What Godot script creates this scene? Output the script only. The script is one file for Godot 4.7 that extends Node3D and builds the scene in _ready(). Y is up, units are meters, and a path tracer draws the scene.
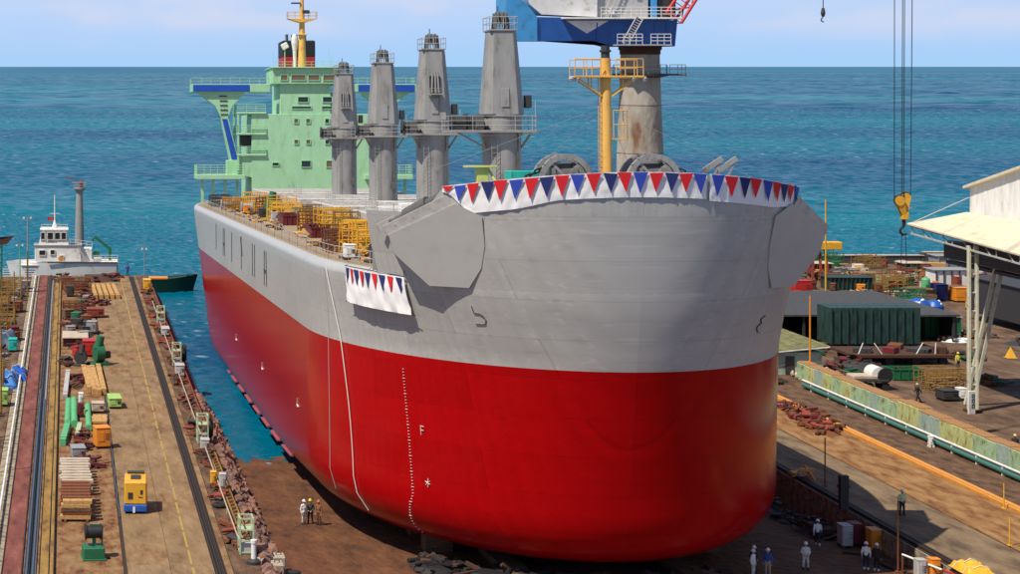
extends Node3D
# A bulk carrier on an open slipway, seen from high up ahead of its bow.
# Metres. x runs across the slip, y is up, the yard runs away from the viewpoint along -z.
# V(x, y, d): d metres down the yard.

var M := {}
var taken := {}
var rng := RandomNumberGenerator.new()
const ORD := ["first", "second", "third", "fourth", "fifth", "sixth", "seventh", "eighth", "ninth", "tenth", "eleventh", "twelfth", "thirteenth", "fourteenth", "fifteenth", "sixteenth"]

func V(x, y, d) -> Vector3:
	return Vector3(x, y, -d)

func lin(r, g, b) -> Color:
	return Color(r, g, b).linear_to_srgb()

func numbered(n: String) -> String:
	if not taken.has(n):
		taken[n] = 0
		return n
	taken[n] += 1
	return "%s_%03d" % [n, taken[n]]

func tag(o, label, category = "", group = "", kind = ""):
	if label: o.set_meta("label", label)
	if category: o.set_meta("category", category)
	if group: o.set_meta("group", group)
	if kind: o.set_meta("kind", kind)
	return o

func thing(called, label, category, at = Vector3.ZERO, turn = 0.0, group = ""):
	var o := Node3D.new()
	o.name = numbered(called)
	add_child(o)
	o.position = at
	o.rotation.y = turn
	tag(o, label, category, group)
	return o

func copy(src, label, at, turn = 0.0, group = ""):
	var o = src.duplicate()
	o.name = numbered(String(src.name).rstrip("0123456789").trim_suffix("_"))
	add_child(o)
	o.position = at
	o.rotation.y = turn
	tag(o, label, "", group)
	return o

func obj(st, called, m, parent = null):
	return mobj(st.commit(), called, m, parent)

func mobj(mesh, called, m, parent = null):
	var o := MeshInstance3D.new()
	o.mesh = mesh
	o.material_override = m
	if parent == null:
		o.name = numbered(called)
		add_child(o)
	else:
		o.name = called
		parent.add_child(o, true)
	return o

func node(called, parent, at = Vector3.ZERO):
	var o := Node3D.new()
	o.name = called
	parent.add_child(o, true)
	o.position = at
	return o

func struct(st, called, m):
	return tag(obj(st, called, m), "", "", "", "structure")

# ---------------------------------------------------------------- shapes
func mb() -> SurfaceTool:
	var st := SurfaceTool.new()
	st.begin(Mesh.PRIMITIVE_TRIANGLES)
	return st

func face(st, pts, out: Vector3):
	var n := Vector3.ZERO
	for i in range(1, pts.size() - 1):
		n += (pts[i + 1] - pts[0]).cross(pts[i] - pts[0])
	n = n.normalized()
	var p = pts
	if n.dot(out) < 0:
		n = -n
		p = pts.duplicate()
		p.reverse()
	for i in range(1, p.size() - 1):
		for q in [p[0], p[i], p[i + 1]]:
			st.set_normal(n)
			st.add_vertex(q)

func box(st, c: Vector3, s: Vector3, b := Basis(), bev := 0.0):
	var h := s * 0.5
	bev = min(bev, 0.45 * min(s.x, min(s.y, s.z)))
	var hh := [h.x, h.y, h.z]
	var e := [b.x, b.y, b.z]
	for i in 3:
		var j := (i + 1) % 3
		var k := (i + 2) % 3
		for sg in [-1.0, 1.0]:
			var o: Vector3 = c + e[i] * (hh[i] * sg)
			var J: Vector3 = e[j] * (hh[j] - bev)
			var K: Vector3 = e[k] * (hh[k] - bev)
			face(st, [o - J - K, o + J - K, o + J + K, o - J + K], e[i] * sg)
			if bev > 0:
				for sk in [-1.0, 1.0]:   # the bevel between face i and face j, running along k
					var p1: Vector3 = c + e[i] * (hh[i] * sg) + e[j] * ((hh[j] - bev) * sk)
					var p2: Vector3 = c + e[i] * ((hh[i] - bev) * sg) + e[j] * (hh[j] * sk)
					face(st, [p1 - K, p1 + K, p2 + K, p2 - K], e[i] * sg + e[j] * sk)
	if bev > 0:
		for sx in [-1.0, 1.0]:
			for sy in [-1.0, 1.0]:
				for sz in [-1.0, 1.0]:
					var X: Vector3 = e[0] * sx
					var Y: Vector3 = e[1] * sy
					var Z: Vector3 = e[2] * sz
					face(st, [c + X * hh[0] + Y * (hh[1] - bev) + Z * (hh[2] - bev), c + X * (hh[0] - bev) + Y * hh[1] + Z * (hh[2] - bev), c + X * (hh[0] - bev) + Y * (hh[1] - bev) + Z * hh[2]], X + Y + Z)

func frame_of(dir: Vector3) -> Basis:
	var z := dir.normalized()
	var up := Vector3.UP if abs(z.y) < 0.95 else Vector3.RIGHT
	var x := up.cross(z).normalized()
	return Basis(x, z.cross(x), z)

func bar(st, a: Vector3, b: Vector3, w: float, h: float, bev := 0.0):
	box(st, (a + b) * 0.5, Vector3(w, h, a.distance_to(b)), frame_of(b - a), bev)

func tube(st, a: Vector3, b: Vector3, r0: float, r1 := -1.0, n := 8, caps := true):
	if r1 < 0: r1 = r0
	var f := frame_of(b - a)
	var slope: float = (r0 - r1) / max(a.distance_to(b), 1e-5)
	for i in n:
		var a0 := TAU * i / n
		var a1 := TAU * (i + 1) / n
		var d0: Vector3 = f.x * cos(a0) + f.y * sin(a0)
		var d1: Vector3 = f.x * cos(a1) + f.y * sin(a1)
		var n0: Vector3 = (d0 + f.z * slope).normalized()
		var n1: Vector3 = (d1 + f.z * slope).normalized()
		var q := [[a + d0 * r0, n0], [b + d0 * r1, n0], [b + d1 * r1, n1], [a + d1 * r0, n1]]
		for k in [0, 1, 2, 0, 2, 3]:
			st.set_normal(q[k][1])
			st.add_vertex(q[k][0])
		if caps:
			if r0 > 0: face(st, [a, a + d0 * r0, a + d1 * r0], -f.z)
			if r1 > 0: face(st, [b, b + d0 * r1, b + d1 * r1], f.z)

func path(st, pts, r, n := 6):
	for i in pts.size() - 1:
		tube(st, pts[i], pts[i + 1], r, r, n, true)

func lathe(st, c: Vector3, prof, n := 20, b := Basis()):
	for j in prof.size() - 1:
		var r0: float = prof[j][0]
		var y0: float = prof[j][1]
		var r1: float = prof[j + 1][0]
		var y1: float = prof[j + 1][1]
		var sl := Vector2(y1 - y0, r0 - r1).normalized()
		for i in n:
			var q := []
			for k in [0, 1]:
				var a: float = TAU * (i + k) / n
				var d: Vector3 = b.x * cos(a) + b.z * sin(a)
				var nn: Vector3 = d * sl.x + b.y * sl.y
				q.append([c + d * r0 + b.y * y0, nn])
				q.append([c + d * r1 + b.y * y1, nn])
			for k in [0, 2, 3, 0, 3, 1]:
				st.set_normal(q[k][1])
				st.add_vertex(q[k][0])

func prism(st, pts, ext: Vector3):
	var c := Vector3.ZERO
	for p in pts: c += p
	c /= pts.size()
	var back := []
	for p in pts: back.append(p + ext)
	face(st, pts, -ext)
	face(st, back, ext)
	for i in pts.size():
		var j: int = (i + 1) % pts.size()
		face(st, [pts[i], pts[j], back[j], back[i]], (pts[i] + pts[j]) * 0.5 - c)

# a sheet through rows of points; normals follow the surface, `out` picks the side
func sheet(st, P, out: Callable, uv = null):
	var R: int = P.size()
	var C: int = P[0].size()
	var N := []
	for i in R:
		var row := []
		for j in C:
			var a: Vector3 = P[i][min(j + 1, C - 1)] - P[i][max(j - 1, 0)]
			var b: Vector3 = P[min(i + 1, R - 1)][j] - P[max(i - 1, 0)][j]
			var n := a.cross(b)
			if n.length() < 1e-9:
				n = out.call(P[i][j])
			n = n.normalized()
			if n.dot(out.call(P[i][j])) < 0: n = -n
			row.append(n)
		N.append(row)
	for i in R - 1:
		for j in C - 1:
			var q := [[i, j], [i, j + 1], [i + 1, j + 1], [i + 1, j]]
			var g: Vector3 = (P[i + 1][j + 1] - P[i][j]).cross(P[i][j + 1] - P[i + 1][j])
			var ord := [0, 1, 2, 0, 2, 3]
			if g.dot(N[i][j]) < 0: ord = [0, 2, 1, 0, 3, 2]
			for k in ord:
				var v = q[k]
				st.set_normal(N[v[0]][v[1]])
				if uv != null: st.set_uv(uv.call(v[0], v[1]))
				st.add_vertex(P[v[0]][v[1]])

func railing(st, pts, h := 1.0, bars := 3, step := 1.6, r := 0.03):
	for i in pts.size() - 1:
		var a: Vector3 = pts[i]
		var b: Vector3 = pts[i + 1]
		for k in bars:
			var y := h * (k + 1) / bars
			tube(st, a + Vector3(0, y, 0), b + Vector3(0, y, 0), r, r, 5)
		var n: int = max(1, int(round(a.distance_to(b) / step)))
		for k in n + 1:
			var p := a.lerp(b, float(k) / n)
			tube(st, p, p + Vector3(0, h, 0), r, r, 5)

func ladder(st, a: Vector3, b: Vector3, w := 0.45, r := 0.03, side := Vector3.RIGHT, step := 0.35):
	tube(st, a - side * w * 0.5, b - side * w * 0.5, r, r, 5)
	tube(st, a + side * w * 0.5, b + side * w * 0.5, r, r, 5)
	var n := int(a.distance_to(b) / step)
	for k in n:
		var p := a.lerp(b, (k + 0.5) / n)
		tube(st, p - side * w * 0.5, p + side * w * 0.5, r * 0.7, r * 0.7, 4)

# ---------------------------------------------------------------- materials
func noise(seed_, freq, oct := 4, type := FastNoiseLite.TYPE_SIMPLEX_SMOOTH) -> FastNoiseLite:
	var f := FastNoiseLite.new()
	f.seed = seed_
	f.noise_type = type
	f.frequency = freq
	f.fractal_octaves = oct
	return f

func plain(c: Color, rough := 0.6, metal := 0.0) -> StandardMaterial3D:
	var m := StandardMaterial3D.new()
	m.albedo_color = c
	m.roughness = rough
	m.metallic = metal
	return m

# a surface of mixed tones: cols are linear colours, from the rarest dark to the rarest light patch
func mixed(cols, size, rough := 0.7, seed_ := 1, freq := 0.012, bump := 0.0, stops = null, stretch := Vector3.ONE) -> StandardMaterial3D:
	var t := NoiseTexture2D.new()
	t.width = 512
	t.height = 512
	t.seamless = true
	var fn := noise(seed_, freq, 6)
	fn.fractal_gain = 0.62
	t.noise = fn
	var g := Gradient.new()
	var offs := PackedFloat32Array()
	var cc := PackedColorArray()
	for i in cols.size():
		offs.append(stops[i] if stops != null else float(i) / (cols.size() - 1))
		cc.append(lin(cols[i][0], cols[i][1], cols[i][2]))
	g.offsets = offs
	g.colors = cc
	t.color_ramp = g
	var m := StandardMaterial3D.new()
	m.albedo_texture = t
	m.roughness = rough
	m.uv1_triplanar = true
	m.uv1_world_triplanar = true
	m.uv1_scale = stretch / size
	if bump > 0:
		m.normal_enabled = true
		m.normal_texture = M.get("_bump")
		m.normal_scale = bump
	return m

func worn(r, g, b, size := 3.0, rough := 0.6, seed_ := 1) -> StandardMaterial3D:
	return mixed([[r * 0.6 + 0.012, g * 0.56 + 0.008, b * 0.5 + 0.004], [r * 0.9, g * 0.89, b * 0.88], [r, g, b], [r * 1.06, g * 1.06, b * 1.06]], size * 1.7, rough, seed_, 0.009, 0.0, [0.08, 0.27, 0.55, 1.0])

func make_materials():
	var bt := NoiseTexture2D.new()
	bt.width = 512; bt.height = 512; bt.seamless = true; bt.as_normal_map = true; bt.bump_strength = 6.0
	bt.noise = noise(7, 0.03, 5)
	M["_bump"] = bt
	M.road = mixed([[.13, .075, .032], [.20, .125, .06], [.23, .148, .075], [.28, .19, .105]], 17.0, 0.9, 3, 0.013, 0.5, [.12, .4, .62, .95], Vector3(1, 1, .35))
	M.road2 = mixed([[.12, .07, .03], [.185, .115, .055], [.22, .14, .07], [.27, .18, .10]], 11.0, 0.9, 4, 0.016, 0.5, [.15, .42, .6, .95], Vector3(1, 1, .35))
	M.road3 = mixed([[.14, .07, .028], [.21, .12, .053], [.24, .15, .073], [.28, .19, .10]], 13.0, 0.9, 5, 0.016, 0.5, [.2, .45, .66, .95], Vector3(1, 1, .35))
	M.store = mixed([[.09, .035, .012], [.19, .085, .03], [.22, .125, .055], [.26, .17, .085]], 9.0, 0.92, 6, 0.014, 0.6, [.2, .42, .62, .95], Vector3(1, 1, .5))
	M.yard = mixed([[.05, .026, .014], [.10, .055, .03], [.13, .078, .045], [.18, .115, .07]], 15.0, 0.92, 8, 0.012, 0.6, [.12, .4, .62, .95], Vector3(1, 1, .4))
	M.slip = mixed([[.03, .011, .004], [.085, .03, .009], [.115, .043, .013], [.155, .066, .022]], 14.0, 0.85, 9, 0.009, 0.8, [.06, .32, .6, .95], Vector3(1, 1, .6))
	M.quay_grey = mixed([[.08, .05, .028], [.15, .10, .056], [.185, .127, .072], [.24, .17, .10]], 14.0, 0.9, 10, 0.012, 0.5, [.15, .4, .62, .95], Vector3(1, 1, .35))
	M.quay_orange = mixed([[.12, .045, .012], [.22, .10, .03], [.26, .14, .05], [.32, .195, .085]], 10.0, 0.9, 11, 0.014, 0.5, [.15, .42, .6, .95], Vector3(1, 1, .3))
	M.concrete = mixed([[.10, .075, .05], [.24, .19, .13], [.29, .24, .17], [.38, .32, .24]], 6.0, 0.9, 12, 0.014, 0.5, [.15, .4, .6, .95])
	M.tower = mixed([[.14, .06, .025], [.29, .25, .20], [.36, .33, .29], [.42, .39, .35]], 14.0, 0.9, 13, 0.009, 0.3, [.08, .27, .5, .95], Vector3(1, .22, 1))
	M.stone = [mixed([[.05, .025, .02], [.15, .075, .06], [.24, .13, .105], [.33, .20, .16]], 1.6, 0.9, 14, 0.02, 1.0), mixed([[.04, .025, .022], [.11, .07, .06], [.17, .115, .10], [.26, .18, .15]], 1.3, 0.9, 15, 0.02, 1.0), mixed([[.06, .03, .02], [.20, .10, .07], [.29, .16, .12], [.36, .24, .18]], 1.5, 0.9, 16, 0.02, 1.0)]
	M.block = mixed([[.14, .11, .08], [.30, .27, .21], [.40, .36, .29], [.46, .42, .35]], 2.0, 0.9, 17, 0.016, 0.6)
	M.rust = mixed([[.035, .012, .006], [.12, .035, .012], [.20, .065, .02], [.30, .12, .04]], 1.4, 0.85, 18, 0.02, 0.6)
	M.rust_dark = mixed([[.015, .009, .007], [.05, .02, .012], [.085, .035, .018], [.15, .06, .028]], 1.2, 0.85, 19, 0.02, 0.6)
	M.rust_red = mixed([[.09, .015, .01], [.20, .035, .022], [.25, .05, .03], [.30, .085, .05]], 3.0, 0.8, 20, 0.016, 0.3)
	M.track_red = mixed([[.07, .02, .014], [.15, .04, .028], [.19, .055, .038], [.24, .09, .065]], 10.0, 0.8, 21, 0.012, 0.3, [.1, .36, .62, .95], Vector3(1, 1, .25))
	M.rail_steel = mixed([[.012, .008, .006], [.026, .016, .012], [.04, .024, .018], [.075, .048, .035]], 2.0, 0.55, 22, 0.02, 0.2)
	M.gap = plain(lin(.03, .022, .016), 0.95)
	M.yellow_rail = mixed([[.10, .05, .012], [.22, .12, .024], [.27, .155, .032], [.32, .195, .048]], 9.0, 0.75, 23, 0.012, 0.2, [.1, .36, .62, .95], Vector3(1, 1, .3))
	M.yellow_line = mixed([[.19, .13, .055], [.31, .21, .06], [.38, .26, .06], [.42, .30, .09]], 3.0, 0.85, 24, 0.03)
	M.orange_rail = worn(.62, .27, .05, 4.0, 0.6, 25)
	M.timber = mixed([[.16, .085, .03], [.40, .22, .075], [.52, .31, .11], [.60, .40, .18]], 1.6, 0.8, 26, 0.02, 0.3, null, Vector3(1, 1, .15))
	M.timber_pale = mixed([[.15, .11, .075], [.40, .32, .24], [.52, .44, .35], [.62, .54, .44]], 1.6, 0.85, 27, 0.02, 0.3, null, Vector3(.15, 1, 1))
	M.timber_dark = mixed([[.03, .018, .01], [.10, .055, .028], [.16, .09, .045], [.24, .15, .08]], 1.6, 0.85, 28, 0.02, 0.3, null, Vector3(.15, 1, 1))
	M.yellow = worn(.70, .37, .025, 2.5, 0.5, 29)
	M.orange = worn(.70, .24, .02, 2.0, 0.5, 30)
	M.mast = worn(.74, .42, .095, 6.0, 0.5, 31)
	M.blue = worn(.012, .09, .42, 2.5, 0.45, 32)
	M.blue_light = worn(.05, .085, .14, 2.0, 0.5, 33)
	M.green = worn(.012, .13, .055, 2.0, 0.5, 34)
	M.green_light = worn(.10, .40, .17, 2.0, 0.55, 35)
	M.lime = worn(.32, .52, .14, 1.5, 0.7, 36)
	M.pale_green = worn(.40, .50, .32, 1.5, 0.6, 37)
	M.white = worn(.74, .74, .72, 5.0, 0.5, 38)
	M.grey = worn(.27, .275, .28, 3.0, 0.55, 39)
	M.grey_light = worn(.42, .42, .42, 3.0, 0.55, 40)
	M.black = plain(lin(.012, .012, .014), 0.6)
	M.dark = worn(.035, .034, .036, 1.2, 0.6, 41)
	M.glass = plain(lin(.015, .02, .024), 0.08)
	M.glass_brown = plain(lin(.16, .10, .05), 0.12)
	M.rubber = plain(lin(.014, .014, .015), 0.85)
	M.red = worn(.42, .02, .018, 2.0, 0.5, 42)
	M.maroon_pale = worn(.36, .09, .12, 2.0, 0.5, 67)
	M.maroon = worn(.13, .014, .018, 2.0, 0.55, 43)
	M.wire = plain(lin(.02, .02, .022), 0.5, 0.3)
	M.rope_white = plain(lin(.62, .6, .55), 0.8)
	M.mark_white = plain(lin(.72, .70, .68), 0.6)
	M.mark_black = plain(lin(.012, .012, .013), 0.6)
	M.cloth_white = plain(lin(.80, .80, .82), 0.85)
	M.cloth_red = plain(lin(.62, .008, .018), 0.85)
	M.cloth_blue = plain(lin(.025, .06, .42), 0.85)
	M.navy = plain(lin(.012, .022, .14), 0.85)
	# ship
	M.ship_grey = mixed([[.13, .12, .11], [.235, .23, .225], [.27, .268, .265], [.30, .30, .30]], 7.0, 0.5, 44, 0.012, 0.1, [.08, .3, .6, 1.0], Vector3(1, .3, 1))
	M.ship_dark = worn(.10, .10, .10, 2.0, 0.55, 45)
	M.hatch = mixed([[.25, .235, .22], [.40, .39, .375], [.47, .46, .45], [.54, .53, .52]], 6.0, 0.65, 46, 0.014, 0.1, [.1, .35, .6, 1.0])
	M.edge_dirt = mixed([[.035, .018, .009], [.085, .042, .02], [.12, .065, .034], [.17, .10, .055]], 7.0, 0.9, 68, 0.012, 0.6, [.12, .36, .6, .95], Vector3(1, 1, .4))
	M.deck = mixed([[.16, .10, .055], [.27, .19, .11], [.33, .25, .16], [.40, .33, .22]], 3.0, 0.85, 47, 0.018, 0.3, [.12, .38, .6, 1.0])
	M.mint = mixed([[.24, .40, .23], [.31, .565, .345], [.335, .61, .375], [.36, .65, .41]], 8.0, 0.5, 48, 0.012, 0.08, [.06, .28, .6, 1.0], Vector3(1, .35, 1))
	M.yellow_green = worn(.52, .58, .17, 3.0, 0.55, 49)
	M.turquoise = worn(.015, .42, .36, 3.0, 0.55, 50)
	M.wing_blue = worn(.008, .075, .44, 3.0, 0.45, 51)
	# crane and sheds
	M.crane_blue = worn(.01, .085, .34, 5.0, 0.5, 52)
	M.crane_sky = worn(.05, .28, .60, 6.0, 0.5, 53)
	M.crane_white = worn(.70, .70, .70, 6.0, 0.5, 54)
	M.jib_red = worn(.52, .025, .03, 3.0, 0.5, 55)
	M.roof_cream = mixed([[.40, .30, .17], [.58, .51, .37], [.64, .575, .43], [.67, .61, .47]], 12.0, 0.8, 56, 0.01, 0.1, [.06, .27, .6, 1.0])
	M.wall_white = mixed([[.48, .46, .42], [.66, .66, .65], [.74, .74, .73], [.78, .78, .77]], 6.0, 0.7, 57, 0.012, 0.1, [.06, .3, .6, 1.0], Vector3(1, .3, 1))
	M.teal_dark = mixed([[.008, .014, .013], [.012, .038, .034], [.017, .052, .046], [.026, .072, .063]], 5.0, 0.6, 58, 0.014, 0.2, [.1, .35, .6, 1.0], Vector3(1, .3, 1))
	M.slate = mixed([[.025, .024, .023], [.042, .042, .043], [.055, .055, .056], [.075, .074, .073]], 5.0, 0.7, 59, 0.014, 0.2)
	M.moss_roof = mixed([[.07, .06, .022], [.13, .125, .045], [.17, .17, .07], [.24, .24, .12]], 6.0, 0.85, 60, 0.012, 0.4, null, Vector3(1, 1, .4))
	M.wall_mint = [mixed([[.16, .075, .025], [.25, .34, .19], [.31, .45, .28], [.36, .50, .33]], 6.0, 0.8, 61, 0.01, 0.2, [.12, .3, .55, 1.0], Vector3(1, .6, 1)), mixed([[.24, .11, .03], [.36, .36, .14], [.42, .46, .20], [.46, .52, .27]], 5.0, 0.8, 62, 0.01, 0.2, [.18, .34, .58, 1.0], Vector3(1, .6, 1)), mixed([[.15, .09, .04], [.24, .31, .27], [.29, .38, .34], [.34, .43, .39]], 6.0, 0.8, 63, 0.01, 0.2, [.14, .32, .6, 1.0], Vector3(1, .6, 1))]
	M.wall_top = mixed([[.10, .04, .015], [.28, .12, .04], [.36, .21, .09], [.46, .38, .25]], 1.8, 0.9, 64, 0.02, 0.6)
	M.teal_pipe = worn(.05, .17, .15, 2.0, 0.5, 65)
	M.tarp_blue = worn(.02, .16, .50, 1.6, 0.6, 66)
	M.rail_tan = worn(.42, .34, .26, 3.0, 0.7, 69)
	M.panel_grey = worn(.20, .22, .24, 5.0, 0.6, 70)
	M.column_cream = worn(.60, .60, .47, 4.0, 0.6, 72)
	M.coping = mixed([[.16, .13, .09], [.34, .30, .24], [.44, .40, .33], [.5, .46, .4]], 6.0, 0.9, 73, 0.014, 0.3)
	M.boat_green = worn(.008, .05, .03, 3.0, 0.5, 74)
	M.skin = plain(lin(.38, .22, .15), 0.6)

# ---------------------------------------------------------------- view, sky, sun
func make_view():
	var cam := Camera3D.new()
	cam.name = "camera"
	add_child(cam)
	cam.position = Vector3(0, 31, 0)
	cam.projection = Camera3D.PROJECTION_FRUSTUM   # a level camera with a shifted lens: uprights stay upright
	cam.near = 1.0
	cam.far = 120000.0
	cam.size = 574.0 / 1850.0
	cam.frustum_offset = Vector2(443.0 / 1850.0, -221.0 / 1850.0)
	cam.current = true
	var env := Environment.new()
	env.background_mode = Environment.BG_SKY
	env.tonemap_mode = Environment.TONE_MAPPER_LINEAR
	env.tonemap_exposure = 1.15
	env.sdfgi_enabled = true
	env.ssao_enabled = true
	env.ssil_enabled = true
	var sky := Sky.new()
	var sm := PanoramaSkyMaterial.new()
	sm.panorama = ImageTexture.create_from_image(sky_image())
	sky.sky_material = sm
	env.sky = sky
	env.background_energy_multiplier = 0.6
	var we := WorldEnvironment.new()
	we.name = "world_environment"
	we.environment = env
	add_child(we)
	var sun := DirectionalLight3D.new()
	sun.name = "sun"
	add_child(sun)
	sun.light_energy = 1.6
	sun.light_color = Color(1.0, 0.955, 0.88)
	sun.light_angular_distance = 0.5
	sun.shadow_enabled = true
	sun.look_at_from_position(Vector3(-0.45, 0.845, 0.30) * 100.0, Vector3.ZERO)

func sky_image() -> Image:
	# pale blue air, lilac haze banks low down, thin broken cloud higher up
	var w := 2048
	var h := 1024
	var img := Image.create(w, h, false, Image.FORMAT_RGBF)
	var n := noise(21, 1.0, 5)
	var n2 := noise(22, 1.0, 4)
	var keys := [[-90.0, [.58, .92, 1.38]], [0.3, [.58, .92, 1.38]], [1.0, [.66, .94, 1.38]], [2.2, [.78, .98, 1.36]], [6.0, [.66, .86, 1.26]], [16.0, [.38, .55, .88]], [35.0, [.20, .31, .56]], [90.0, [.11, .18, .38]]]
	for y in h:
		var el := 90.0 - 180.0 * (y + 0.5) / h
		var c := Color.BLACK
		for k in keys.size() - 1:
			if el >= keys[k][0] and el <= keys[k + 1][0]:
				var t: float = (el - keys[k][0]) / (keys[k + 1][0] - keys[k][0])
				var a = keys[k][1]
				var b = keys[k + 1][1]
				c = Color(lerp(a[0], b[0], t), lerp(a[1], b[1], t), lerp(a[2], b[2], t))
		if el < 0.2 or el > 50.0:
			img.fill_rect(Rect2i(0, y, w, 1), c)
			continue
		for x in w:
			var az := TAU * (x + 0.5) / w
			var px := cos(az) * 5.0
			var pz := sin(az) * 5.0
			var v := n.get_noise_3d(px, el * (0.7 if el < 8 else 0.12), pz) * 0.9 + n2.get_noise_3d(px * 4.0, el * (1.6 if el < 8 else 0.3), pz * 4.0) * 0.4
			var cl: float = smoothstep(-0.1, 0.5, v) * smoothstep(0.2, 1.6, el) * (1.0 - smoothstep(25.0, 50.0, el))
			img.set_pixel(x, y, c.lerp(Color(1.05, 1.05, 1.24), cl * 0.55))
	return img

# ---------------------------------------------------------------- sea
var wn1 := FastNoiseLite.new()
var wn2 := FastNoiseLite.new()
var wn4 := FastNoiseLite.new()

func sea_tier(x0, x1, d0, d1, cx, cd, amp, lam, seed_, y0, foam, lap := 0.0):
	wn1 = noise(seed_, 1.0, 3)
	wn2 = noise(seed_ + 1, 1.0, 4)
	wn4 = noise(99, 1.0, 3)
	var nx := int((x1 - x0) / cx) + 1
	var nd := int((d1 - d0) / cd) + 1
	var pos := PackedVector3Array()
	var nor := PackedVector3Array()
	var col := PackedColorArray()
	var uv := PackedVector2Array()
	var idx := PackedInt32Array()
	var hgt := PackedFloat32Array()
	for j in nd:
		var d: float = d0 + j * cd
		for i in nx:
			var x: float = x0 + i * cx
			# the wind comes from the right: crests lie mostly along the line of sight, short and broken
			var u: float = x / lam * 0.5 + d / lam * 0.2
			var v: float = d / lam * 0.95 - x / lam * 0.25
			var a := wn1.get_noise_2d(u, v)
			var b := wn2.get_noise_2d(u * 2.6 + 40, v * 2.2)
			var y: float = amp * (1.0 - 2.0 * abs(a)) * 0.6 + amp * b * 0.8
			if lap > 0:      # the tier begins under the edge of the nearer one
				var k := smoothstep(d0, d0 + lap, d)
				y = y * k - (1.0 - smoothstep(d0 + lap * 0.5, d0 + lap, d)) * 1.4
			hgt.append(y)
			pos.append(V(x, y0 + y, d))
			uv.append(Vector2(x / 7.0, d / 7.0))
			var big := 0.75 * wn4.get_noise_2d(x / 900.0, d / 240.0) + 0.3 * wn4.get_noise_2d(x / 190.0 + 50.0, d / 60.0) + (0.8 * wn4.get_noise_2d(x / 5200.0, d / 620.0 + 9.0) if d > 1400.0 else 0.0)
			var t: float = clamp(0.5 + big * 0.75, 0.0, 1.0)
			var c := Color(.003, .055, .14).lerp(Color(.004, .15, .205), t)
			var f: float = smoothstep(foam, foam + 0.12, y / amp + 0.8 * wn2.get_noise_2d(u * 11.0, v * 15.0))
			c = c.lerp(Color(.34, .50, .58), f * 0.6)
			col.append(c)
	for j in nd:
		for i in nx:
			var k := j * nx + i
			var l: int = k - (1 if i > 0 else 0)
			var r: int = k + (1 if i < nx - 1 else 0)
			var f: int = k - (nx if j > 0 else 0)
			var g: int = k + (nx if j < nd - 1 else 0)
			nor.append(Vector3(-(hgt[r] - hgt[l]) / (max(r - l, 1) * cx), 1.0, (hgt[g] - hgt[f]) / (max(1, (g - f) / nx) * cd)).normalized())
			if i < nx - 1 and j < nd - 1:
				idx.append_array([k, k + nx, k + 1, k + 1, k + nx, k + nx + 1])
	var arr := []
	arr.resize(Mesh.ARRAY_MAX)
	arr[Mesh.ARRAY_VERTEX] = pos
	arr[Mesh.ARRAY_NORMAL] = nor
	arr[Mesh.ARRAY_COLOR] = col
	arr[Mesh.ARRAY_TEX_UV] = uv
	arr[Mesh.ARRAY_INDEX] = idx
	var am := ArrayMesh.new()
	am.add_surface_from_arrays(Mesh.PRIMITIVE_TRIANGLES, arr)
	return am

func make_sea():
	var nt := NoiseTexture2D.new()
	nt.width = 512; nt.height = 512; nt.seamless = true; nt.as_normal_map = true; nt.bump_strength = 5.0
	nt.noise = noise(71, 0.02, 4)
	var w := StandardMaterial3D.new()
	w.albedo_color = Color.WHITE
	w.vertex_color_use_as_albedo = true
	w.roughness = 0.22
	w.metallic_specular = 0.1
	w.normal_enabled = true
	w.normal_texture = nt
	w.normal_scale = 0.9
	var sea = node("sea", self)
	sea.set_meta("kind", "structure")
	mobj(sea_tier(-70.0, 235.0, 112.0, 430.0, 0.62, 0.62, 0.27, 3.0, 80, -3.5, 1.12), "near_water", w, sea)
	mobj(sea_tier(-110.0, 830.0, 412.0, 1500.0, 2.0, 1.6, 0.5, 5.6, 84, -3.6, 1.2, 30.0), "middle_water", w, sea)
	mobj(sea_tier(-500.0, 4500.0, 1430.0, 8000.0, 15.0, 12.0, 2.4, 36.0, 88, -3.9, 3.0, 110.0), "far_water", w, sea)
	var w2: StandardMaterial3D = w.duplicate()
	w2.vertex_color_use_as_albedo = false
	var ft := NoiseTexture2D.new()
	ft.width = 512; ft.height = 512; ft.seamless = true
	ft.noise = noise(72, 0.01, 4)
	var fg := Gradient.new()
	fg.offsets = PackedFloat32Array([0.2, 0.8])
	fg.colors = PackedColorArray([lin(.035, .12, .215), lin(.055, .165, .26)])
	ft.color_ramp = fg
	w2.normal_enabled = false
	w2.albedo_texture = ft
	w2.roughness = 0.6
	var st := mb()
	st.set_uv(Vector2.ZERO)
	for q in [[-80000, -80000], [-80000, 90000], [90000, 90000], [-80000, -80000], [90000, 90000], [90000, -80000]]:
		st.set_normal(Vector3.UP)
		st.set_uv(Vector2(q[0] / 24000.0, q[1] / 9000.0))
		st.add_vertex(V(q[0], -8.5, q[1]))
	obj(st, "open_water", w2, sea)

# ---------------------------------------------------------------- quays and slip
func slip_y(d) -> float:
	return -1.0 - (d - 109.0) / 22.0

func slab(st, x0, x1, d0, d1, top := 0.0, thick := 0.12, bev := 0.012):
	box(st, V((x0 + x1) / 2, top - thick / 2, (d0 + d1) / 2), Vector3(x1 - x0, thick, d1 - d0), Basis(), bev)

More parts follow.
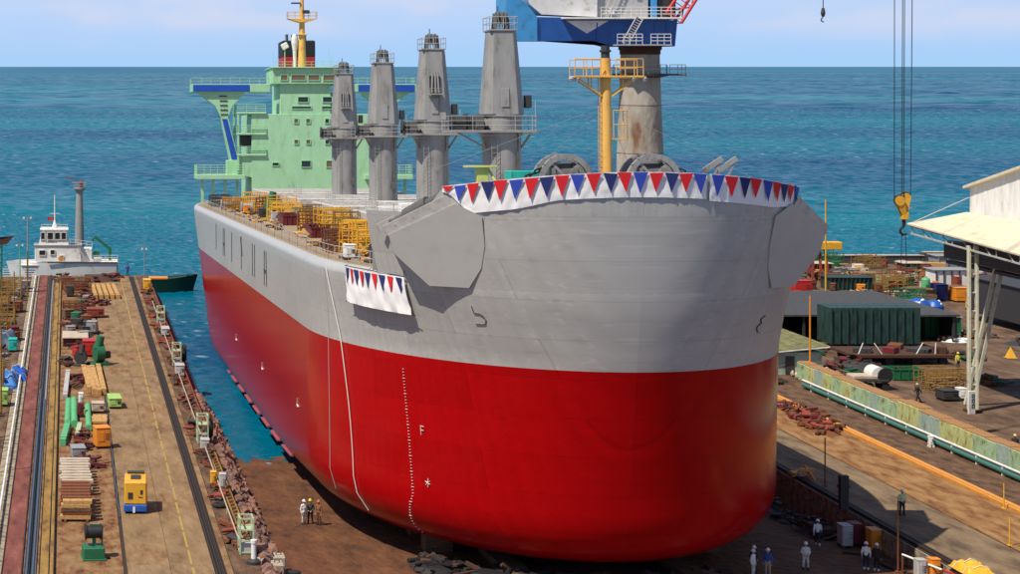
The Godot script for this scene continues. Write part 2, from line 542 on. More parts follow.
func make_ground():
	rng.seed = 5
	var st := mb()
	box(st, V(-49, -6.06, 122), Vector3(122, 11.88, 304))
	var q = struct(st, "left_quay", M.concrete)
	# strips of the quay, each laid on the quay's body
	var strips := [["ground", -109.0, -5.25, M.yard], ["strip", -5.2, -4.05, M.concrete], ["strip", -2.75, -1.75, M.store], ["strip", -0.68, 3.48, M.store], ["kerb", 9.8, 10.2, M.road3], ["strip", 10.25, 11.98, M.edge_dirt]]
	for s in strips:
		st = mb()
		slab(st, s[1], s[2], -29.0, 273.9)
		obj(st, s[0], s[3], q)
	var rm := [M.road, M.road2, M.road3, M.road]
	for k in 35:
		var d0 := 100.0 + k * 5.0
		var d1: float = min(d0 + 4.975, 273.9)
		for c in [[3.72, 6.38], [6.4, 9.06]]:
			st = mb()
			slab(st, c[0], c[1], d0, d1, rng.randf_range(-0.008, 0.008), 0.12, 0.015)
			obj(st, "slab", rm[rng.randi() % 4], q)
	for k in 44:     # red plates of the crane track
		st = mb()
		slab(st, -4.0, -2.82, 98.0 + k * 4.0, 98.0 + k * 4.0 + 3.96, 0.03 + rng.randf_range(-0.006, 0.006), 0.15, 0.02)
		obj(st, "track_plate", M.track_red, q)
	st = mb()
	for x in [-4.02, -2.79]:
		box(st, V(x, 0.05, 186), Vector3(0.05, 0.12, 174))
	obj(st, "track_edge", M.rail_steel, q)
	# yellow guard along the trench
	st = mb()
	box(st, V(-1.42, -0.02, 186), Vector3(0.5, 0.1, 174))
	box(st, V(-0.95, 0.1, 186), Vector3(0.22, 0.34, 174), Basis(), 0.03)
	obj(st, "trench_guard", M.yellow_rail, q)
	st = mb()
	for x in [9.17, 9.36, 9.6]:
		box(st, V(x, 0.0, 186), Vector3(0.09, 0.16, 174), Basis(), 0.015)
	obj(st, "crane_rail", M.rail_steel, q)
	st = mb()
	box(st, V(9.43, -0.1, 186), Vector3(0.72, 0.06, 174))
	box(st, V(3.6, -0.09, 186), Vector3(0.22, 0.06, 174))
	obj(st, "rail_trough", M.gap, q)
	# worn yellow lane line, broken into painted dashes
	for k in 40:
		st = mb()
		var d0 := 102.0 + k * 4.3
		box(st, V(7.75 + rng.randf_range(-0.02, 0.02), 0.014, d0 + 1.9), Vector3(rng.randf_range(0.1, 0.16), 0.008, rng.randf_range(3.3, 4.1)))
		obj(st, "lane_line", M.yellow_line, q)

	# the slip floor
	st = mb()
	var rows := []
	for d in [60.0, 87.0, 109.0, 130.0, 160.0, 200.0, 250.0, 310.0]:
		var r := []
		for x in [11.5, 20.0, 30.0, 40.0, 48.0, 54.8]:
			r.append(V(x, min(0.0, slip_y(d)), d))
		rows.append(r)
	sheet(st, rows, func(_p): return Vector3.UP)
	var floor_ = struct(st, "slipway_floor", M.slip)
	# ground ways the cradle runs on
	for x in [28.5, 39.5]:
		st = mb()
		bar(st, V(x, slip_y(112) + 0.25, 112), V(x, slip_y(300) + 0.25, 300), 1.6, 0.5, 0.04)
		obj(st, "ground_way", M.timber_dark, floor_)
	for k in 22:     # keel and bilge blocks the ship stands on
		for u in [-9.0, 0.0, 9.0]:
			var dd := 125.0 + k * 5.5
			st = mb()
			box(st, V(34.0 + u, slip_y(dd) + 0.66, dd), Vector3(1.3 if u == 0.0 else 1.9, 1.36, 1.4), Basis(), 0.04)
			obj(st, "keel_block", M.timber_dark, floor_)
	# rip-rap bank between left quay and slip
	st = mb()
	var bank := []
	for d in [95.0, 109.0, 120.0, 140.0, 160.0, 190.0, 230.0, 274.0]:
		var y: float = max(slip_y(d), -4.6)
		bank.append([V(11.97, -0.15, d), V(12.0, -0.3, d), V(13.6 + (-y - 1.0) * 0.28, y - 0.2, d)])
	sheet(st, bank, func(_p): return Vector3(1, 1, 0))
	var sb = struct(st, "stone_bank", M.rust_dark)
	var vars := []
	for k in 6: vars.append(stone_mesh(300 + k))
	var count := 0
	var d := 112.0
	while d < 178.0 and count < 290:
		var yb: float = max(slip_y(d), -3.7)
		var n: int = clampi(int(round(2.4 + (-yb - 1.0) * 0.7)), 3, 4)
		for i in n:
			var t := (i + 0.5 + rng.randf_range(-0.25, 0.25)) / n
			var x: float = lerp(12.15, 13.7 + (-yb - 1.0) * 0.28, t)
			var o = mobj(vars[rng.randi() % 6], "stone", M.stone[rng.randi() % 3], sb)
			o.position = V(x, lerp(-0.12, yb, t) + 0.1, d + rng.randf_range(-0.25, 0.25))
			o.rotation = Vector3(rng.randf() * 6, rng.randf() * 6, rng.randf() * 6)
			var k := rng.randf_range(0.75, 1.3)
			o.scale = Vector3(k, k * rng.randf_range(.7, 1.0), k * rng.randf_range(.8, 1.2))
			count += 1
		d += 0.82

	# right quay
	st = mb()
	box(st, V(190, -6.06, 176), Vector3(270.6, 11.88, 232))
	var rq = struct(st, "right_quay", M.concrete)
	for s in [["ground", 72.9, 325.0, M.yard], ["strip", 67.1, 72.85, M.edge_dirt], ["strip", 60.92, 65.9, M.quay_orange]]:
		st = mb()
		slab(st, s[1], s[2], 61.0, 291.9)
		obj(st, s[0], s[3], rq)
	for k in 32:
		st = mb()
		slab(st, 55.65, 60.72, 96.0 + k * 6.0, 96.0 + k * 6.0 + 5.97, rng.randf_range(-.008, .008), 0.12, 0.015)
		obj(st, "slab", M.quay_grey, rq)
	st = mb()
	for x in [55.02, 55.2, 55.42]:
		box(st, V(x, 0.0, 176), Vector3(0.09, 0.18, 231), Basis(), 0.015)
	obj(st, "crane_rail", M.rail_steel, rq)
	st = mb()
	box(st, V(55.2, -0.1, 176), Vector3(0.78, 0.05, 231))
	box(st, V(60.82, -0.1, 176), Vector3(0.16, 0.05, 231))
	box(st, V(66.5, -0.1, 176), Vector3(1.1, 0.05, 231))
	obj(st, "rail_trough", M.gap, rq)
	st = mb()
	box(st, V(66.1, 0.06, 176), Vector3(0.2, 0.3, 231), Basis(), 0.03)
	box(st, V(66.72, 0.02, 176), Vector3(0.35, 0.2, 231), Basis(), 0.03)
	obj(st, "orange_rail", M.orange_rail, rq)
	# parapet at the seaward end
	st = mb()
	var sw = thing("sea_wall", "low dark sea wall with a pale coping across the far end of the right-hand yard", "wall", V(0, 0, 290.8))
	box(st, Vector3(100, 0.6, 0), Vector3(68, 1.2, 1.0), Basis(), 0.06)
	box(st, Vector3(190, 0.85, 0), Vector3(111.8, 1.7, 1.0), Basis(), 0.06)
	obj(st, "wall_body", M.slate, sw)
	for k in 22:
		st = mb()
		var top := 1.27 if k < 9 else 1.77
		box(st, Vector3(70.0 + k * 7.6, top, 0), Vector3(7.55, 0.14, 1.25), Basis(), 0.03)
		obj(st, "coping_stone", M.coping, sw)

func stone_mesh(seed_) -> ArrayMesh:
	var r := RandomNumberGenerator.new()
	r.seed = seed_
	var st := mb()
	# a chipped block: a cube whose corners are cut at random
	var P := []
	for z in 3:
		for a in 6:
			var an := TAU * a / 6.0 + r.randf_range(-.25, .25)
			var rad: float = [0.30, 0.44, 0.26][z] * r.randf_range(.8, 1.2)
			P.append(Vector3(cos(an) * rad, [-0.26, 0.02, 0.24][z] + r.randf_range(-.05, .05), sin(an) * rad))
	for z in 2:
		for a in 6:
			var b := (a + 1) % 6
			var q := [P[z * 6 + a], P[z * 6 + b], P[z * 6 + 6 + b], P[z * 6 + 6 + a]]
			var mid: Vector3 = (q[0] + q[2]) * 0.5
			face(st, [q[0], q[1], q[2]], mid)
			face(st, [q[0], q[2], q[3]], mid)
	for a in range(1, 5):
		face(st, [P[12], P[12 + a], P[13 + a]], Vector3.UP)
		face(st, [P[0], P[a], P[a + 1]], Vector3.DOWN)
	return st.commit()

# ---------------------------------------------------------------- the ship
# ship's own measures: u across (minus = towards the left quay), h above the keel, s aft of the stem head
const BEAM := 16.13
var ship: Node3D

func S(u, h, s) -> Vector3:
	return Vector3(u, h, -s)

func table(t, x) -> float:
	if x <= t[0][0]: return t[0][1]
	for i in t.size() - 1:
		if x <= t[i + 1][0]:
			var k: float = (x - t[i][0]) / (t[i + 1][0] - t[i][0])
			return lerp(t[i][1], t[i + 1][1], k)
	return t[-1][1]

func stem(h) -> float:
	# stem profile, smoothed by averaging neighbouring heights
	var t := [[0.0, 9.2], [0.3, 7.6], [0.8, 6.4], [1.6, 5.6], [2.8, 5.05], [4.5, 4.75], [7.0, 4.2], [10.0, 3.5], [13.0, 2.7], [16.0, 2.0], [19.0, 1.5], [22.0, 1.1], [25.0, 0.8]]
	return (table(t, h - 0.35) + table(t, h) * 2.0 + table(t, h + 0.35)) / 4.0 if h > 0.4 else table(t, h)

func run(h) -> float:
	return table([[0.0, 23.0], [4.0, 26.0], [10.5, 27.6], [15.0, 29.2], [18.0, 29.0], [25.0, 27.6]], h)

func full(h) -> float:
	return table([[0.0, 2.0], [8.0, 1.97], [13.0, 1.97], [17.0, 2.18], [20.0, 2.34], [24.0, 2.5], [26.0, 2.55]], h)

func half_beam(s, h) -> float:
	var x: float = (s - stem(h)) / run(h)
	if x <= 0: return 0.0
	var q := full(h)
	var b := BEAM
	var r: float = lerp(4.2, 2.3, smoothstep(15.0, 55.0, s))
	if h < r:
		b -= r * (1.0 - sqrt(max(0.0, 1.0 - pow(1.0 - h / r, 2.0))))
	if x < 1: b *= pow(1.0 - pow(1.0 - x, q), 1.0 / q)
	var e: float = lerp(114.0, 151.0, clamp(h / 18.0, 0.0, 1.0))
	if s > e:
		var k: float = clamp((s - e) / (191.0 - e), 0.0, 1.0)
		b *= 1.0 - k * k * lerp(0.98, 0.42, clamp(h / 18.0, 0.0, 1.0))
	return b

func bow_s(u, h) -> float:
	var q := full(h)
	return stem(h) + run(h) * (1.0 - pow(max(0.0, 1.0 - pow(abs(u) / BEAM, q)), 1.0 / q))

# columns of one waterline, from the stem aft
func stations(h, s_end, nbow := 34, nmid := 22) -> Array:
	var out := []
	var s0 := stem(h)
	var L: float = min(run(h), s_end - s0)
	for i in nbow + 1:
		var a := float(i) / nbow
		out.append(s0 + L * (0.35 * a * a * a + 0.65 * (1.0 - cos(a * PI / 2))))
	if s_end > s0 + L + 0.5:
		for i in nmid:
			out.append(lerp(s0 + L, s_end, float(i + 1) / nmid))
	return out

func hull_band(hs, s_end, side, top_round := false, s_start := 0.0) -> Array:
	var rows := []
	var uvs := []
	for h in hs:
		var row := []
		var uvr := []
		for s in (stations(min(h, 24.5), s_end) if s_start <= 0 else steps(s_start, s_end, 44)):
			var b := half_beam(s, h)
			var hh: float = h
			if top_round and h > 17.35:
				var a: float = (h - 17.35) / 0.65
				b = half_beam(s, 17.35) - 0.65 * (1.0 - cos(a * PI / 2))
				hh = 17.35 + 0.65 * sin(a * PI / 2)
			row.append(S(b * side, hh, s))
			uvr.append(Vector2(s * (1.0 if side < 0 else -1.0) / 32.0, h / 9.6))
		rows.append(row)
		uvs.append(uvr)
	return [rows, uvs]

func hull_part(called, hs, s_end, m, parent, top_round := false, s_start := 0.0):
	var st := mb()
	for side in [-1.0, 1.0]:
		var r := hull_band(hs, s_end, side, top_round, s_start)
		var uvs = r[1]
		sheet(st, r[0], func(p): return Vector3(p.x + side * 0.05, -0.2 if p.y < 4 else 0.0, (20.0 if p.z > -24 else 0.0)), func(i, j): return uvs[i][j])
	return obj(st, called, m, parent)

func steps(a, b, n) -> Array:
	var o := []
	for i in n + 1: o.append(lerp(float(a), float(b), float(i) / n))
	return o

func paint(c: Color, rough, tex, nor, ns) -> StandardMaterial3D:
	var m := StandardMaterial3D.new()
	m.albedo_color = c
	m.albedo_texture = tex
	m.roughness = rough
	m.normal_enabled = true
	m.normal_texture = nor
	m.normal_scale = ns
	return m

func plating():
	# 32 m x 9.6 m of shell plating: plates with slightly different tone, weld seams, run-off streaks
	var w := 1024
	var h := 512
	var img := Image.create(w, h, true, Image.FORMAT_RGB8)
	var bmp := Image.create(w, h, true, Image.FORMAT_RGB8)
	var streak := noise(31, 0.06, 3)
	var fine := noise(32, 0.02, 4)
	var dent := noise(33, 0.011, 2)
	var scuff := noise(34, 0.05, 4)
	var r := RandomNumberGenerator.new()
	r.seed = 9
	var tone := []
	for i in 64: tone.append(r.randf_range(-0.022, 0.022))
	for y in h:
		var pr := y / 128
		var fy: float = fmod(y, 128.0)
		for x in w:
			var sx := (x + (pr % 2) * 128) % w
			var pc := sx / 256
			var fx: float = fmod(sx, 256.0)
			var e: float = min(min(fx, 256.0 - fx), min(fy, 128.0 - fy))
			var seam: float = clamp(1.0 - e / 1.6, 0.0, 1.0)
			# fold the noise so that the tile joins up with itself
			var wx: float = abs(x - w / 2.0)
			var wy: float = abs(y - h / 2.0)
			var v: float = 0.94 + tone[(pr * 4 + pc) % 64] + streak.get_noise_2d(wx, wy * 0.06) * 0.035 + fine.get_noise_2d(wx, wy) * 0.025 - seam * 0.11 - 0.03 * smoothstep(0.30, 0.5, scuff.get_noise_2d(wx * 0.6, wy * 0.8)) + 0.05 * smoothstep(0.35, 0.5, scuff.get_noise_2d(wx + 900.0, wy * 0.5))
			img.set_pixel(x, y, Color(v, v, v))
			var b: float = 0.5 + dent.get_noise_2d(wx, wy) * 0.32 + fine.get_noise_2d(wx * 1.7, wy * 1.7) * 0.05 + seam * 0.05
			bmp.set_pixel(x, y, Color(b, b, b))
	img.generate_mipmaps()
	bmp.bump_map_to_normal_map(2.0)
	return [ImageTexture.create_from_image(img), ImageTexture.create_from_image(bmp)]

func make_ship():
	ship = thing("cargo_ship", "large bulk carrier with grey topsides and bright red bottom standing on the slipway", "ship", V(34, 0.3, 107))
	ship.rotation.x = -atan(1.0 / 22.0)
	var tx = plating()
	M.hull_grey = paint(lin(.45, .447, .437), 0.34, tx[0], tx[1], 0.08)
	M.hull_red = paint(lin(.41, .002, .004), 0.2, tx[0], tx[1], 0.05)
	M.hull_red.metallic_specular = 0.22
	M.bolster = mixed([[.36, .355, .345], [.415, .413, .405], [.435, .432, .424], [.455, .452, .444]], 9.0, 0.4, 75, 0.01, 0.05, [.05, .3, .6, 1.0])
	var hull = node("hull", ship)
	var low := [0.0, 0.1, 0.3, 0.6, 1.0, 1.5, 2.1, 2.8, 3.6, 4.5, 5.5]
	hull_part("bottom_plating", low, 191.0, M.hull_red, hull)
	hull_part("boot_topping", steps(5.5, 12.55, 12), 191.0, M.hull_red, hull)
	hull_part("topside_plating", steps(12.55, 17.35, 10) + steps(17.45, 18.0, 6), 191.0, M.hull_grey, hull, true)
	hull_part("forecastle_plating", steps(17.3, 21.9, 9), 13.6, M.hull_grey, hull)
	# flat of bottom, transom
	var st := mb()
	var l := []
	var r := []
	for s in stations(0.0, 191.0):
		l.append(S(-half_beam(s, 0.0), 0.0, s))
		r.append(S(half_beam(s, 0.0), 0.0, s))
	sheet(st, [l, r], func(_p): return Vector3.DOWN, func(i, j): return Vector2(j * 0.1, i))
	obj(st, "bottom_flat", M.hull_red, hull)
	st = mb()
	l = []
	r = []
	for h in steps(0.0, 17.9, 18):
		l.append(S(-half_beam(191.0, h), h, 191.0))
		r.append(S(half_beam(191.0, h), h, 191.0))
	sheet(st, [l, r], func(_p): return Vector3(0, 0, -1), func(i, j): return Vector2(i, j * 0.1))
	obj(st, "transom", M.hull_grey, hull)
	# decks
	st = mb()
	l = []
	r = []
	for s in steps(13.4, 191.0, 60):
		var b := half_beam(s, 17.35) - 0.62
		l.append(S(-b, 18.0, s))
		r.append(S(b, 18.0, s))
	sheet(st, [l, r], func(_p): return Vector3.UP)
	obj(st, "main_deck", M.deck, hull)
	st = mb()
	l = []
	r = []
	for a in steps(0.0, 1.0, 40):
		var s: float = lerp(stem(21.3) + 0.02, 13.6, a * a)
		var b: float = max(0.0, half_beam(s, 21.3) - 0.03)
		l.append(S(-b, 21.3, s))
		r.append(S(b, 21.3, s))
	sheet(st, [l, r], func(_p): return Vector3.UP)
	obj(st, "forecastle_deck", M.ship_grey, hull)
	st = mb()
	var bb := half_beam(13.6, 19.5)
	box(st, S(0, 19.65, 13.6), Vector3(bb * 2 - 0.1, 3.4, 0.2))
	obj(st, "break_bulkhead", M.ship_grey, hull)
	# bulwark round the stem: a thick plate with a rail on top
	st = mb()
	var outer := []
	var inner := []
	for i in 5:
		outer.append([])
		inner.append([])
	var uvv := []
	for k in 65:
		var t := lerp(-1.0, 1.0, k / 64.0)
		var u: float = 12.0 * t
		var top := bulwark_top(u)
		for i in 5:
			var h: float = lerp(21.85, top, i / 4.0)
			outer[i].append(S(u, h, bow_s(u, h)))
			inner[i].append(S(u * 0.985, h, bow_s(u, h) + 0.18))
		uvv.append(u / 32.0)
	sheet(st, outer, func(_p): return Vector3(0, 0, 1), func(i, j): return Vector2(uvv[j], i * 0.06))
	sheet(st, inner, func(_p): return Vector3(0, 0, -1), func(i, j): return Vector2(uvv[j], i * 0.06))
	sheet(st, [outer[4], inner[4]], func(_p): return Vector3.UP, func(i, j): return Vector2(uvv[j], i * 0.06))
	obj(st, "bulwark", M.hull_grey, hull)
	anchors(hull)
	hatches()
	for c in [["rearmost of the four grey deck cranes, beside the green deckhouse", 119.0, 0.0], ["second grey deck crane from the green deckhouse", 91.0, PI], ["third grey deck crane from the green deckhouse", 64.0, 0.0], ["foremost and nearest of the four grey deck cranes", 36.6, PI]]:
		deck_crane(c[0], c[1], c[2] == 0.0, c[1] < 40)
	deckhouse()
	forecastle_gear()
	hull_marks()

func bulwark_top(u) -> float:
	var a: float = abs(u)
	return 24.45 - 0.95 * pow(a / 10.9, 2.0) if a < 10.9 else lerp(23.5, 21.95, clamp((a - 10.9) / 0.8, 0.0, 1.0))

func anchors(hull):
	for side in [-1.0, 1.0]:
		var st := mb()
		var P := func(u, h, back := 0.0): return S(side * u, h, 4.25 + (u - 8.5) * 0.85 + (20.0 - h) * 0.35 + back)
		var poly := [[10.3, 22.55], [13.75, 20.5], [13.4, 19.3], [11.4, 17.35], [9.3, 17.35], [8.75, 18.6], [8.65, 20.0], [8.9, 21.8]]
		var pts := []
		for p in poly: pts.append(P.call(p[0], p[1]))
		prism(st, pts, Vector3(-side * 0.8, 0.0, -5.5))
		var b = obj(st, "anchor_bolster", M.bolster, hull)
		tag(b, "flat faced anchor bolster jutting from the shell beside the bulwark")
		st = mb()   # two lips of the anchor channel
		for back in [0.12, 2.6]:
			var q := [P.call(10.5, 22.35, back), P.call(13.8, 20.4, back), P.call(14.1, 21.0, back), P.call(10.9, 23.0, back)]
			prism(st, q, Vector3(0, 0, -0.16))
		obj(st, "bolster_lip", M.hatch, b)
		st = mb()
		var a: Vector3 = P.call(10.7, 23.0, 1.4)
		var c: Vector3 = P.call(13.2, 21.2, 1.4)
		tube(st, a, c, 0.34, 0.34, 12)
		tube(st, a.lerp(c, .3), a.lerp(c, .75), 0.52, 0.52, 14)
		bar(st, c + Vector3(0, 0, -1.1), c + Vector3(0, 0, 1.1), 0.5, 0.45, 0.08)
		for z in [-1.0, 1.0]:
			bar(st, c + Vector3(0, 0.05, z), c + Vector3(-side * 1.5, 1.05, z * 1.05), 0.34, 0.2, 0.05)
		obj(st, "anchor", M.ship_dark, b)

func hatches():
	var spans := [[17.5, 31.0], [42.5, 58.0], [70.0, 85.5], [97.0, 113.0], [125.0, 148.0]]
	for sp in spans:
		var hn = node("cargo_hatch", ship)
		var st := mb()
		var L: float = sp[1] - sp[0]
		var mid: float = (sp[0] + sp[1]) / 2
		box(st, S(0, 18.75, mid), Vector3(16.6, 1.5, L), Basis(), 0.05)
		for k in int(L / 1.6):
			for sd in [-1.0, 1.0]:
				box(st, S(sd * 8.42, 18.7, sp[0] + 0.8 + k * 1.6), Vector3(0.28, 1.4, 0.1))
		obj(st, "coaming", M.ship_grey, hn)
		for sd in [-1.0, 1.0]:
			st = mb()
			box(st, S(sd * 4.22, 20.02, mid), Vector3(8.35, 0.95, L + 0.5), Basis(), 0.12)
			for k in int(L / 3.0):
				box(st, S(sd * 4.22, 20.53, sp[0] + 1.5 + k * 3.0), Vector3(8.0, 0.08, 0.25), Basis(), 0.02)
			obj(st, "hatch_cover", M.hatch, hn)
	# cross decks between the hatches carry low houses under the cranes
	for s in [36.6, 64.0, 91.0, 119.0]:
		var st := mb()
		box(st, S(0, 19.1, s), Vector3(11.0, 2.2, 6.5), Basis(), 0.08)
		box(st, S(0, 20.28, s), Vector3(11.6, 0.14, 7.0), Basis(), 0.03)
		obj(st, "crane_house", M.hatch, ship)
		for sd in [-1.0, 1.0]:
			st = mb()
			railing(st, [S(sd * 5.7, 20.35, s - 3.4), S(sd * 5.7, 20.35, s + 3.4)], 1.0, 3, 1.7, 0.03)
			obj(st, "house_railing", M.grey_light, ship)

func deck_crane(label, s, open_front, wide):
	var c = node("deck_crane", ship, S(0, 0, s))
	tag(c, label)
	var st := mb()
	lathe(st, Vector3(0, 0, 0), [[1.62, 18.0], [1.62, 18.6], [1.52, 18.7], [1.5, 26.9], [1.62, 27.0], [1.62, 27.15]], 36)
	obj(st, "pedestal", M.ship_grey, c)
	# slewing platform with walkway
	st = mb()
	var x0 := -4.3 if wide else -2.7
	box(st, Vector3((x0 + 2.3) / 2, 27.25, 0.1), Vector3(2.3 - x0, 0.2, 3.9), Basis(), 0.03)
	for x in [x0 + 0.6, -2.0, 2.0]:
		bar(st, Vector3(x, 27.15, 1.4), Vector3(sign(x) * 1.4, 26.0, 0.6), 0.14, 0.14)
	obj(st, "platform", M.ship_grey, c)
	st = mb()
	railing(st, [Vector3(x0, 27.35, -1.8), Vector3(x0, 27.35, 2.0), Vector3(2.25, 27.35, 2.0), Vector3(2.25, 27.35, -1.8)], 1.1, 3, 1.5, 0.022)
	obj(st, "platform_railing", M.grey_light, c)
	st = mb()
	lathe(st, Vector3.ZERO, [[1.56, 27.3], [1.56, 28.4], [1.66, 28.45], [1.66, 28.6], [0.2, 28.6]], 36)
	obj(st, "slewing_column", M.ship_grey, c)
	# eight-sided tower, tapering upward
	st = mb()
	var ring := func(w, d, ch, y): return [Vector3(-w + ch, y, d), Vector3(w - ch, y, d), Vector3(w, y, d - ch), Vector3(w, y, -d + ch), Vector3(w - ch, y, -d), Vector3(-w + ch, y, -d), Vector3(-w, y, -d + ch), Vector3(-w, y, d - ch)]
	var a = ring.call(1.55, 1.5, 0.55, 28.6)
	var b = ring.call(1.02, 1.0, 0.28, 35.1)
	for i in 8:
		var j := (i + 1) % 8
		var mid: Vector3 = (a[i] + a[j]) * 0.5
		mid.y = 0
		face(st, [a[i], a[j], b[j], b[i]], mid)
	face(st, b, Vector3.UP)
	box(st, Vector3(0, 35.15, 0), Vector3(2.2, 0.14, 2.2), Basis(), 0.03)
	var tower = obj(st, "tower", M.ship_grey, c)
	st = mb()
	box(st, Vector3(0, 31.9, 1.31) if open_front else Vector3(0.2, 32.2, -1.31), Vector3(0.95, 1.5, 0.22), Basis(Vector3.RIGHT, -0.077 if open_front else 0.077))
	obj(st, "opening", M.black, tower)
	st = mb()
	if open_front:
		for x in [-0.3, 0.05, 0.35]:
			tube(st, Vector3(x, 31.1, 1.5), Vector3(x * 0.7, 33.0, 1.42), 0.09, 0.09, 8)
		box(st, Vector3(0, 30.95, 1.75), Vector3(1.3, 0.12, 0.7), Basis(), 0.02)
		railing(st, [Vector3(-0.6, 31.0, 2.05), Vector3(0.6, 31.0, 2.05)], 0.5, 2, 0.6, 0.025)
		obj(st, "rope_guide", M.grey, tower)
		st = mb()
	ladder(st, Vector3(-0.9, 18.6, 1.62), Vector3(-0.9, 27.2, 1.62), 0.45, 0.025)
	obj(st, "pedestal_ladder", M.grey, c)
	st = mb()
	tube(st, Vector3(0.95, 18.4, 1.4), Vector3(0.95, 27.1, 1.4), 0.06, 0.06, 6)
	box(st, Vector3(0.9, 22.0, 1.5), Vector3(0.5, 0.7, 0.25), Basis(), 0.03)
	obj(st, "cable_tray", M.ship_dark, c)
	st = mb()
	box(st, Vector3(0.0, 29.9, 1.42), Vector3(0.6, 1.5, 0.12), Basis(Vector3.RIGHT, -0.077), 0.02)
	obj(st, "access_door", M.grey, c)
	st = mb()
	box(st, Vector3(-2.0, 28.0, 1.4), Vector3(0.6, 1.2, 0.5), Basis(), 0.04)
	obj(st, "control_box", M.ship_dark, c)
	st = mb()
	ladder(st, Vector3(1.66, 28.7, 0.2), Vector3(1.12, 35.0, 0.2), 0.4, 0.025, Vector3(0, 0, 1))
	obj(st, "ladder", M.grey, c)
	# sheave head: three pulleys between side plates, with the ropes running down the face
	st = mb()
	for x in [-0.3, 0.0, 0.3]:
		tube(st, Vector3(x - 0.07, 36.15, 0.1), Vector3(x + 0.07, 36.15, 0.1), 0.5, 0.5, 16)
		tube(st, Vector3(x, 36.3, 0.55), Vector3(x * 0.8, 35.2, 0.85), 0.05, 0.05, 5)
	tube(st, Vector3(-0.5, 36.15, 0.1), Vector3(0.5, 36.15, 0.1), 0.12, 0.12, 8)
	for x in [-0.46, 0.46]:
		bar(st, Vector3(x * 1.1, 35.2, -0.3), Vector3(x, 36.5, 0.1), 0.08, 0.3)
		bar(st, Vector3(x * 1.1, 35.2, 0.5), Vector3(x, 36.5, 0.1), 0.08, 0.3)
	bar(st, Vector3(-0.2, 36.4, 0.1), Vector3(-0.2, 37.1, 0.1), 0.08, 0.08)
	obj(st, "sheave_head", M.ship_dark, c)
	st = mb()
	railing(st, [Vector3(-1.1, 35.2, 1.1), Vector3(1.1, 35.2, 1.1), Vector3(1.1, 35.2, -1.1), Vector3(-1.1, 35.2, -1.1), Vector3(-1.1, 35.2, 1.1)], 1.0, 2, 1.1, 0.028)
	obj(st, "head_railing", M.grey_light, c)
	# winches at the tower's foot, on the walkway
	for k in ([-2.3, -3.5] if wide else [-2.4]):
		st = mb()
		tube(st, Vector3(k - 0.45, 28.0, 0.5), Vector3(k + 0.45, 28.0, 0.5), 0.5, 0.5, 14)
		for e in [-0.5, 0.5]:
			tube(st, Vector3(k + e - 0.05, 28.0, 0.5), Vector3(k + e + 0.05, 28.0, 0.5), 0.66, 0.66, 14)
		box(st, Vector3(k, 27.5, 0.5), Vector3(1.1, 0.3, 1.1))
		obj(st, "winch", M.dark, c)
	st = mb()
	box(st, Vector3(2.0, 29.6, 0.3), Vector3(0.5, 1.0, 0.7), Basis(), 0.05)
	obj(st, "lamp_box", M.dark, c)
	st = mb()
	tube(st, Vector3(2.2, 27.3, 1.9), Vector3(2.2, 29.6, 1.9), 0.03, 0.03, 5)
	obj(st, "stanchion", M.grey_light, c)

func pane(st, x0, y0, x1, y1, z, d := 0.12):
	box(st, Vector3((x0 + x1) / 2, (y0 + y1) / 2, z), Vector3(abs(x1 - x0), abs(y1 - y0), d))

func window_at(parent, x0, y0, x1, y1, z, m = null):
	# z is the wall's face: a pane just proud of it inside a raised frame
	var x: float = (x0 + x1) / 2.0
	var y: float = (y0 + y1) / 2.0
	var w: float = abs(x1 - x0)
	var h: float = abs(y1 - y0)
	var n = node("window", parent)
	var st := mb()
	box(st, Vector3(x, y, z), Vector3(w, h, 0.08))
	obj(st, "pane", M.glass if m == null else m, n)
	st = mb()
	for e in [-1.0, 1.0]:
		box(st, Vector3(x + e * (w / 2 + 0.04), y, z + 0.02), Vector3(0.08, h + 0.16, 0.2))
		box(st, Vector3(x, y + e * (h / 2 + 0.04), z + 0.02), Vector3(w, 0.08, 0.2))
	obj(st, "frame", M.mint if parent.get_parent() == ship or parent.get_parent().get_parent() == ship else M.white, n)
	return n

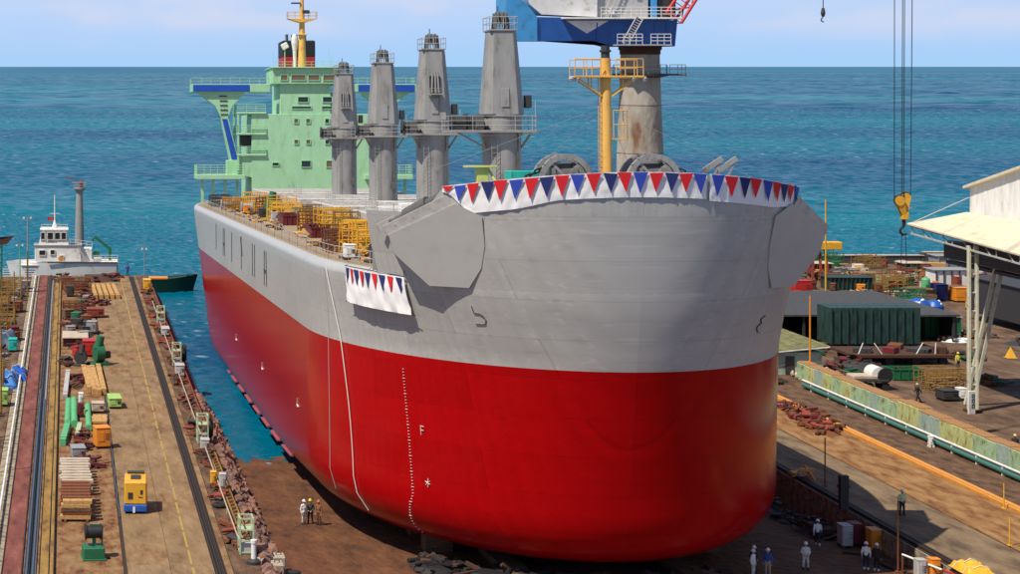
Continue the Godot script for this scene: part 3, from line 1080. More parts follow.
func deckhouse():
	var n = node("deckhouse", ship, S(0, 0, 157.0))
	var Y := func(py): return 31.0 - (py - 66.0) / 7.0 + 6.84
	var X := func(px): return (px - 305.0) / 7.0
	var st := mb()
	# lower block, tower and wheelhouse
	box(st, Vector3(0.9, (18.0 + Y.call(114)) / 2, -8.0), Vector3(16.9, Y.call(114) - 18.0, 16.0), Basis(), 0.05)
	obj(st, "lower_block", M.mint, n)
	st = mb()
	box(st, Vector3(0.2, (Y.call(114) + Y.call(84)) / 2, -5.5), Vector3(7.2, Y.call(84) - Y.call(114), 10.6), Basis(), 0.05)
	box(st, Vector3(5.2, (Y.call(114) + Y.call(92)) / 2, -7.0), Vector3(3.4, Y.call(92) - Y.call(114), 9.0), Basis(), 0.05)
	obj(st, "tower_block", M.mint, n)
	st = mb()
	box(st, Vector3(0.2, (Y.call(84) + Y.call(68)) / 2, -3.6), Vector3(9.6, Y.call(68) - Y.call(84), 8.0), Basis(), 0.06)
	box(st, Vector3(0.2, Y.call(67.5), -3.4), Vector3(10.0, 0.16, 8.6), Basis(), 0.04)
	var wh = obj(st, "wheelhouse", M.mint, n)
	for w in [[281.5, 288], [292, 306], [309, 320], [324, 335.5]]:
		window_at(wh, X.call(w[0]), Y.call(80), X.call(w[1]), Y.call(75), 0.4, M.glass_brown)
	for w in [[299, 97, 309, 102], [324, 97, 333, 102], [302, 161, 311, 167]]:
		window_at(n, X.call(w[0]), Y.call(w[3]), X.call(w[1 + 1]), Y.call(w[1]), 0.0 if w[1] > 114 else -0.2)
	window_at(n, X.call(327), Y.call(167), X.call(335), Y.call(161), 0.0, M.glass_brown)
	for w in [[273, 163, 279, 165.5], [293, 106.5, 312, 108.5], [323, 106.5, 334, 108.5]]:
		window_at(n, X.call(w[0]), Y.call(w[3]), X.call(w[2]), Y.call(w[1]), 0.0 if w[1] > 114 else -0.2)
	for py in [119, 140]:
		for px in [295, 307, 326]:
			window_at(n, X.call(px), Y.call(py + 4), X.call(px + 3.6), Y.call(py), 0.0, M.glass_brown if (px + py) % 3 == 0 else M.glass)
	# open decks at the port side of the block
	st = mb()
	for py in [113, 134, 155]:
		box(st, Vector3(-7.55, Y.call(py), -3.2), Vector3(0.0 + 4.2, 0.3, 7.0), Basis(), 0.04)
	for z in [0.1, -6.5]:
		box(st, Vector3(-9.5, (Y.call(178) + Y.call(113)) / 2, z), Vector3(0.28, Y.call(113) - Y.call(178), 0.28))
	box(st, Vector3(-7.9, Y.call(167), -3.3), Vector3(3.4, Y.call(157) - Y.call(178), 6.4))
	obj(st, "open_decks", M.mint, n)
	st = mb()
	for py in [113, 134, 155]:
		railing(st, [Vector3(-9.6, Y.call(py) + 0.15, -6.5), Vector3(-9.6, Y.call(py) + 0.15, 0.25), Vector3(-5.6, Y.call(py) + 0.15, 0.25)], 1.05, 4, 1.3, 0.04)
	obj(st, "deck_railing", M.mint, n)
	st = mb()
	box(st, Vector3(-7.6, Y.call(141), -2.5), Vector3(2.9, 1.7, 3.0), Basis(), 0.05)
	obj(st, "storage_locker", M.dark, n)
	# bridge wings with their raking supports
	for sd in [-1.0, 1.0]:
		st = mb()
		box(st, Vector3(sd * 10.5, (Y.call(92) + Y.call(84)) / 2, -2.0), Vector3(11.3, Y.call(84) - Y.call(92), 3.6), Basis(), 0.05)
		var w = obj(st, "bridge_wing", M.mint, n)
		st = mb()
		box(st, Vector3(sd * 11.85, (Y.call(91.5) + Y.call(84.6)) / 2, -0.17), Vector3(8.1, Y.call(84.6) - Y.call(91.5), 0.08), Basis(), 0.02)
		obj(st, "blue_panel", M.wing_blue, w)
		st = mb()
		railing(st, [Vector3(sd * 16.1, Y.call(84), -0.3), Vector3(sd * 5.0, Y.call(84), -0.3)], 0.9, 2, 1.4, 0.035)
		railing(st, [Vector3(sd * 16.1, Y.call(84), -3.6), Vector3(sd * 16.1, Y.call(84), -0.3)], 0.9, 2, 1.4, 0.035)
		obj(st, "wing_railing", M.mint, w)
		st = mb()
		var z := -0.6
		var A := func(px, py): return Vector3(X.call(px) * -sd, Y.call(py), z)
		prism(st, [A.call(198, 92), A.call(247, 92), A.call(233, 106), A.call(216, 106)], Vector3(0, 0, -1.6))
		prism(st, [A.call(216, 106), A.call(233, 106), A.call(228.5, 118), A.call(222, 118)], Vector3(0, 0, -1.6))
		prism(st, [A.call(221.5, 118), A.call(229, 118), A.call(240, 163), A.call(231, 163)], Vector3(0, 0, -1.6))
		var sp = obj(st, "wing_support", M.mint, n)
		st = mb()
		prism(st, [A.call(223, 119) + Vector3(0, 0, 0.06), A.call(228, 119) + Vector3(0, 0, 0.06), A.call(238.5, 160) + Vector3(0, 0, 0.06), A.call(232.5, 160) + Vector3(0, 0, 0.06)], Vector3(0, 0, -0.04))
		obj(st, "blue_stripe", M.wing_blue, sp)
		st = mb()
		for k in 5:
			var py := 96.0 + k * 4.6
			bar(st, A.call(220 + k * 0.4, py) + Vector3(0, 0, 0.03), A.call(228 + k * 0.2, py) + Vector3(0, 0, 0.03), 0.1, 0.16)
		obj(st, "louvre", M.dark, sp)
		st = mb()
		box(st, Vector3(sd * -1.0 * X.call(221), Y.call(177), -2.5), Vector3(6.9, 0.7, 6.4), Basis(), 0.05)
		box(st, Vector3(sd * -1.0 * X.call(236), Y.call(168), -1.6), Vector3(2.4, 2.2, 2.4), Basis(), 0.05)
		var bp = obj(st, "boat_platform", M.mint, n)
		st = mb()
		var xo: float = -sd * X.call(197.5)
		railing(st, [Vector3(xo, Y.call(175), -5.6), Vector3(xo, Y.call(175), 0.6), Vector3(-sd * X.call(244), Y.call(175), 0.6)], 1.4, 4, 1.0, 0.04)
		obj(st, "platform_railing", M.mint, bp)
		st = mb()
		for px in [203, 214, 226, 238]:
			box(st, Vector3(-sd * X.call(px), (Y.call(178) + 18.0) / 2, -1.0), Vector3(0.35, Y.call(178) - 18.0, 0.35))
		obj(st, "platform_leg", M.mint, bp)
	# base of the block in darker grey
	st = mb()
	box(st, Vector3(0.9, 19.0, 0.1), Vector3(17.0, 1.9, 0.3))
	obj(st, "base_strake", M.ship_grey, n)
	# funnel and radar mast behind and above the wheelhouse
	var f = node("funnel", ship, S(1.3, 0, 176.0))
	st = mb()
	box(st, Vector3(0, 28.0, 0), Vector3(4.9, 20.0, 6.0), Basis(), 0.15)
	obj(st, "casing", M.mint, f)
	st = mb()
	box(st, Vector3(0, 39.0, 0), Vector3(4.94, 2.2, 6.04), Basis(), 0.16)
	obj(st, "red_band", M.red, f)
	st = mb()
	box(st, Vector3(0, 41.2, 0), Vector3(4.98, 2.6, 6.08), Basis(), 0.16)
	obj(st, "black_top", M.black, f)
	st = mb()
	for p in [[-1.6, 1.2, .22], [-0.4, -.5, .35], [.9, .4, .3], [1.5, -1.2, .2]]:
		tube(st, Vector3(p[0], 42.3, p[1]), Vector3(p[0], 43.5, p[1] - 0.4), p[2], p[2], 10)
	obj(st, "exhaust_pipe", M.dark, f)
	var ms = node("radar_mast", ship, S(0.25, 0, 161.0))
	st = mb()
	tube(st, Vector3(0, 37.5, 0), Vector3(0, 42.5, 0), 0.62, 0.45, 14)
	tube(st, Vector3(0, 42.5, 0), Vector3(0, 45.6, 0), 0.42, 0.38, 14)
	tube(st, Vector3(0, 45.6, 0), Vector3(0, 50.5, 0), 0.34, 0.2, 12)
	box(st, Vector3(0, 42.6, 0), Vector3(1.4, 0.16, 1.4), Basis(), 0.03)
	var p := [Vector3(-2.1, 44.9, 0.8), Vector3(2.1, 44.9, 0.8), Vector3(0.5, 44.4, 0.8), Vector3(-0.5, 44.4, 0.8)]
	prism(st, p, Vector3(0, 0, -1.6))
	bar(st, Vector3(-2.0, 48.2, 0), Vector3(2.0, 48.2, 0), 0.14, 0.14)
	obj(st, "pole", M.mast, ms)
	st = mb()
	railing(st, [Vector3(-2.1, 44.9, 0.8), Vector3(2.1, 44.9, 0.8), Vector3(2.1, 44.9, -0.8), Vector3(-2.1, 44.9, -0.8), Vector3(-2.1, 44.9, 0.8)], 1.0, 2, 1.0, 0.03)
	obj(st, "platform_railing", M.mast, ms)
	st = mb()
	box(st, Vector3(0.5, 45.9, 0.7), Vector3(1.0, 0.5, 0.5), Basis(), 0.05)
	obj(st, "radar_scanner", M.dark, ms)
	st = mb()
	box(st, Vector3(-0.9, 47.2, 0.3), Vector3(1.4, 0.22, 0.3), Basis(), 0.04)
	obj(st, "radar_scanner", M.dark, ms)
	st = mb()
	lathe(st, Vector3(-1.0, 41.2, -0.5), [[.001, 1.6], [.35, 1.4], [.5, 0.9], [.5, 0.2], [.3, -1.0], [.2, -3.6]], 12)
	box(st, Vector3(-2.4, 41.0, -1.0), Vector3(1.0, 0.9, 0.5), Basis(Vector3.BACK, 0.5), 0.1)
	tube(st, Vector3(-2.4, 37.6, -1.0), Vector3(-2.4, 40.6, -1.0), 0.06, 0.06, 6)
	obj(st, "antenna_dome", M.white, ms)
	st = mb()
	for q in [[-4.2, 2.4], [-3.6, 1.6], [4.3, 2.0], [3.2, 1.4], [3.9, 3.0]]:
		tube(st, Vector3(q[0], 37.7, 0), Vector3(q[0], 37.7 + q[1], 0), 0.035, 0.02, 5)
	railing(st, [Vector3(-4.6, 37.7, 3.6), Vector3(5.0, 37.7, 3.6)], 0.8, 2, 1.4, 0.028)
	obj(st, "whip_antenna", M.mint, ms)

func forecastle_gear():
	# foremast
	var m = node("foremast", ship, S(0.0, 0, 8.4))
	var st := mb()
	tube(st, Vector3(0, 21.3, 0), Vector3(0, 31.6, 0), 0.36, 0.32, 18)
	obj(st, "pole", M.mast, m)
	st = mb()
	tube(st, Vector3(0, 31.6, 0), Vector3(0, 32.4, 0), 0.27, 0.27, 14)
	tube(st, Vector3(0, 32.0, 0), Vector3(0, 32.12, 0), 0.36, 0.36, 14)
	obj(st, "mast_cap", M.dark, m)
	st = mb()
	box(st, Vector3(0.05, 30.42, 0), Vector3(4.4, 0.12, 1.3), Basis(), 0.02)
	for sd in [-1.0, 1.0]:
		for z in [-0.5, 0.5]:
			bar(st, Vector3(sd * 0.3, 29.2, z * 0.4), Vector3(sd * 1.9, 30.36, z), 0.09, 0.09)
			bar(st, Vector3(sd * 1.0, 29.75, z * .7), Vector3(sd * 1.0, 30.36, z * .7), 0.06, 0.06)
	obj(st, "platform", M.mast, m)
	st = mb()
	railing(st, [Vector3(-2.1, 30.48, 0.62), Vector3(-0.5, 30.48, 0.62)], 1.05, 2, 0.55, 0.035)
	railing(st, [Vector3(0.5, 30.48, 0.62), Vector3(2.2, 30.48, 0.62)], 1.05, 2, 0.55, 0.035)
	railing(st, [Vector3(-2.1, 30.48, -0.62), Vector3(2.2, 30.48, -0.62)], 1.05, 2, 1.0, 0.03)
	obj(st, "platform_railing", M.mast, m)
	st = mb()
	for x in [-2.3, 2.3, -1.9, 1.6]:
		lathe(st, Vector3(x, 30.3, 0.5), [[.001, .16], [.13, .12], [.16, 0], [.1, -.16], [.001, -.2]], 8)
	obj(st, "deck_light", M.grey_light, m)
	st = mb()
	box(st, Vector3(0.75, 26.5, 0), Vector3(0.9, 0.08, 0.8), Basis(), 0.01)
	railing(st, [Vector3(0.35, 26.5, 0.4), Vector3(1.2, 26.5, 0.4), Vector3(1.2, 26.5, -0.4)], 1.8, 2, 0.9, 0.03)
	obj(st, "lookout_step", M.mast, m)
	st = mb()
	ladder(st, Vector3(-0.5, 21.3, 0.1), Vector3(-0.45, 30.4, 0.1), 0.35, 0.022, Vector3(0, 0, 1))
	obj(st, "ladder", M.mast, m)
	st = mb()
	for q in [[S(-11.5, 24.0, 13.0), -1], [S(9.3, 23.6, 6.0), 1], [S(3.4, 22.0, 11.5), 1], [S(-6.5, 22.0, 12.5), -1]]:
		tube(st, Vector3(0, 28.6, 0), q[0] - m.position, 0.011, 0.011, 4)
	obj(st, "stay_wire", M.grey, m)
	# windlasses: a pair of raised frames with chain wheel and drum
	for sd in [-1.0, 1.0]:
		var w = node("windlass", ship, S(sd * 2.75, 21.3, 8.6))
		w.scale = Vector3(1.15, 1.13, 1.1)
		st = mb()
		for z in [0.75, -0.75]:      # arched frames fore and aft of the wheel, with crossed stays
			for k in 10:
				var a0 := PI * k / 10.0
				var a1 := PI * (k + 1) / 10.0
				bar(st, Vector3(cos(a0) * 1.35, 2.3 + sin(a0) * 1.35, z), Vector3(cos(a1) * 1.35, 2.3 + sin(a1) * 1.35, z), 0.3, 0.3)
			for x in [-1.35, 1.35]: bar(st, Vector3(x * 1.15, 0, z), Vector3(x, 2.4, z), 0.3, 0.3)
			bar(st, Vector3(-1.0, 1.4, z), Vector3(0.8, 3.3, z), 0.16, 0.16)
			bar(st, Vector3(1.0, 1.4, z), Vector3(-0.8, 3.3, z), 0.16, 0.16)
		obj(st, "side_frame", M.ship_grey, w)
		st = mb()
		tube(st, Vector3(-0.7, 2.5, 0), Vector3(0.5, 2.5, 0), 0.85, 0.85, 18)
		tube(st, Vector3(-0.8, 2.3, 0), Vector3(-0.6, 2.3, 0), 1.1, 1.1, 18)
		tube(st, Vector3(0.4, 2.3, 0), Vector3(0.6, 2.3, 0), 1.1, 1.1, 18)
		obj(st, "chain_wheel", M.ship_dark, w)
		st = mb()
		tube(st, Vector3(sd * 1.2 - 0.6, 1.5, -0.2), Vector3(sd * 1.2 + 0.6, 1.5, -0.2), 0.7, 0.7, 16)
		box(st, Vector3(sd * 1.2, 0.4, 0), Vector3(1.5, 0.8, 2.0), Basis(), 0.06)
		obj(st, "mooring_drum", M.grey, w)
		# chain down to the hawse
		var ch := mb()
		var a := S(sd * 3.3, 25.3, 8.2)
		var b := S(sd * 8.0, 23.4, 6.6)
		for k in 16:
			var p := a.lerp(b, k / 15.0) + Vector3(0, -0.4 * sin(PI * k / 15.0), 0)
			var dir := (b - a).normalized()
			var side := Vector3(0, 1, 0) if k % 2 == 0 else Vector3(0, 0, 1)
			for e in [-1.0, 1.0]:
				bar(ch, p - dir * 0.19 + side * 0.1 * e, p + dir * 0.19 + side * 0.1 * e, 0.1, 0.1)
				bar(ch, p + dir * 0.19 * e - side * 0.12, p + dir * 0.19 * e + side * 0.12, 0.09, 0.09)
		obj(ch, "anchor_chain", M.black, ship)
	var st2 := mb()
	for q in [[S(-4.9, 22.9, 9.5), Vector3(2.2, 3.2, 1.6)], [S(-2.6, 22.8, 10.6), Vector3(2.0, 3.0, 1.4)]]:
		box(st2, q[0], q[1], Basis(), 0.04)
	obj(st2, "winch_housing", M.turquoise, ship)
	st2 = mb()
	box(st2, S(-7.3, 23.0, 11.0), Vector3(0.75, 3.4, 0.6), Basis(), 0.03)
	box(st2, S(-7.4, 24.75, 11.0), Vector3(2.0, 0.14, 1.0), Basis(), 0.02)
	bar(st2, S(-6.9, 24.6, 11.0), S(-5.6, 22.2, 10.0), 0.14, 0.14)
	obj(st2, "davit_post", M.yellow_green, ship)
	st2 = mb()
	for q in [[-6.4, 10.2], [-5.7, 10.9], [-6.0, 9.3]]:
		bar(st2, S(q[0], 21.3, q[1]), S(q[0] + 0.3, 23.7, q[1]), 0.18, 0.18)
		bar(st2, S(q[0] - 0.5, 22.9, q[1]), S(q[0] + 0.7, 23.3, q[1]), 0.14, 0.14)
		tube(st2, S(q[0] - 0.3, 22.3, q[1]), S(q[0] + 0.5, 22.3, q[1]), 0.45, 0.45, 12)
	obj(st2, "mooring_winch", M.ship_dark, ship)
	st2 = mb()
	for q in [[5.8, 7.6], [6.7, 7.6]]:
		bar(st2, S(q[0], 21.3, q[1]), S(q[0] + 0.1, 24.6, q[1]), 0.16, 0.16)
		bar(st2, S(q[0], 24.5, q[1]), S(q[0] + 1.2, 25.3, q[1]), 0.22, 0.3)
		bar(st2, S(q[0], 22.8, q[1]), S(q[0] + 1.1, 25.2, q[1]), 0.14, 0.14)
	obj(st2, "chain_stopper", M.ship_grey, ship)
	st2 = mb()
	for q in [[1.2, 9.6, .55], [4.2, 9.2, .5], [0.9, 10.8, .5]]:
		tube(st2, S(q[0] - 0.6, 22.9, q[1]), S(q[0] + 0.6, 22.9, q[1]), q[2], q[2], 14)
		box(st2, S(q[0], 21.85, q[1]), Vector3(1.4, 1.1, 1.2), Basis(), 0.05)
	obj(st2, "rope_drum", M.timber, ship)
	# forecastle railing and lockers on the port side abaft the bulwark
	st2 = mb()
	railing(st2, [S(-11.6, 21.3, 8.4), S(-13.0, 21.3, 11.0), S(-13.7, 21.3, 13.3), S(-7.0, 21.3, 13.3)], 1.15, 3, 1.2, 0.035)
	railing(st2, [S(11.6, 21.3, 8.4), S(13.0, 21.3, 11.0), S(13.7, 21.3, 13.3), S(7.0, 21.3, 13.3)], 1.15, 3, 1.2, 0.035)
	obj(st2, "forecastle_railing", M.white, ship)
	st2 = mb()
	box(st2, S(-11.6, 21.85, 12.3), Vector3(1.6, 1.0, 0.9), Basis(), 0.05)
	box(st2, S(-9.9, 21.75, 12.5), Vector3(1.1, 0.8, 0.9), Basis(), 0.05)
	obj(st2, "deck_locker", M.white, ship)

func on_hull(u_side, s, h, off := 0.03) -> Vector3:
	var b := half_beam(s, h)
	var e := 0.05
	var ds := (half_beam(s + e, h) - half_beam(s - e, h)) / (2 * e)
	var n := Vector3(u_side, 0, ds).normalized()
	return S(u_side * b, h, s) + n * off

func stroke(st, pts, w, side, off := 0.03):
	# flat painted line over the shell, pts = [s, h]
	for i in pts.size() - 1:
		var a := on_hull(side, pts[i][0], pts[i][1], off)
		var b := on_hull(side, pts[i + 1][0], pts[i + 1][1], off)
		bar(st, a, b, w, 0.02)

func hull_marks():
	# draught marks: a ladder of small white ticks running down to the keel
	var st := mb()
	var h := 11.6
	while h > 0.7:
		var s: float = 12.8 + max(0.0, 3.5 - h) * 0.55
		var w := 0.16 if int(round(h * 5)) % 5 else 0.34
		stroke(st, [[s - w * 0.3, h], [s + w * 0.3, h]], 0.06, -1.0, 0.04)
		h -= 0.2
	obj(st, "draught_marks", M.mark_white, ship)
	# the bow symbol: a short stem over a hook
	st = mb()
	stroke(st, [[6.3, 16.2], [6.33, 15.78], [6.05, 15.76], [5.88, 15.6], [5.84, 15.37], [5.92, 15.18], [6.05, 15.1], [6.5, 15.08]], 0.06, -1.0)
	obj(st, "bow_symbol", M.mark_black, ship)
	st = mb()
	stroke(st, [[6.7, 15.6], [6.3, 15.4], [6.6, 15.15], [6.25, 14.9], [6.5, 14.6], [6.9, 14.5]], 0.07, 1.0)
	obj(st, "bow_symbol", M.mark_black, ship)
	st = mb()
	stroke(st, [[11.75, 8.1], [11.78, 7.5]], 0.07, -1.0)
	stroke(st, [[11.75, 8.08], [11.5, 8.05]], 0.07, -1.0)
	stroke(st, [[11.76, 7.82], [11.55, 7.8]], 0.07, -1.0)
	stroke(st, [[11.75, 4.55], [11.45, 4.4]], 0.09, -1.0)
	stroke(st, [[11.55, 4.75], [11.62, 4.2]], 0.09, -1.0)
	stroke(st, [[11.45, 4.6], [11.75, 4.32]], 0.09, -1.0)
	obj(st, "thruster_mark", M.mark_white, ship)
	for q in [[36.0, 6.1], [62.0, 5.9], [88.0, 5.9]]:
		st = mb()
		stroke(st, [[q[0], q[1] + 0.5], [q[0] + 0.2, q[1]], [q[0] - 0.3, q[1] - 0.1]], 0.12, -1.0)
		obj(st, "side_mark", M.mark_white, ship)
	# tall dark letter strokes on the port topside
	st = mb()
	for q in [[114.0, 17.0, 13.9, 0], [103.0, 16.9, 13.8, 1], [93.0, 16.9, 13.7, 0], [81.5, 17.0, 13.6, 2], [69.5, 16.8, 13.7, 3], [59.0, 16.7, 13.6, 1]]:
		var s: float = q[0]
		var t: float = q[1]
		var b: float = q[2]
		match q[3]:
			0:
				stroke(st, [[s, t], [s, b]], 0.34, -1.0)
			1:
				stroke(st, [[s + 1.0, b], [s + 0.8, t]], 0.26, -1.0)
				stroke(st, [[s - 1.0, b], [s - 0.6, t]], 0.26, -1.0)
				stroke(st, [[s + 0.9, b + 1.4], [s - 0.9, b + 1.4]], 0.3, -1.0)
			2:
				stroke(st, [[s + 0.5, b], [s + 0.5, t]], 0.3, -1.0)
				stroke(st, [[s + 0.5, t - 0.1], [s - 0.6, b + 1.4]], 0.2, -1.0)
			3:
				stroke(st, [[s + 1.1, b], [s + 1.1, t]], 0.26, -1.0)
				stroke(st, [[s - 1.0, b], [s - 1.0, t]], 0.26, -1.0)
	obj(st, "name_lettering", M.mark_black, ship)
	# rope left hanging over the side and a plumb line
	st = mb()
	var a := []
	for k in 15:
		var t := k / 14.0
		var hh: float = lerp(17.6, 1.3, t)
		var s: float = lerp(22.5, 19.0, t) - 1.0 * sin(PI * t)
		a.append(on_hull(-1.0, s, hh, 0.12))
	path(st, a, 0.035, 5)
	obj(st, "hanging_rope", M.rope_white, ship)
	st = mb()
	a = []
	for k in 12:
		a.append(on_hull(-1.0, 23.2, lerp(17.6, 2.0, k / 11.0), 0.08))
	path(st, a, 0.02, 4)
	obj(st, "plumb_line", M.grey_light, ship)
	# bilge keel strakes
	for k in 9:
		st = mb()
		var s0 := 44.0 + k * 8.0
		bar(st, S(-half_beam(s0, 0.9) - 0.05, 0.9, s0), S(-half_beam(s0 + 5.4, 0.9) - 0.05, 0.9, s0 + 5.4), 0.5, 0.14)
		obj(st, "bilge_keel", M.maroon_pale, ship)

# ---------------------------------------------------------------- bunting
func pennant(parent, a: Vector3, b: Vector3, tip: Vector3, m):
	var st := mb()
	var n := (b - a).cross(tip - a).normalized() * 0.012
	face(st, [a + n, b + n, tip + n], n)
	face(st, [a - n, b - n, tip - n], -n)
	for e in [[a, b], [b, tip], [tip, a]]:
		face(st, [e[0] + n, e[1] + n, e[1] - n, e[0] - n], (e[0] + e[1]) * 0.5 - (a + b + tip) / 3.0)
	obj(st, "pennant", m, parent)

func bow_bunting(label, u0, u1, count, first_red, bottom: Callable, seed_):
	var t = thing("bunting_banner", label, "banner", ship.position, 0.0, "festive bunting on the bow")
	t.rotation = ship.rotation
	var wv := noise(seed_, 0.9, 3)
	# walk along the bulwark so that the flags come out even in length
	var us := [u0]
	var len_ := [0.0]
	var u: float = u0
	while u < u1:
		var un: float = min(u1, u + 0.04)
		var a := S(u, 23.6, bow_s(u, 23.6))
		var b := S(un, 23.6, bow_s(un, 23.6))
		len_.append(len_[-1] + a.distance_to(b))
		us.append(un)
		u = un
	var at := func(l):
		var k: int = len_.bsearch(l)
		return us[clampi(k, 0, us.size() - 1)]
	var pt := func(uu, drop, off):
		var h: float = bulwark_top(uu) + 0.08 - drop
		var p := S(uu, h, bow_s(uu, h))
		var q := S(uu + 0.05, h, bow_s(uu + 0.05, h)) - S(uu - 0.05, h, bow_s(uu - 0.05, h))
		var n := Vector3(-q.z, 0, q.x).normalized()
		if n.z < 0: n = -n
		return p + n * (off + 0.055 * wv.get_noise_2d(uu * 1.6, drop * 1.2))
	var total: float = len_[-1]
	var st := mb()
	var rows := []
	for i in 9:
		var row := []
		for k in 121:
			var uu: float = at.call(total * k / 120.0)
			row.append(pt.call(uu, bottom.call(uu) * i / 8.0, 0.09))
		rows.append(row)
	sheet(st, rows, func(_p): return Vector3(0, 0, 1))
	var inner := []
	for row in rows:
		var r2 := []
		for p in row: r2.append(p + Vector3(0, 0, -0.012))
		inner.append(r2)
	sheet(st, inner, func(_p): return Vector3(0, 0, -1))
	obj(st, "cloth", M.cloth_white, t)
	var jt := RandomNumberGenerator.new()
	jt.seed = seed_
	for k in count:
		var c: float = total * (k + 0.5 + jt.randf_range(-.07, .07)) / count
		var w: float = total / count * 0.47
		var ul: float = at.call(c - w)
		var um: float = at.call(c + jt.randf_range(-.09, .09))
		var ur: float = at.call(c + w)
		var m = M.cloth_red if (k % 2 == 0) == first_red else (M.cloth_blue if k % 4 < 2 else M.navy)
		pennant(t, pt.call(ul, jt.randf_range(.0, .1), 0.17), pt.call(ur, jt.randf_range(.0, .1), 0.17), pt.call(um, min(1.25, bottom.call(um) * 0.82) * jt.randf_range(.92, 1.06), jt.randf_range(.17, .22)), m)

func make_bunting():
	bow_bunting("long white bunting with red and blue pennants round the bow bulwark", -10.85, 3.75, 18, true, func(u): return 1.5 + 0.35 * smoothstep(-4.5, -7.5, u) - 1.5 * smoothstep(-9.2, -10.9, u), 51)
	bow_bunting("shorter white bunting with red and blue pennants at the starboard end of the bulwark", 3.95, 10.95, 9, false, func(u): return 1.6 - 0.3 * smoothstep(8.0, 10.9, u), 52)
	var t = thing("bunting_banner", "small white bunting panel with red and blue pennants on the grey hull side", "banner", ship.position)
	t.rotation = ship.rotation
	var wv := noise(53, 0.9, 2)
	var pt := func(a, b, off):
		var s: float = lerp(17.8, 10.5, a)
		var h: float = lerp(17.95, 15.55, b) - 0.25 * a
		return on_hull(-1.0, s, h, 0.22 + 0.25 * b + off + 0.12 * wv.get_noise_2d(a * 9.0, b * 2.0) + 0.15 * sin(a * PI))
	var st := mb()
	for off in [0.0, -0.015]:
		var rows := []
		for i in 7:
			var row := []
			for k in 25: row.append(pt.call(k / 24.0, i / 6.0, off))
			rows.append(row)
		sheet(st, rows, func(_p): return Vector3(-1, 0, 0.5))
	obj(st, "cloth", M.cloth_white, t)
	st = mb()
	tube(st, pt.call(-0.01, -0.01, 0.0), pt.call(1.01, -0.01, 0.0), 0.03, 0.03, 5)
	for a in [0.0, 0.5, 1.0]:
		tube(st, pt.call(a, 0.0, 0.0), on_hull(-1.0, lerp(17.8, 10.5, a), 18.1, 0.02), 0.02, 0.02, 4)
	tube(st, pt.call(-0.04, 1.0, 0.0), pt.call(1.04, 1.0, 0.0), 0.025, 0.025, 5)
	obj(st, "line", M.wire, t)
	for k in 9:
		var c := (k + 0.5) / 9.0
		pennant(t, pt.call(c - 0.042, 0.03, 0.05), pt.call(c + 0.042, 0.03, 0.05), pt.call(c, 0.46, 0.06), M.navy if k % 2 == 0 else M.cloth_red)

# ---------------------------------------------------------------- builders' gear
func on_ship(u, h, s) -> Vector3:
	return ship.transform * S(u, h, s)

func scaffold_stack(label, at, w, hgt, d, m, turn := 0.0, group := "scaffold frames on the main deck", bays := 3):
	# bundles of tubular frames standing on edge
	var t = thing("scaffold_stack", label, "scaffolding", at, turn, group)
	var r := RandomNumberGenerator.new()
	r.seed = hash(label)
	for k in bays:
		var z: float = lerp(-d / 2, d / 2, (k + 0.5) / bays)
		var st := mb()
		var tl := r.randf_range(-0.12, 0.12)
		var hh: float = hgt * r.randf_range(0.7, 1.0)
		for x in [-0.5, -0.17, 0.17, 0.5]:
			tube(st, Vector3(x * w, 0, z), Vector3(x * w + tl, hh, z + tl), 0.05, 0.05, 5)
		for f in [0.12, 0.45, 0.75, 0.97]:
			tube(st, Vector3(-w / 2 + tl * f, hh * f, z + tl * f), Vector3(w / 2 + tl * f, hh * f, z + tl * f), 0.045, 0.045, 5)
		tube(st, Vector3(-w / 2, 0.1, z), Vector3(w / 2 + tl, hh * 0.9, z + tl), 0.04, 0.04, 5)
		obj(st, "frame", m, t)
	var st2 := mb()
	for x in [-0.4, 0.35]:
		tube(st2, Vector3(x * w, hgt * 0.3, -d / 2 - 0.3), Vector3(x * w, hgt * 0.32, d / 2 + 0.3), 0.05, 0.05, 5)
	for k in 3:
		box(st2, Vector3(0, hgt * 0.5 + k * 0.09, lerp(-d * .3, d * .3, k / 2.0)), Vector3(w * 0.9, 0.06, 0.3), Basis(Vector3.UP, 0.1 * k))
	obj(st2, "brace", m, t)
	return t

func skip(label, at, s: Vector3, m, turn := 0.0, called := "skip"):
	var t = thing(called, label, "skip", at, turn)
	var st := mb()
	var w := s.x / 2
	var d := s.z / 2
	var th := 0.05
	box(st, Vector3(0, 0.1, 0), Vector3(s.x - 0.1, 0.12, s.z - 0.1))
	for e in [-1.0, 1.0]:
		box(st, Vector3(e * (w - th), s.y / 2 + 0.05, 0), Vector3(th, s.y - 0.1, s.z), Basis(), 0.01)
		box(st, Vector3(0, s.y / 2 + 0.05, e * (d - th)), Vector3(s.x - 4 * th, s.y - 0.1, th), Basis(), 0.01)
		for k in [-0.6, 0.0, 0.6]:
			box(st, Vector3(k * w, s.y / 2, e * (d + 0.03)), Vector3(0.08, s.y * 0.9, 0.06))
	for e in [-1.0, 1.0]:
		bar(st, Vector3(-w, s.y, e * d), Vector3(w, s.y, e * d), 0.09, 0.09)
		bar(st, Vector3(e * w, s.y, -d), Vector3(e * w, s.y, d), 0.09, 0.09)
	obj(st, "shell", m, t)
	st = mb()
	var r := RandomNumberGenerator.new()
	r.seed = hash(label)
	for k in 9:
		var p := Vector3(r.randf_range(-.7, .7) * w, s.y * 0.75, r.randf_range(-.7, .7) * d)
		bar(st, p, p + Vector3(r.randf_range(-.5, .5), r.randf_range(.1, .45), r.randf_range(-.6, .6)), 0.08, 0.12)
	obj(st, "scrap_load", M.rust_dark, t)
	return t

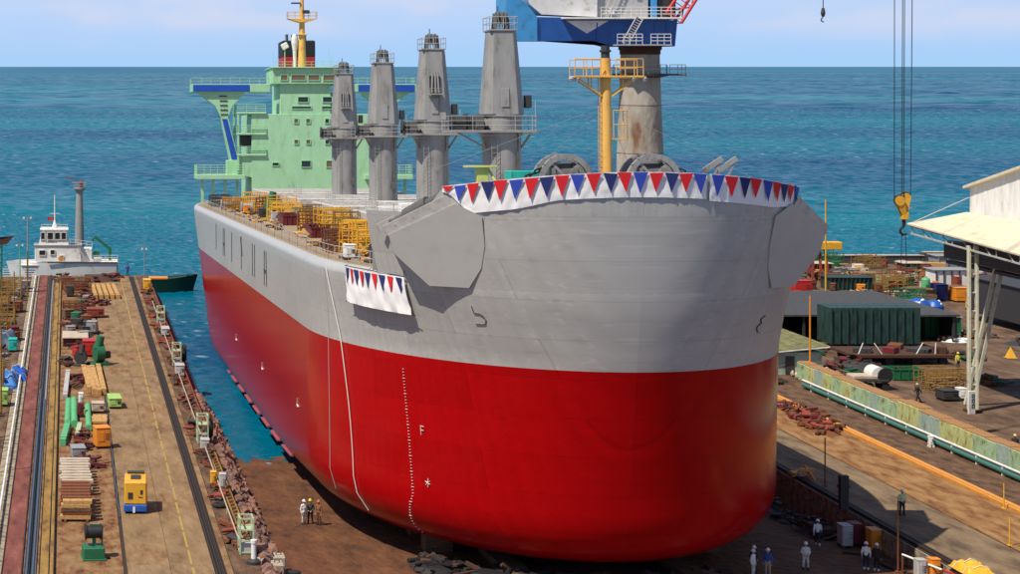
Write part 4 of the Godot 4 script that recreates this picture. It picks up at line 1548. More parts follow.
func cabinet(label, at, s: Vector3, m, foot, turn := 0.0, called := "power_cabinet", cat := "cabinet"):
	var t = thing(called, label, cat, at, turn)
	var st := mb()
	box(st, Vector3(0, 0.18 + s.y / 2, 0), s, Basis(), 0.06)
	obj(st, "housing", m, t)
	st = mb()
	for x in [-0.4, 0.4]:
		for z in [-0.38, 0.38]:
			box(st, Vector3(x * s.x, 0.09, z * s.z), Vector3(0.14, 0.18, 0.14))
	obj(st, "foot", foot, t)
	st = mb()
	box(st, Vector3(-0.15 * s.x, 0.18 + s.y * 0.55, s.z / 2 + 0.015), Vector3(s.x * 0.4, s.y * 0.5, 0.03), Basis(), 0.01)
	obj(st, "door", m, t)
	st = mb()
	for k in 4:
		box(st, Vector3(0.28 * s.x, 0.18 + s.y * (0.4 + 0.1 * k), s.z / 2 + 0.012), Vector3(s.x * 0.26, 0.035, 0.02))
	obj(st, "vent", M.black, t)
	st = mb()
	box(st, Vector3(0, 0.2 + s.y, 0), Vector3(s.x * 1.05, 0.05, s.z * 1.05), Basis(), 0.015)
	obj(st, "lid", m, t)
	return t

func fan_machine(label, at, m, k := 1.0, turn := 0.0):
	# upright blower on a base: drum, motor, outlet
	var t = thing("blower", label, "blower", at, turn)
	var st := mb()
	box(st, Vector3(0, 0.12, 0) * k, Vector3(1.7, 0.24, 1.3) * k, Basis(), 0.03)
	obj(st, "base", m, t)
	st = mb()
	tube(st, Vector3(-0.35, 1.0, 0) * k, Vector3(0.35, 1.0, 0) * k, 0.75 * k, 0.75 * k, 18)
	tube(st, Vector3(-0.1, 1.4, 0.1) * k, Vector3(0.1, 2.4, 0.2) * k, 0.38 * k, 0.32 * k, 14)
	obj(st, "casing", m, t)
	st = mb()
	tube(st, Vector3(0.35, 0.8, 0) * k, Vector3(0.95, 0.8, 0) * k, 0.32 * k, 0.3 * k, 14)
	obj(st, "motor", M.dark, t)
	return t

func beam_piece(label, a: Vector3, b: Vector3, w, h, m, called := "timber_beam", cat := "beam", group := ""):
	var t = thing(called, label, cat, a, 0.0, group)
	var st := mb()
	bar(st, Vector3.ZERO, b - a, w, h, 0.02)
	obj(st, "beam", m, t)
	st = mb()
	var dir := (b - a)
	for f in [0.08, 0.92]:
		bar(st, dir * f - Vector3(0, 0.0, 0) - dir.normalized() * 0.05, dir * f + dir.normalized() * 0.05, w + 0.03, h + 0.03)
	obj(st, "strap", M.rail_steel, t)
	return t

func heap(label, at, rx, rz, hgt, n, mats, seed_, group := "", called := "scrap_heap"):
	# a heap of steel offcuts: bars, plates and short tubes thrown together, one mesh per offcut
	var t = thing(called, label, "scrap heap", at, 0.0, group)
	var r := RandomNumberGenerator.new()
	r.seed = seed_
	for k in n:
		var st := mb()
		var f := sqrt(r.randf())
		var an := r.randf() * TAU
		var y: float = hgt * (1.0 - f) * r.randf_range(0.4, 1.0)
		var L := r.randf_range(0.5, 1.6)
		var dir := Vector3(r.randf_range(-1, 1), r.randf_range(-.15, .15), r.randf_range(-1, 1)).normalized()
		var p := Vector3(cos(an) * f * rx, y + 0.18, sin(an) * f * rz)
		match k % 3:
			0: bar(st, p - dir * L / 2, p + dir * L / 2, r.randf_range(.1, .3), r.randf_range(.08, .25))
			1: box(st, p, Vector3(L * .7, r.randf_range(.06, .3), r.randf_range(.4, .9)), Basis(Vector3.UP, an) * Basis(Vector3.RIGHT, r.randf_range(-.3, .3)))
			2: tube(st, p - dir * L / 2, p + dir * L / 2, r.randf_range(.06, .2), -1.0, 8)
		obj(st, "offcut", mats[r.randi() % mats.size()], t)
	var st2 := mb()
	lathe(st2, Vector3.ZERO, [[max(rx, rz) * .9, 0.0], [min(rx, rz) * .6, hgt * .45], [0.01, hgt * .6]], 9)
	var c = obj(st2, "core", mats[0], t)
	c.scale = Vector3(rx / max(rx, rz), 1, rz / max(rx, rz))
	return t

func make_deck_gear():
	scaffold_stack("tall yellow scaffold frames at the forward end of the main deck by the forecastle", on_ship(-12.0, 18.0, 27.0), 3.2, 2.9, 5.5, M.yellow, 0.15, "scaffold frames on the main deck", 5)
	scaffold_stack("yellow scaffold frames behind the orange cabinet on the main deck", on_ship(-10.5, 18.0, 40.0), 2.6, 2.5, 5.0, M.yellow, -0.1, "scaffold frames on the main deck", 4)
	scaffold_stack("yellow scaffold frames above the long maroon skip on the main deck", on_ship(-9.9, 18.0, 60.0), 2.4, 2.8, 5.5, M.yellow, 0.1, "scaffold frames on the main deck", 5)
	scaffold_stack("big yellow stack of scaffold frames beside the green blower on deck", on_ship(-10.0, 18.0, 97.0), 3.2, 3.0, 7.0, M.yellow, 0.0, "scaffold frames on the main deck", 5)
	scaffold_stack("yellow scaffold frames next to the grey drum, aft on the main deck", on_ship(-10.2, 18.0, 124.0), 2.8, 2.6, 6.0, M.yellow, 0.1, "scaffold frames on the main deck", 4)
	scaffold_stack("low orange scaffold tubes furthest aft under the green boat platform", on_ship(-11.0, 18.0, 143.0), 3.4, 1.4, 7.0, M.orange, 0.0, "scaffold frames on the main deck", 4)
	skip("long maroon skip between orange and yellow cabinets on the main deck", on_ship(-11.6, 18.0, 58.5), Vector3(1.7, 1.0, 3.8), M.maroon, 0.06)
	skip("dark red skip under the big stack of yellow frames on deck", on_ship(-10.8, 18.0, 86.0), Vector3(1.8, 1.1, 4.0), M.maroon, 0.03)
	cabinet("bright orange cabinet standing near the forward scaffolds on the main deck", on_ship(-11.2, 18.0, 45.0), Vector3(0.85, 1.2, 0.8), M.orange, M.dark)
	cabinet("yellow cabinet standing between the two maroon skips on deck", on_ship(-10.4, 18.0, 76.0), Vector3(0.9, 1.3, 0.9), M.yellow, M.dark)
	cabinet("small dark cabinet beside the orange cabinet on the main deck", on_ship(-12.4, 18.0, 44.0), Vector3(1.0, 1.1, 1.0), M.dark, M.black)
	cabinet("yellow cabinet far aft on the main deck near the deckhouse", on_ship(-11.3, 18.0, 131.0), Vector3(0.9, 1.4, 0.9), M.yellow, M.dark)
	fan_machine("green blower standing on the ship's main deck among yellow frames", on_ship(-10.3, 18.0, 107.0), M.green, 1.25, 0.4)
	fan_machine("small green blower beside the orange cabinet on the main deck", on_ship(-9.8, 18.0, 47.0), M.green, 0.8, 1.2)
	fan_machine("dark grey blower at the forecastle break on the main deck", on_ship(-12.6, 18.0, 20.5), M.dark, 0.8, 0.3)
	for q in [["grey drum lying beside the aft yellow frames on the deck", -11.8, 121.0, 0.75], ["grey drum lying near the gunwale far aft on the deck", -13.2, 134.0, 0.7], ["dark cable drum standing beside the forward yellow frames", -10.0, 30.5, 0.75]]:
		var t = thing("cable_drum", q[0], "drum", on_ship(q[1], 18.0, q[2]))
		var st := mb()
		tube(st, Vector3(-0.6, q[3], 0), Vector3(0.6, q[3], 0), q[3] * 0.7, -1.0, 16)
		obj(st, "core", M.grey, t)
		for e in [-0.65, 0.65]:
			st = mb()
			tube(st, Vector3(e - 0.06, q[3], 0), Vector3(e + 0.06, q[3], 0), q[3], -1.0, 18)
			obj(st, "flange", M.dark if q[1] > -11 else M.grey, t)
	var r := RandomNumberGenerator.new()
	r.seed = 77
	for k in 6:
		heap("dark gear heaped against the hatch side, " + ["by the forward cable drum", "by the small green blower", "inboard of the long maroon skip", "inboard of the dark red skip", "inboard of the green blower", "inboard of the aft scaffolds"][k], on_ship(-9.3, 17.95, 36.0 + k * 19.0), 0.9, 4.0, 1.5, 22, [M.dark, M.rust_dark, M.green, M.grey, M.yellow_rail], 720 + k, "loose gear on the main deck")
	for k in 7:
		var s := 25.0 + k * 17.0
		heap(["loose offcuts on deck by the tall forward scaffolds", "loose offcuts on deck beside the orange cabinet", "loose offcuts on deck beside the long maroon skip", "loose offcuts on deck under the middle yellow frames", "loose offcuts on deck beside the dark red skip", "loose offcuts on deck beside the aft grey drum", "loose offcuts on deck under the boat platform"][k], on_ship(-13.3 + r.randf(), 17.95, s), 1.0, 3.2, 0.5, 14, [M.rust_dark, M.timber, M.grey, M.yellow], 700 + k, "loose gear on the main deck")
	for q in [["rusty scaffold bundle beside the tall forward yellow frames", -13.2, 33.0, 2.0, 2.2, 4.0, M.rust], ["brown scaffold bundle inboard of the forward yellow frames", -9.8, 24.0, 2.0, 3.0, 4.5, M.yellow_rail], ["brown scaffold bundle before the long maroon skip", -9.6, 52.0, 2.2, 2.6, 4.0, M.yellow_rail], ["rusty scaffold bundle behind the long maroon skip", -10.6, 68.0, 2.2, 2.3, 5.0, M.rust], ["brown scaffold bundle beside the yellow cabinet amidships", -9.4, 79.0, 2.0, 2.6, 4.5, M.yellow_rail], ["rusty scaffold bundle aft of the green blower", -9.9, 114.0, 2.4, 2.4, 5.0, M.rust], ["brown scaffold bundle near the aft grey drum", -12.6, 127.0, 2.4, 1.8, 5.0, M.yellow_rail], ["grey scaffold bundle inboard of the aft yellow frames", -8.9, 131.0, 2.0, 2.2, 5.0, M.grey], ["dark scaffold bundle far aft below the boat platform", -12.9, 147.0, 2.6, 2.0, 4.0, M.dark]]:
		scaffold_stack(q[0], on_ship(q[1], 18.0, q[2]), q[3], q[4], q[5], q[6], 0.1, "scaffold frames on the main deck", 4)
	for q in [["small green cabinet among the forward scaffolds", -10.9, 34.0, M.green], ["small white cabinet at the gunwale near the forward scaffolds", -13.9, 24.0, M.white], ["small red cabinet beside the forward cable drum", -9.2, 33.0, M.red], ["small grey cabinet aft of the dark red skip", -11.6, 92.0, M.grey_light], ["small dark cabinet beside the green blower", -11.7, 104.0, M.dark], ["small orange cabinet near the aft grey drum", -12.2, 117.0, M.orange], ["small dark cabinet among the aft scaffolds", -11.0, 137.0, M.dark]]:
		cabinet(q[0], on_ship(q[1], 18.0, q[2]), Vector3(0.8, 0.9, 0.8), q[3], M.dark)
	# light guard rail along the port gunwale
	var t = thing("guard_rail", "thin grey guard rail along the port edge of the main deck", "railing", ship.position)
	t.rotation = ship.rotation
	for k in 24:
		var st := mb()
		var a := 15.0 + k * 5.6
		railing(st, [S(-half_beam(a, 17.3) + 0.9, 18.0, a), S(-half_beam(a + 5.6, 17.3) + 0.9, 18.0, a + 5.6)], 1.0, 2, 1.8, 0.025)
		obj(st, "rail_section", M.grey_light, t)

# ---------------------------------------------------------------- left quay
func plank_stack(label, at, w, n_rows, n_layers, pw, ph, step, mats, seed_, turn := 0.0):
	# boards laid across, in layers, on bearers
	var t = thing("timber_stack", label, "timber stack", at, turn)
	var r := RandomNumberGenerator.new()
	r.seed = seed_
	var st := mb()
	for x in [-0.35, 0.35]:
		box(st, Vector3(x * w, 0.08, -n_rows * step / 2), Vector3(0.16, 0.16, n_rows * step), Basis(), 0.02)
	obj(st, "bearer", M.timber_dark, t)
	var vs := []
	for k in 4:
		st = mb()
		box(st, Vector3.ZERO, Vector3(w * r.randf_range(.93, 1.03), ph, pw), Basis(), 0.02)
		vs.append(st.commit())
	for l in n_layers:
		for k in n_rows:
			var o = mobj(vs[r.randi() % 4], "plank", mats[r.randi() % mats.size()] if l < n_layers - 1 else mats[0 if r.randf() < .75 else mats.size() - 1], t)
			o.position = Vector3(r.randf_range(-.09, .09), 0.16 + ph * (l + 0.5), -step * (k + 0.5) + r.randf_range(-.02, .02))
			o.rotation.y = r.randf_range(-.03, .03)
	return t

func gas_pipe(label, at, L, rad, m, turn := 0.0):
	var t = thing("steel_pipe", label, "pipe", at, turn, "green pipes lying on the left quay")
	var st := mb()
	tube(st, Vector3(0, rad, 0), Vector3(0, rad, -L), rad, rad, 16)
	obj(st, "barrel", m, t)
	for f in [0.02, 0.985]:
		st = mb()
		tube(st, Vector3(0, rad, -L * f + 0.06), Vector3(0, rad, -L * f - 0.06), rad * 1.1, rad * 1.1, 16)
		obj(st, "flange", m, t)

func access_tower(label, at):
	# light green steel stair frame on the quay edge
	var t = thing("access_tower", label, "access tower", at, 0.0, "pale green steel access frames on the quay edge")
	var st := mb()
	for x in [-0.42, 0.42]:
		for z in [-0.6, 0.6]:
			box(st, Vector3(x, 1.15, z), Vector3(0.1, 2.3, 0.1))
	for y in [0.12, 0.85, 1.55, 2.25]:
		for z in [-0.6, 0.6]:
			box(st, Vector3(0, y, z), Vector3(0.74, 0.09, 0.08))
		for x in [-0.42, 0.42]:
			box(st, Vector3(x, y, 0), Vector3(0.08, 0.09, 1.1))
	obj(st, "frame", M.pale_green, t)
	st = mb()
	box(st, Vector3(0, 1.5, 0), Vector3(0.72, 0.05, 1.08))
	obj(st, "floor_plate", M.pale_green, t)
	st = mb()
	box(st, Vector3(0, 0.42, 0.1), Vector3(0.7, 0.62, 0.8), Basis(), 0.04)
	obj(st, "switch_box", M.grey_light, t)
	return t

func tyre(label, at, rad := 0.6, flat := true):
	var t = thing("tyre_fender", label, "tyre", at)
	var st := mb()
	var prof := []
	for k in 11:
		var a := PI * 2 * k / 10.0
		prof.append([rad * (0.72 + 0.28 * cos(a)), 0.28 * rad * sin(a)])
	lathe(st, Vector3(0, 0.28 * rad if flat else rad, 0), prof, 18, Basis() if flat else Basis(Vector3.FORWARD, PI / 2))
	obj(st, "tread", M.rubber, t)
	st = mb()
	for k in 6:
		var a := TAU * k / 6.0
		var q := Vector3(cos(a), 0, sin(a)) * rad * 0.98
		if not flat: q = Vector3(0, q.x, q.z)
		box(st, q + Vector3(0, 0.28 * rad if flat else rad, 0), Vector3(.08, .08, .08))
	obj(st, "lug", M.rubber, t)

func pole(label, at, hgt, rad, m, arms := 0.0, called := "lamp_post", cat := "post"):
	var t = thing(called, label, cat, at)
	var st := mb()
	tube(st, Vector3.ZERO, Vector3(0, hgt, 0), rad, rad * 0.8, 8)
	obj(st, "shaft", m, t)
	st = mb()
	box(st, Vector3(0, 0.04, 0), Vector3(rad * 5, 0.08, rad * 5), Basis(), 0.01)
	obj(st, "foot_plate", m, t)
	if arms > 0:
		st = mb()
		bar(st, Vector3(-arms, hgt, 0), Vector3(arms, hgt, 0), 0.08, 0.08)
		obj(st, "cross_arm", m, t)
		for e in [-1.0, 1.0]:
			st = mb()
			lathe(st, Vector3(e * arms, hgt - 0.1, 0), [[.001, .25], [.14, .2], [.2, 0], [.001, -.02]], 10)
			obj(st, "lamp", M.grey_light, t)
	return t

func make_left_quay():
	var st: SurfaceTool
	# generator
	var g = thing("generator", "yellow and blue generator set standing on the left quay roadway", "generator", V(4.8, 0, 129.5), -0.05)
	st = mb()
	box(st, Vector3(0, 0.38, 0), Vector3(1.62, 0.5, 3.0), Basis(), 0.06)
	obj(st, "blue_skid", M.blue, g)
	st = mb()
	box(st, Vector3(0, 1.42, 0), Vector3(1.56, 1.56, 2.9), Basis(), 0.08)
	var hs = obj(st, "housing", M.orange, g)
	hs.material_override = M.yellow
	st = mb()
	box(st, Vector3(-0.35, 1.25, 1.455), Vector3(0.35, 0.45, 0.03))
	box(st, Vector3(0.42, 1.5, 1.455), Vector3(0.18, 0.3, 0.03))
	box(st, Vector3(0.35, 1.15, 1.455), Vector3(0.3, 0.06, 0.03))
	obj(st, "panel", M.dark, g)
	st = mb()
	for k in 5:
		box(st, Vector3(-0.79, 1.1 + k * 0.16, 0.2), Vector3(0.03, 0.05, 1.5))
	obj(st, "louvre", M.dark, g)
	st = mb()
	tube(st, Vector3(-0.6, 2.3, -1.2), Vector3(0.6, 2.3, -1.2), 0.12, 0.12, 10)
	box(st, Vector3(0, 2.23, 0.0), Vector3(0.7, 0.06, 1.2))
	obj(st, "exhaust", M.dark, g)
	for x in [-0.62, 0.62]:
		for z in [-0.95, 0.95]:
			var wn = node("wheel", g, Vector3(x, 0.26, z))
			st = mb()
			tube(st, Vector3(-0.1, 0, 0), Vector3(0.1, 0, 0), 0.26, 0.26, 14)
			obj(st, "tyre", M.rubber, wn)
			st = mb()
			tube(st, Vector3(-0.11, 0, 0), Vector3(0.11, 0, 0), 0.13, 0.13, 10)
			obj(st, "rim", M.grey, wn)
	st = mb()
	box(st, Vector3(-0.1, 0.3, 1.53), Vector3(0.16, 0.4, 0.04))
	obj(st, "tow_plate", M.white, g)
	# green winch
	var w = thing("mooring_winch", "green winch with a dark rope drum on the left quay storage strip", "winch", V(1.65, 0, 116.6), 0.1)
	st = mb()
	box(st, Vector3(0, 0.42, 0), Vector3(1.35, 0.72, 1.3), Basis(), 0.06)
	box(st, Vector3(0, 0.05, 0), Vector3(1.5, 0.1, 1.6), Basis(), 0.02)
	obj(st, "base", M.green, w)
	st = mb()
	bar(st, Vector3(0.05, 0.75, 0), Vector3(0.05, 1.35, -0.1), 0.22, 0.22)
	bar(st, Vector3(0.55, 0.75, 0), Vector3(0.6, 2.0, -0.2), 0.09, 0.09)
	bar(st, Vector3(0.6, 2.0, -0.2), Vector3(-0.2, 2.05, -0.2), 0.08, 0.08)
	obj(st, "post", M.green, w)
	st = mb()
	tube(st, Vector3(-0.45, 1.62, -0.1), Vector3(0.45, 1.62, -0.1), 0.4, 0.4, 16)
	for e in [-0.48, 0.48]:
		tube(st, Vector3(e - 0.04, 1.62, -0.1), Vector3(e + 0.04, 1.62, -0.1), 0.5, 0.5, 16)
	obj(st, "drum", M.black, w)
	# timber
	plank_stack("stack of dark rusty sleepers on the quay in front of the pale planks", V(0.62, 0, 125.6), 2.15, 7, 5, 0.58, 0.26, 0.92, [M.rust, M.timber_dark, M.rust_dark, M.timber], 901)
	plank_stack("stack of pale grey planks behind the dark sleepers on the quay", V(0.7, 0, 133.2), 2.25, 9, 4, 0.5, 0.24, 0.92, [M.timber_pale, M.timber_dark, M.rust, M.timber_pale], 902, 0.02)
	plank_stack("low row of yellow boards by the tan crate on the quay", V(2.8, 0, 159.5), 1.3, 4, 1, 0.7, 0.22, 0.8, [M.timber], 903)
	for q in [[2.1, 175.4, 1.65, 188.5, 0.45, "leftmost"], [2.62, 174.3, 2.1, 188.0, 0.5, "second"], [3.0, 173.8, 2.55, 188.4, 0.42, "third"], [3.45, 174.3, 3.15, 189.0, 0.5, "last and nearest the road"]]:
		beam_piece("long orange timber beam on the quay, %s of the four lying side by side" % q[5], V(q[0], 0.3, q[1]), V(q[2], 0.3, q[3]), q[4], 0.6, M.timber, "timber_beam", "beam", "orange beams on the left quay")
	for k in 5:
		beam_piece("%s of five far orange beams near the seaward end of the quay" % ["first", "second", "third", "fourth", "fifth"][k], V(3.8 + k * 0.75, 0.3, 246), V(3.5 + k * 0.72, 0.3, 259), 0.5, 0.6, M.timber, "timber_beam", "beam", "far orange beams")
	beam_piece("pale green steel girder lying beside the yellow guard of the quay", V(-0.35, 0.3, 150.9), V(0.05, 0.3, 158.4), 0.5, 0.6, M.green_light, "steel_girder", "girder")
	beam_piece("short grey-green steel girder lying right of the longer green girder", V(0.85, 0.25, 154.0), V(1.1, 0.25, 158.6), 0.4, 0.5, M.pale_green, "steel_girder", "girder")
	beam_piece("grey steel girder lying behind the twin green pipes on the quay", V(-0.2, 0.25, 172.0), V(0.1, 0.25, 186.0), 0.45, 0.5, M.grey_light, "steel_girder", "girder")
	gas_pipe("left of the twin green pipes lying on the quay", V(0.02, 0, 158.9), 11.0, 0.28, M.green_light, -0.01)
	gas_pipe("right of the twin green pipes lying on the quay", V(0.62, 0, 158.7), 11.6, 0.3, M.green_light, 0.0)
	gas_pipe("single green pipe lying apart beside the tan crate", V(1.85, 0, 157.0), 10.5, 0.27, M.green_light, 0.0)
	cabinet("tan crate beside the single green pipe on the quay", V(2.75, 0, 165.6), Vector3(1.1, 0.7, 1.3), M.timber_pale, M.dark, 0.0, "storage_crate", "crate")
	cabinet("orange engine block with a yellow lid on the quay strip", V(2.8, 0, 150.4), Vector3(1.2, 1.5, 1.4), M.orange, M.dark, 0.2, "engine_unit", "engine")
	cabinet("grey hand trolley box behind the pale planks on the quay", V(0.85, 0, 146.0), Vector3(1.1, 0.8, 1.6), M.grey, M.dark, 0.1, "tool_box", "box")
	cabinet("lime green crate on the roadway edge of the left quay", V(4.3, 0, 168.4), Vector3(1.15, 0.75, 2.6), M.lime, M.black, 0.05, "storage_crate", "crate")
	cabinet("deep red box next to the green blower on the left quay", V(2.35, 0, 198.0), Vector3(1.4, 1.5, 2.0), M.red, M.dark, 0.0, "storage_crate", "crate")
	cabinet("maroon box beside the orange beams on the left quay", V(1.2, 0, 163.5), Vector3(0.5, 1.0, 0.8), M.maroon, M.dark, 0.0, "storage_crate", "crate")
	cabinet("small white cabinet standing on the maroon box side of the quay", V(1.25, 0, 167.5), Vector3(0.45, 1.2, 0.6), M.white, M.dark, 0.0, "power_cabinet", "cabinet")
	cabinet("rusty red box next to the road further along the quay", V(3.5, 0, 228.5), Vector3(2.1, 0.9, 2.2), M.rust_red, M.dark, 0.0, "storage_crate", "crate")
	fan_machine("tall green blower on the left quay beside the road groove", V(3.3, 0, 192.0), M.green, 1.25, 0.3)
	fan_machine("dark green blower lying low on the quay ahead of the red box", V(1.4, 0, 191.5), M.dark, 0.9, 1.3)
	var dr = thing("oil_drum", "round red drum beside the deep red box on the left quay", "drum", V(0.95, 0, 197.6))
	st = mb()
	lathe(st, Vector3.ZERO, [[.001, 0], [.42, 0], [.44, .3], [.42, .33], [.44, .36], [.44, .75], [.42, .78], [.42, 1.1], [.38, 1.1], [.38, 1.07], [.001, 1.07]], 18)
	obj(st, "barrel", M.red, dr)
	st = mb()
	tube(st, Vector3(.2, 1.07, 0), Vector3(.2, 1.14, 0), 0.06, 0.06, 8)
	obj(st, "cap", M.dark, dr)
	var tb = thing("work_bench", "tan workbench with dark underside on the left quay", "bench", V(0.9, 0, 206.5))
	st = mb()
	box(st, Vector3(0, 1.0, 0), Vector3(2.9, 0.14, 5.0), Basis(), 0.02)
	obj(st, "top", M.timber_pale, tb)
	for x in [-1.3, 1.3]:
		for z in [-2.2, 2.2]:
			st = mb()
			box(st, Vector3(x, 0.46, z), Vector3(0.14, 0.92, 0.14))
			obj(st, "leg", M.rust_dark, tb)
	st = mb()
	box(st, Vector3(0, 0.45, 0), Vector3(2.5, 0.7, 4.4))
	obj(st, "store", M.maroon, tb)
	scaffold_stack("rusty yellow racks standing left of the far rusty box", V(0.6, 0, 231.0), 2.2, 1.9, 4.0, M.rust, 0.0, "racks on the left quay", 4)
	scaffold_stack("rusty racks nearest the seaward end of the left quay", V(1.2, 0, 255.0), 3.4, 2.0, 8.0, M.rust, 0.1, "racks on the left quay", 5)
	# heaps of scrap between the stores
	var hp := [["scrap heap beside the yellow beams and red drum", 1.0, 181.0, .8, 4.5, .8], ["scrap heap behind the orange engine block", 1.6, 143.6, 1.3, 2.0, .5], ["dark scrap heap between the rusty box and the racks", 2.2, 236.0, 1.2, 5.0, 1.2], ["scrap heap by the green blower and workbench", 2.2, 214.0, 1.1, 4.0, .7], ["brown scrap heap at the seaward end of the left quay", 4.5, 268.0, 3.2, 3.5, 1.4], ["brown scrap heap beside the far racks", -0.2, 267.0, 2.0, 4.5, 1.6], ["small scrap heap on the quay beyond the far orange beams", 7.0, 271.5, 1.5, 1.5, .7], ["dark scrap heap behind the grey girder and orange beams", 1.2, 203.0, 1.4, 1.6, .7], ["dark scrap heap between the workbench and the racks", 0.6, 221.0, 1.4, 4.0, .9], ["dark scrap heap beside the green pipes", 1.2, 154.0, 0.4, 2.5, .5], ["dark scrap heap behind the far racks", 2.6, 246.0, 0.9, 5.0, 1.0], ["rusty scrap heap in front of the far orange beams", 4.6, 241.0, 1.0, 2.2, .5], ["dark scrap heap beside the oil drum", 0.0, 193.0, 0.5, 2.5, .6], ["rusty scrap heap beside the engine block", 1.2, 149.5, 0.7, 1.6, .5]]
	for k in hp.size():
		heap(hp[k][0], V(hp[k][1], 0, hp[k][2]), hp[k][3], hp[k][4], hp[k][5], 16, [M.rust_dark, M.rust, M.maroon, M.dark], 500 + k, "scrap on the left quay")
	# pipes along the track
	var pp = thing("pipe_run", "bundle of dark and blue pipes running beside the red track", "pipe", V(-2.25, 0, 0))
	for q in [[-0.32, .07, M.wire], [-0.14, .1, M.dark], [0.06, .08, M.wire], [0.24, .09, M.grey]]:
		st = mb()
		tube(st, V(q[0], q[1], 99), V(q[0], q[1], 273), q[1], q[1], 8)
		obj(st, "pipe", q[2], pp)
	for q in [[-0.23, 99, 176], [0.15, 99, 171]]:
		st = mb()
		tube(st, V(q[0], 0.24, q[1]), V(q[0], 0.24, q[2]), 0.08, 0.08, 8)
		obj(st, "pipe", M.blue_light, pp)
	pp = thing("white_pipe", "thin white pipe on short posts along the left edge of the red track", "pipe", V(-4.65, 0, 0))
	st = mb()
	tube(st, V(0, 0.45, 99), V(0.05, 0.45, 273), 0.085, 0.085, 8)
	obj(st, "pipe", M.white, pp)
	for k in 22:
		st = mb()
		box(st, V(0, 0.2, 101 + k * 8.0), Vector3(0.12, 0.4, 0.12))
		obj(st, "support", M.white, pp)
	pp = thing("blue_hose", "blue hose lying in the groove beside the roadway", "hose", V(3.6, 0, 0))
	st = mb()
	var pts := []
	for k in 40: pts.append(V(0.04 * sin(k * 1.3), 0.02, 127.0 + k * 1.3))
	path(st, pts, 0.05, 6)
	obj(st, "hose", M.blue_light, pp)
	# gear left of the track
	var r := RandomNumberGenerator.new()
	r.seed = 41
	var names := ["nearest the bottom of the picture", "beside the lime crate", "beside the blue sheets", "behind the blue sheets", "beside the tall yellow posts", "near the white boat", "beyond the yellow racks", "at the quay's seaward end"]
	for k in 8:
		heap("dark scrap heap left of the red track, " + names[k], V(-8.2 + r.randf_range(-.6, .6), 0, 128.0 + k * 18.0), 2.6, 6.5, 1.3, 26, [M.rust_dark, M.dark, M.rust, M.grey, M.timber_dark], 620 + k, "scrap left of the red track")
	var yr := ["beside the blue sheets", "before the lime crate", "behind the turquoise box", "near the seaward end", "nearest the bottom of the picture", "just behind the lime crate", "between the two lots of blue sheets", "before the seaward end"]
	for k in 8:
		scaffold_stack("rusty yellow racks left of the red track, " + yr[k], V(-7.4 - 1.2 * (k / 4), 0, [176.0, 152.0, 214.0, 246.0, 134.0, 163.0, 192.0, 230.0][k]), 2.6, 3.2, 6.0, M.yellow_rail, 0.0, "racks left of the red track", 4)
	for q in [["blue sheet bundled over gear at the left picture edge", -6.4, 180.5, 1.7, 3.0, 1.3, M.tarp_blue, 61], ["dark blue sheet spread beside the red track", -4.9, 185.0, 0.9, 3.0, 0.8, M.blue, 62], ["pale blue sheet over gear further back at the left", -7.6, 207.0, 2.2, 4.0, 1.4, M.blue_light, 63]]:
		tarp(q[0], V(q[1], 0, q[2]), q[3], q[4], q[5], q[6], q[7])
	cabinet("lime box standing left of the white pipe", V(-5.9, 0, 169.0), Vector3(1.0, 1.3, 1.6), M.lime, M.dark, 0.0, "storage_crate", "crate")
	cabinet("turquoise box standing behind the pale blue sheet", V(-5.9, 0, 201.0), Vector3(0.9, 1.2, 1.4), M.turquoise, M.dark, 0.0, "storage_crate", "crate")
	for q in [["tall rusty yellow post at the left picture edge beside the lime box", -5.9, 165.0, 7.5], ["rusty yellow post behind the pale blue sheet", -6.2, 216.0, 7.0], ["slim rusty post in front of the white boat's bow", -5.4, 250.0, 6.0], ["rusty yellow post nearest the bottom left corner", -5.6, 141.0, 5.5]]:
		pole(q[0], V(q[1], 0, q[2]), q[3], 0.09, M.yellow_rail)
	pole("tall grey lamp post left of the white boat's wheelhouse", V(-5.6, 0, 262.0), 9.5, 0.11, M.grey, 0.5)
	pole("green lamp post with twin lamps left of the white boat", V(-6.6, 0, 258.0), 6.0, 0.08, M.green_light, 0.4)
	pole("thin lamp post on the far corner of the left quay", V(11.2, 0, 268.0), 4.5, 0.07, M.grey, 0.3)
	# harbour derrick at the left picture edge
	var dk = thing("dark_derrick", "dark lattice derrick with a stubby jib at the left picture edge", "derrick", V(-9.4, 0, 252.0))
	st = mb()
	for x in [-0.5, 0.5]:
		for z in [-0.5, 0.5]:
			bar(st, Vector3(x, 0, z), Vector3(x, 6.6, z), 0.16, 0.16)
	for k in 6:
		for z in [-0.5, 0.5]:
			bar(st, Vector3(-0.5, k * 1.1, z), Vector3(0.5, (k + 1) * 1.1, z), 0.1, 0.1)
	obj(st, "lattice_tower", M.green, dk)
	st = mb()
	prism(st, [Vector3(-1.6, 6.4, 0.5), Vector3(1.2, 6.8, 0.5), Vector3(2.2, 7.9, 0.5), Vector3(0.6, 7.5, 0.5), Vector3(-1.6, 7.5, 0.5)], Vector3(0, 0, -1.0))
	obj(st, "jib", M.rust_dark, dk)
	# white pen fences
	var pf = thing("white_fence", "white slatted fence beside the white boat's stern", "fence", V(-9.0, 0, 270.0))
	for k in 4:
		st = mb()
		box(st, Vector3(-0.4 + k * 1.6, 0.75, 0), Vector3(0.1, 1.5, 0.1))
		obj(st, "post", M.white, pf)
	for k in 4:
		st = mb()
		box(st, Vector3(2.0, 0.35 + k * 0.34, 0.07), Vector3(5.0, 0.12, 0.04))
		obj(st, "slat", M.white, pf)
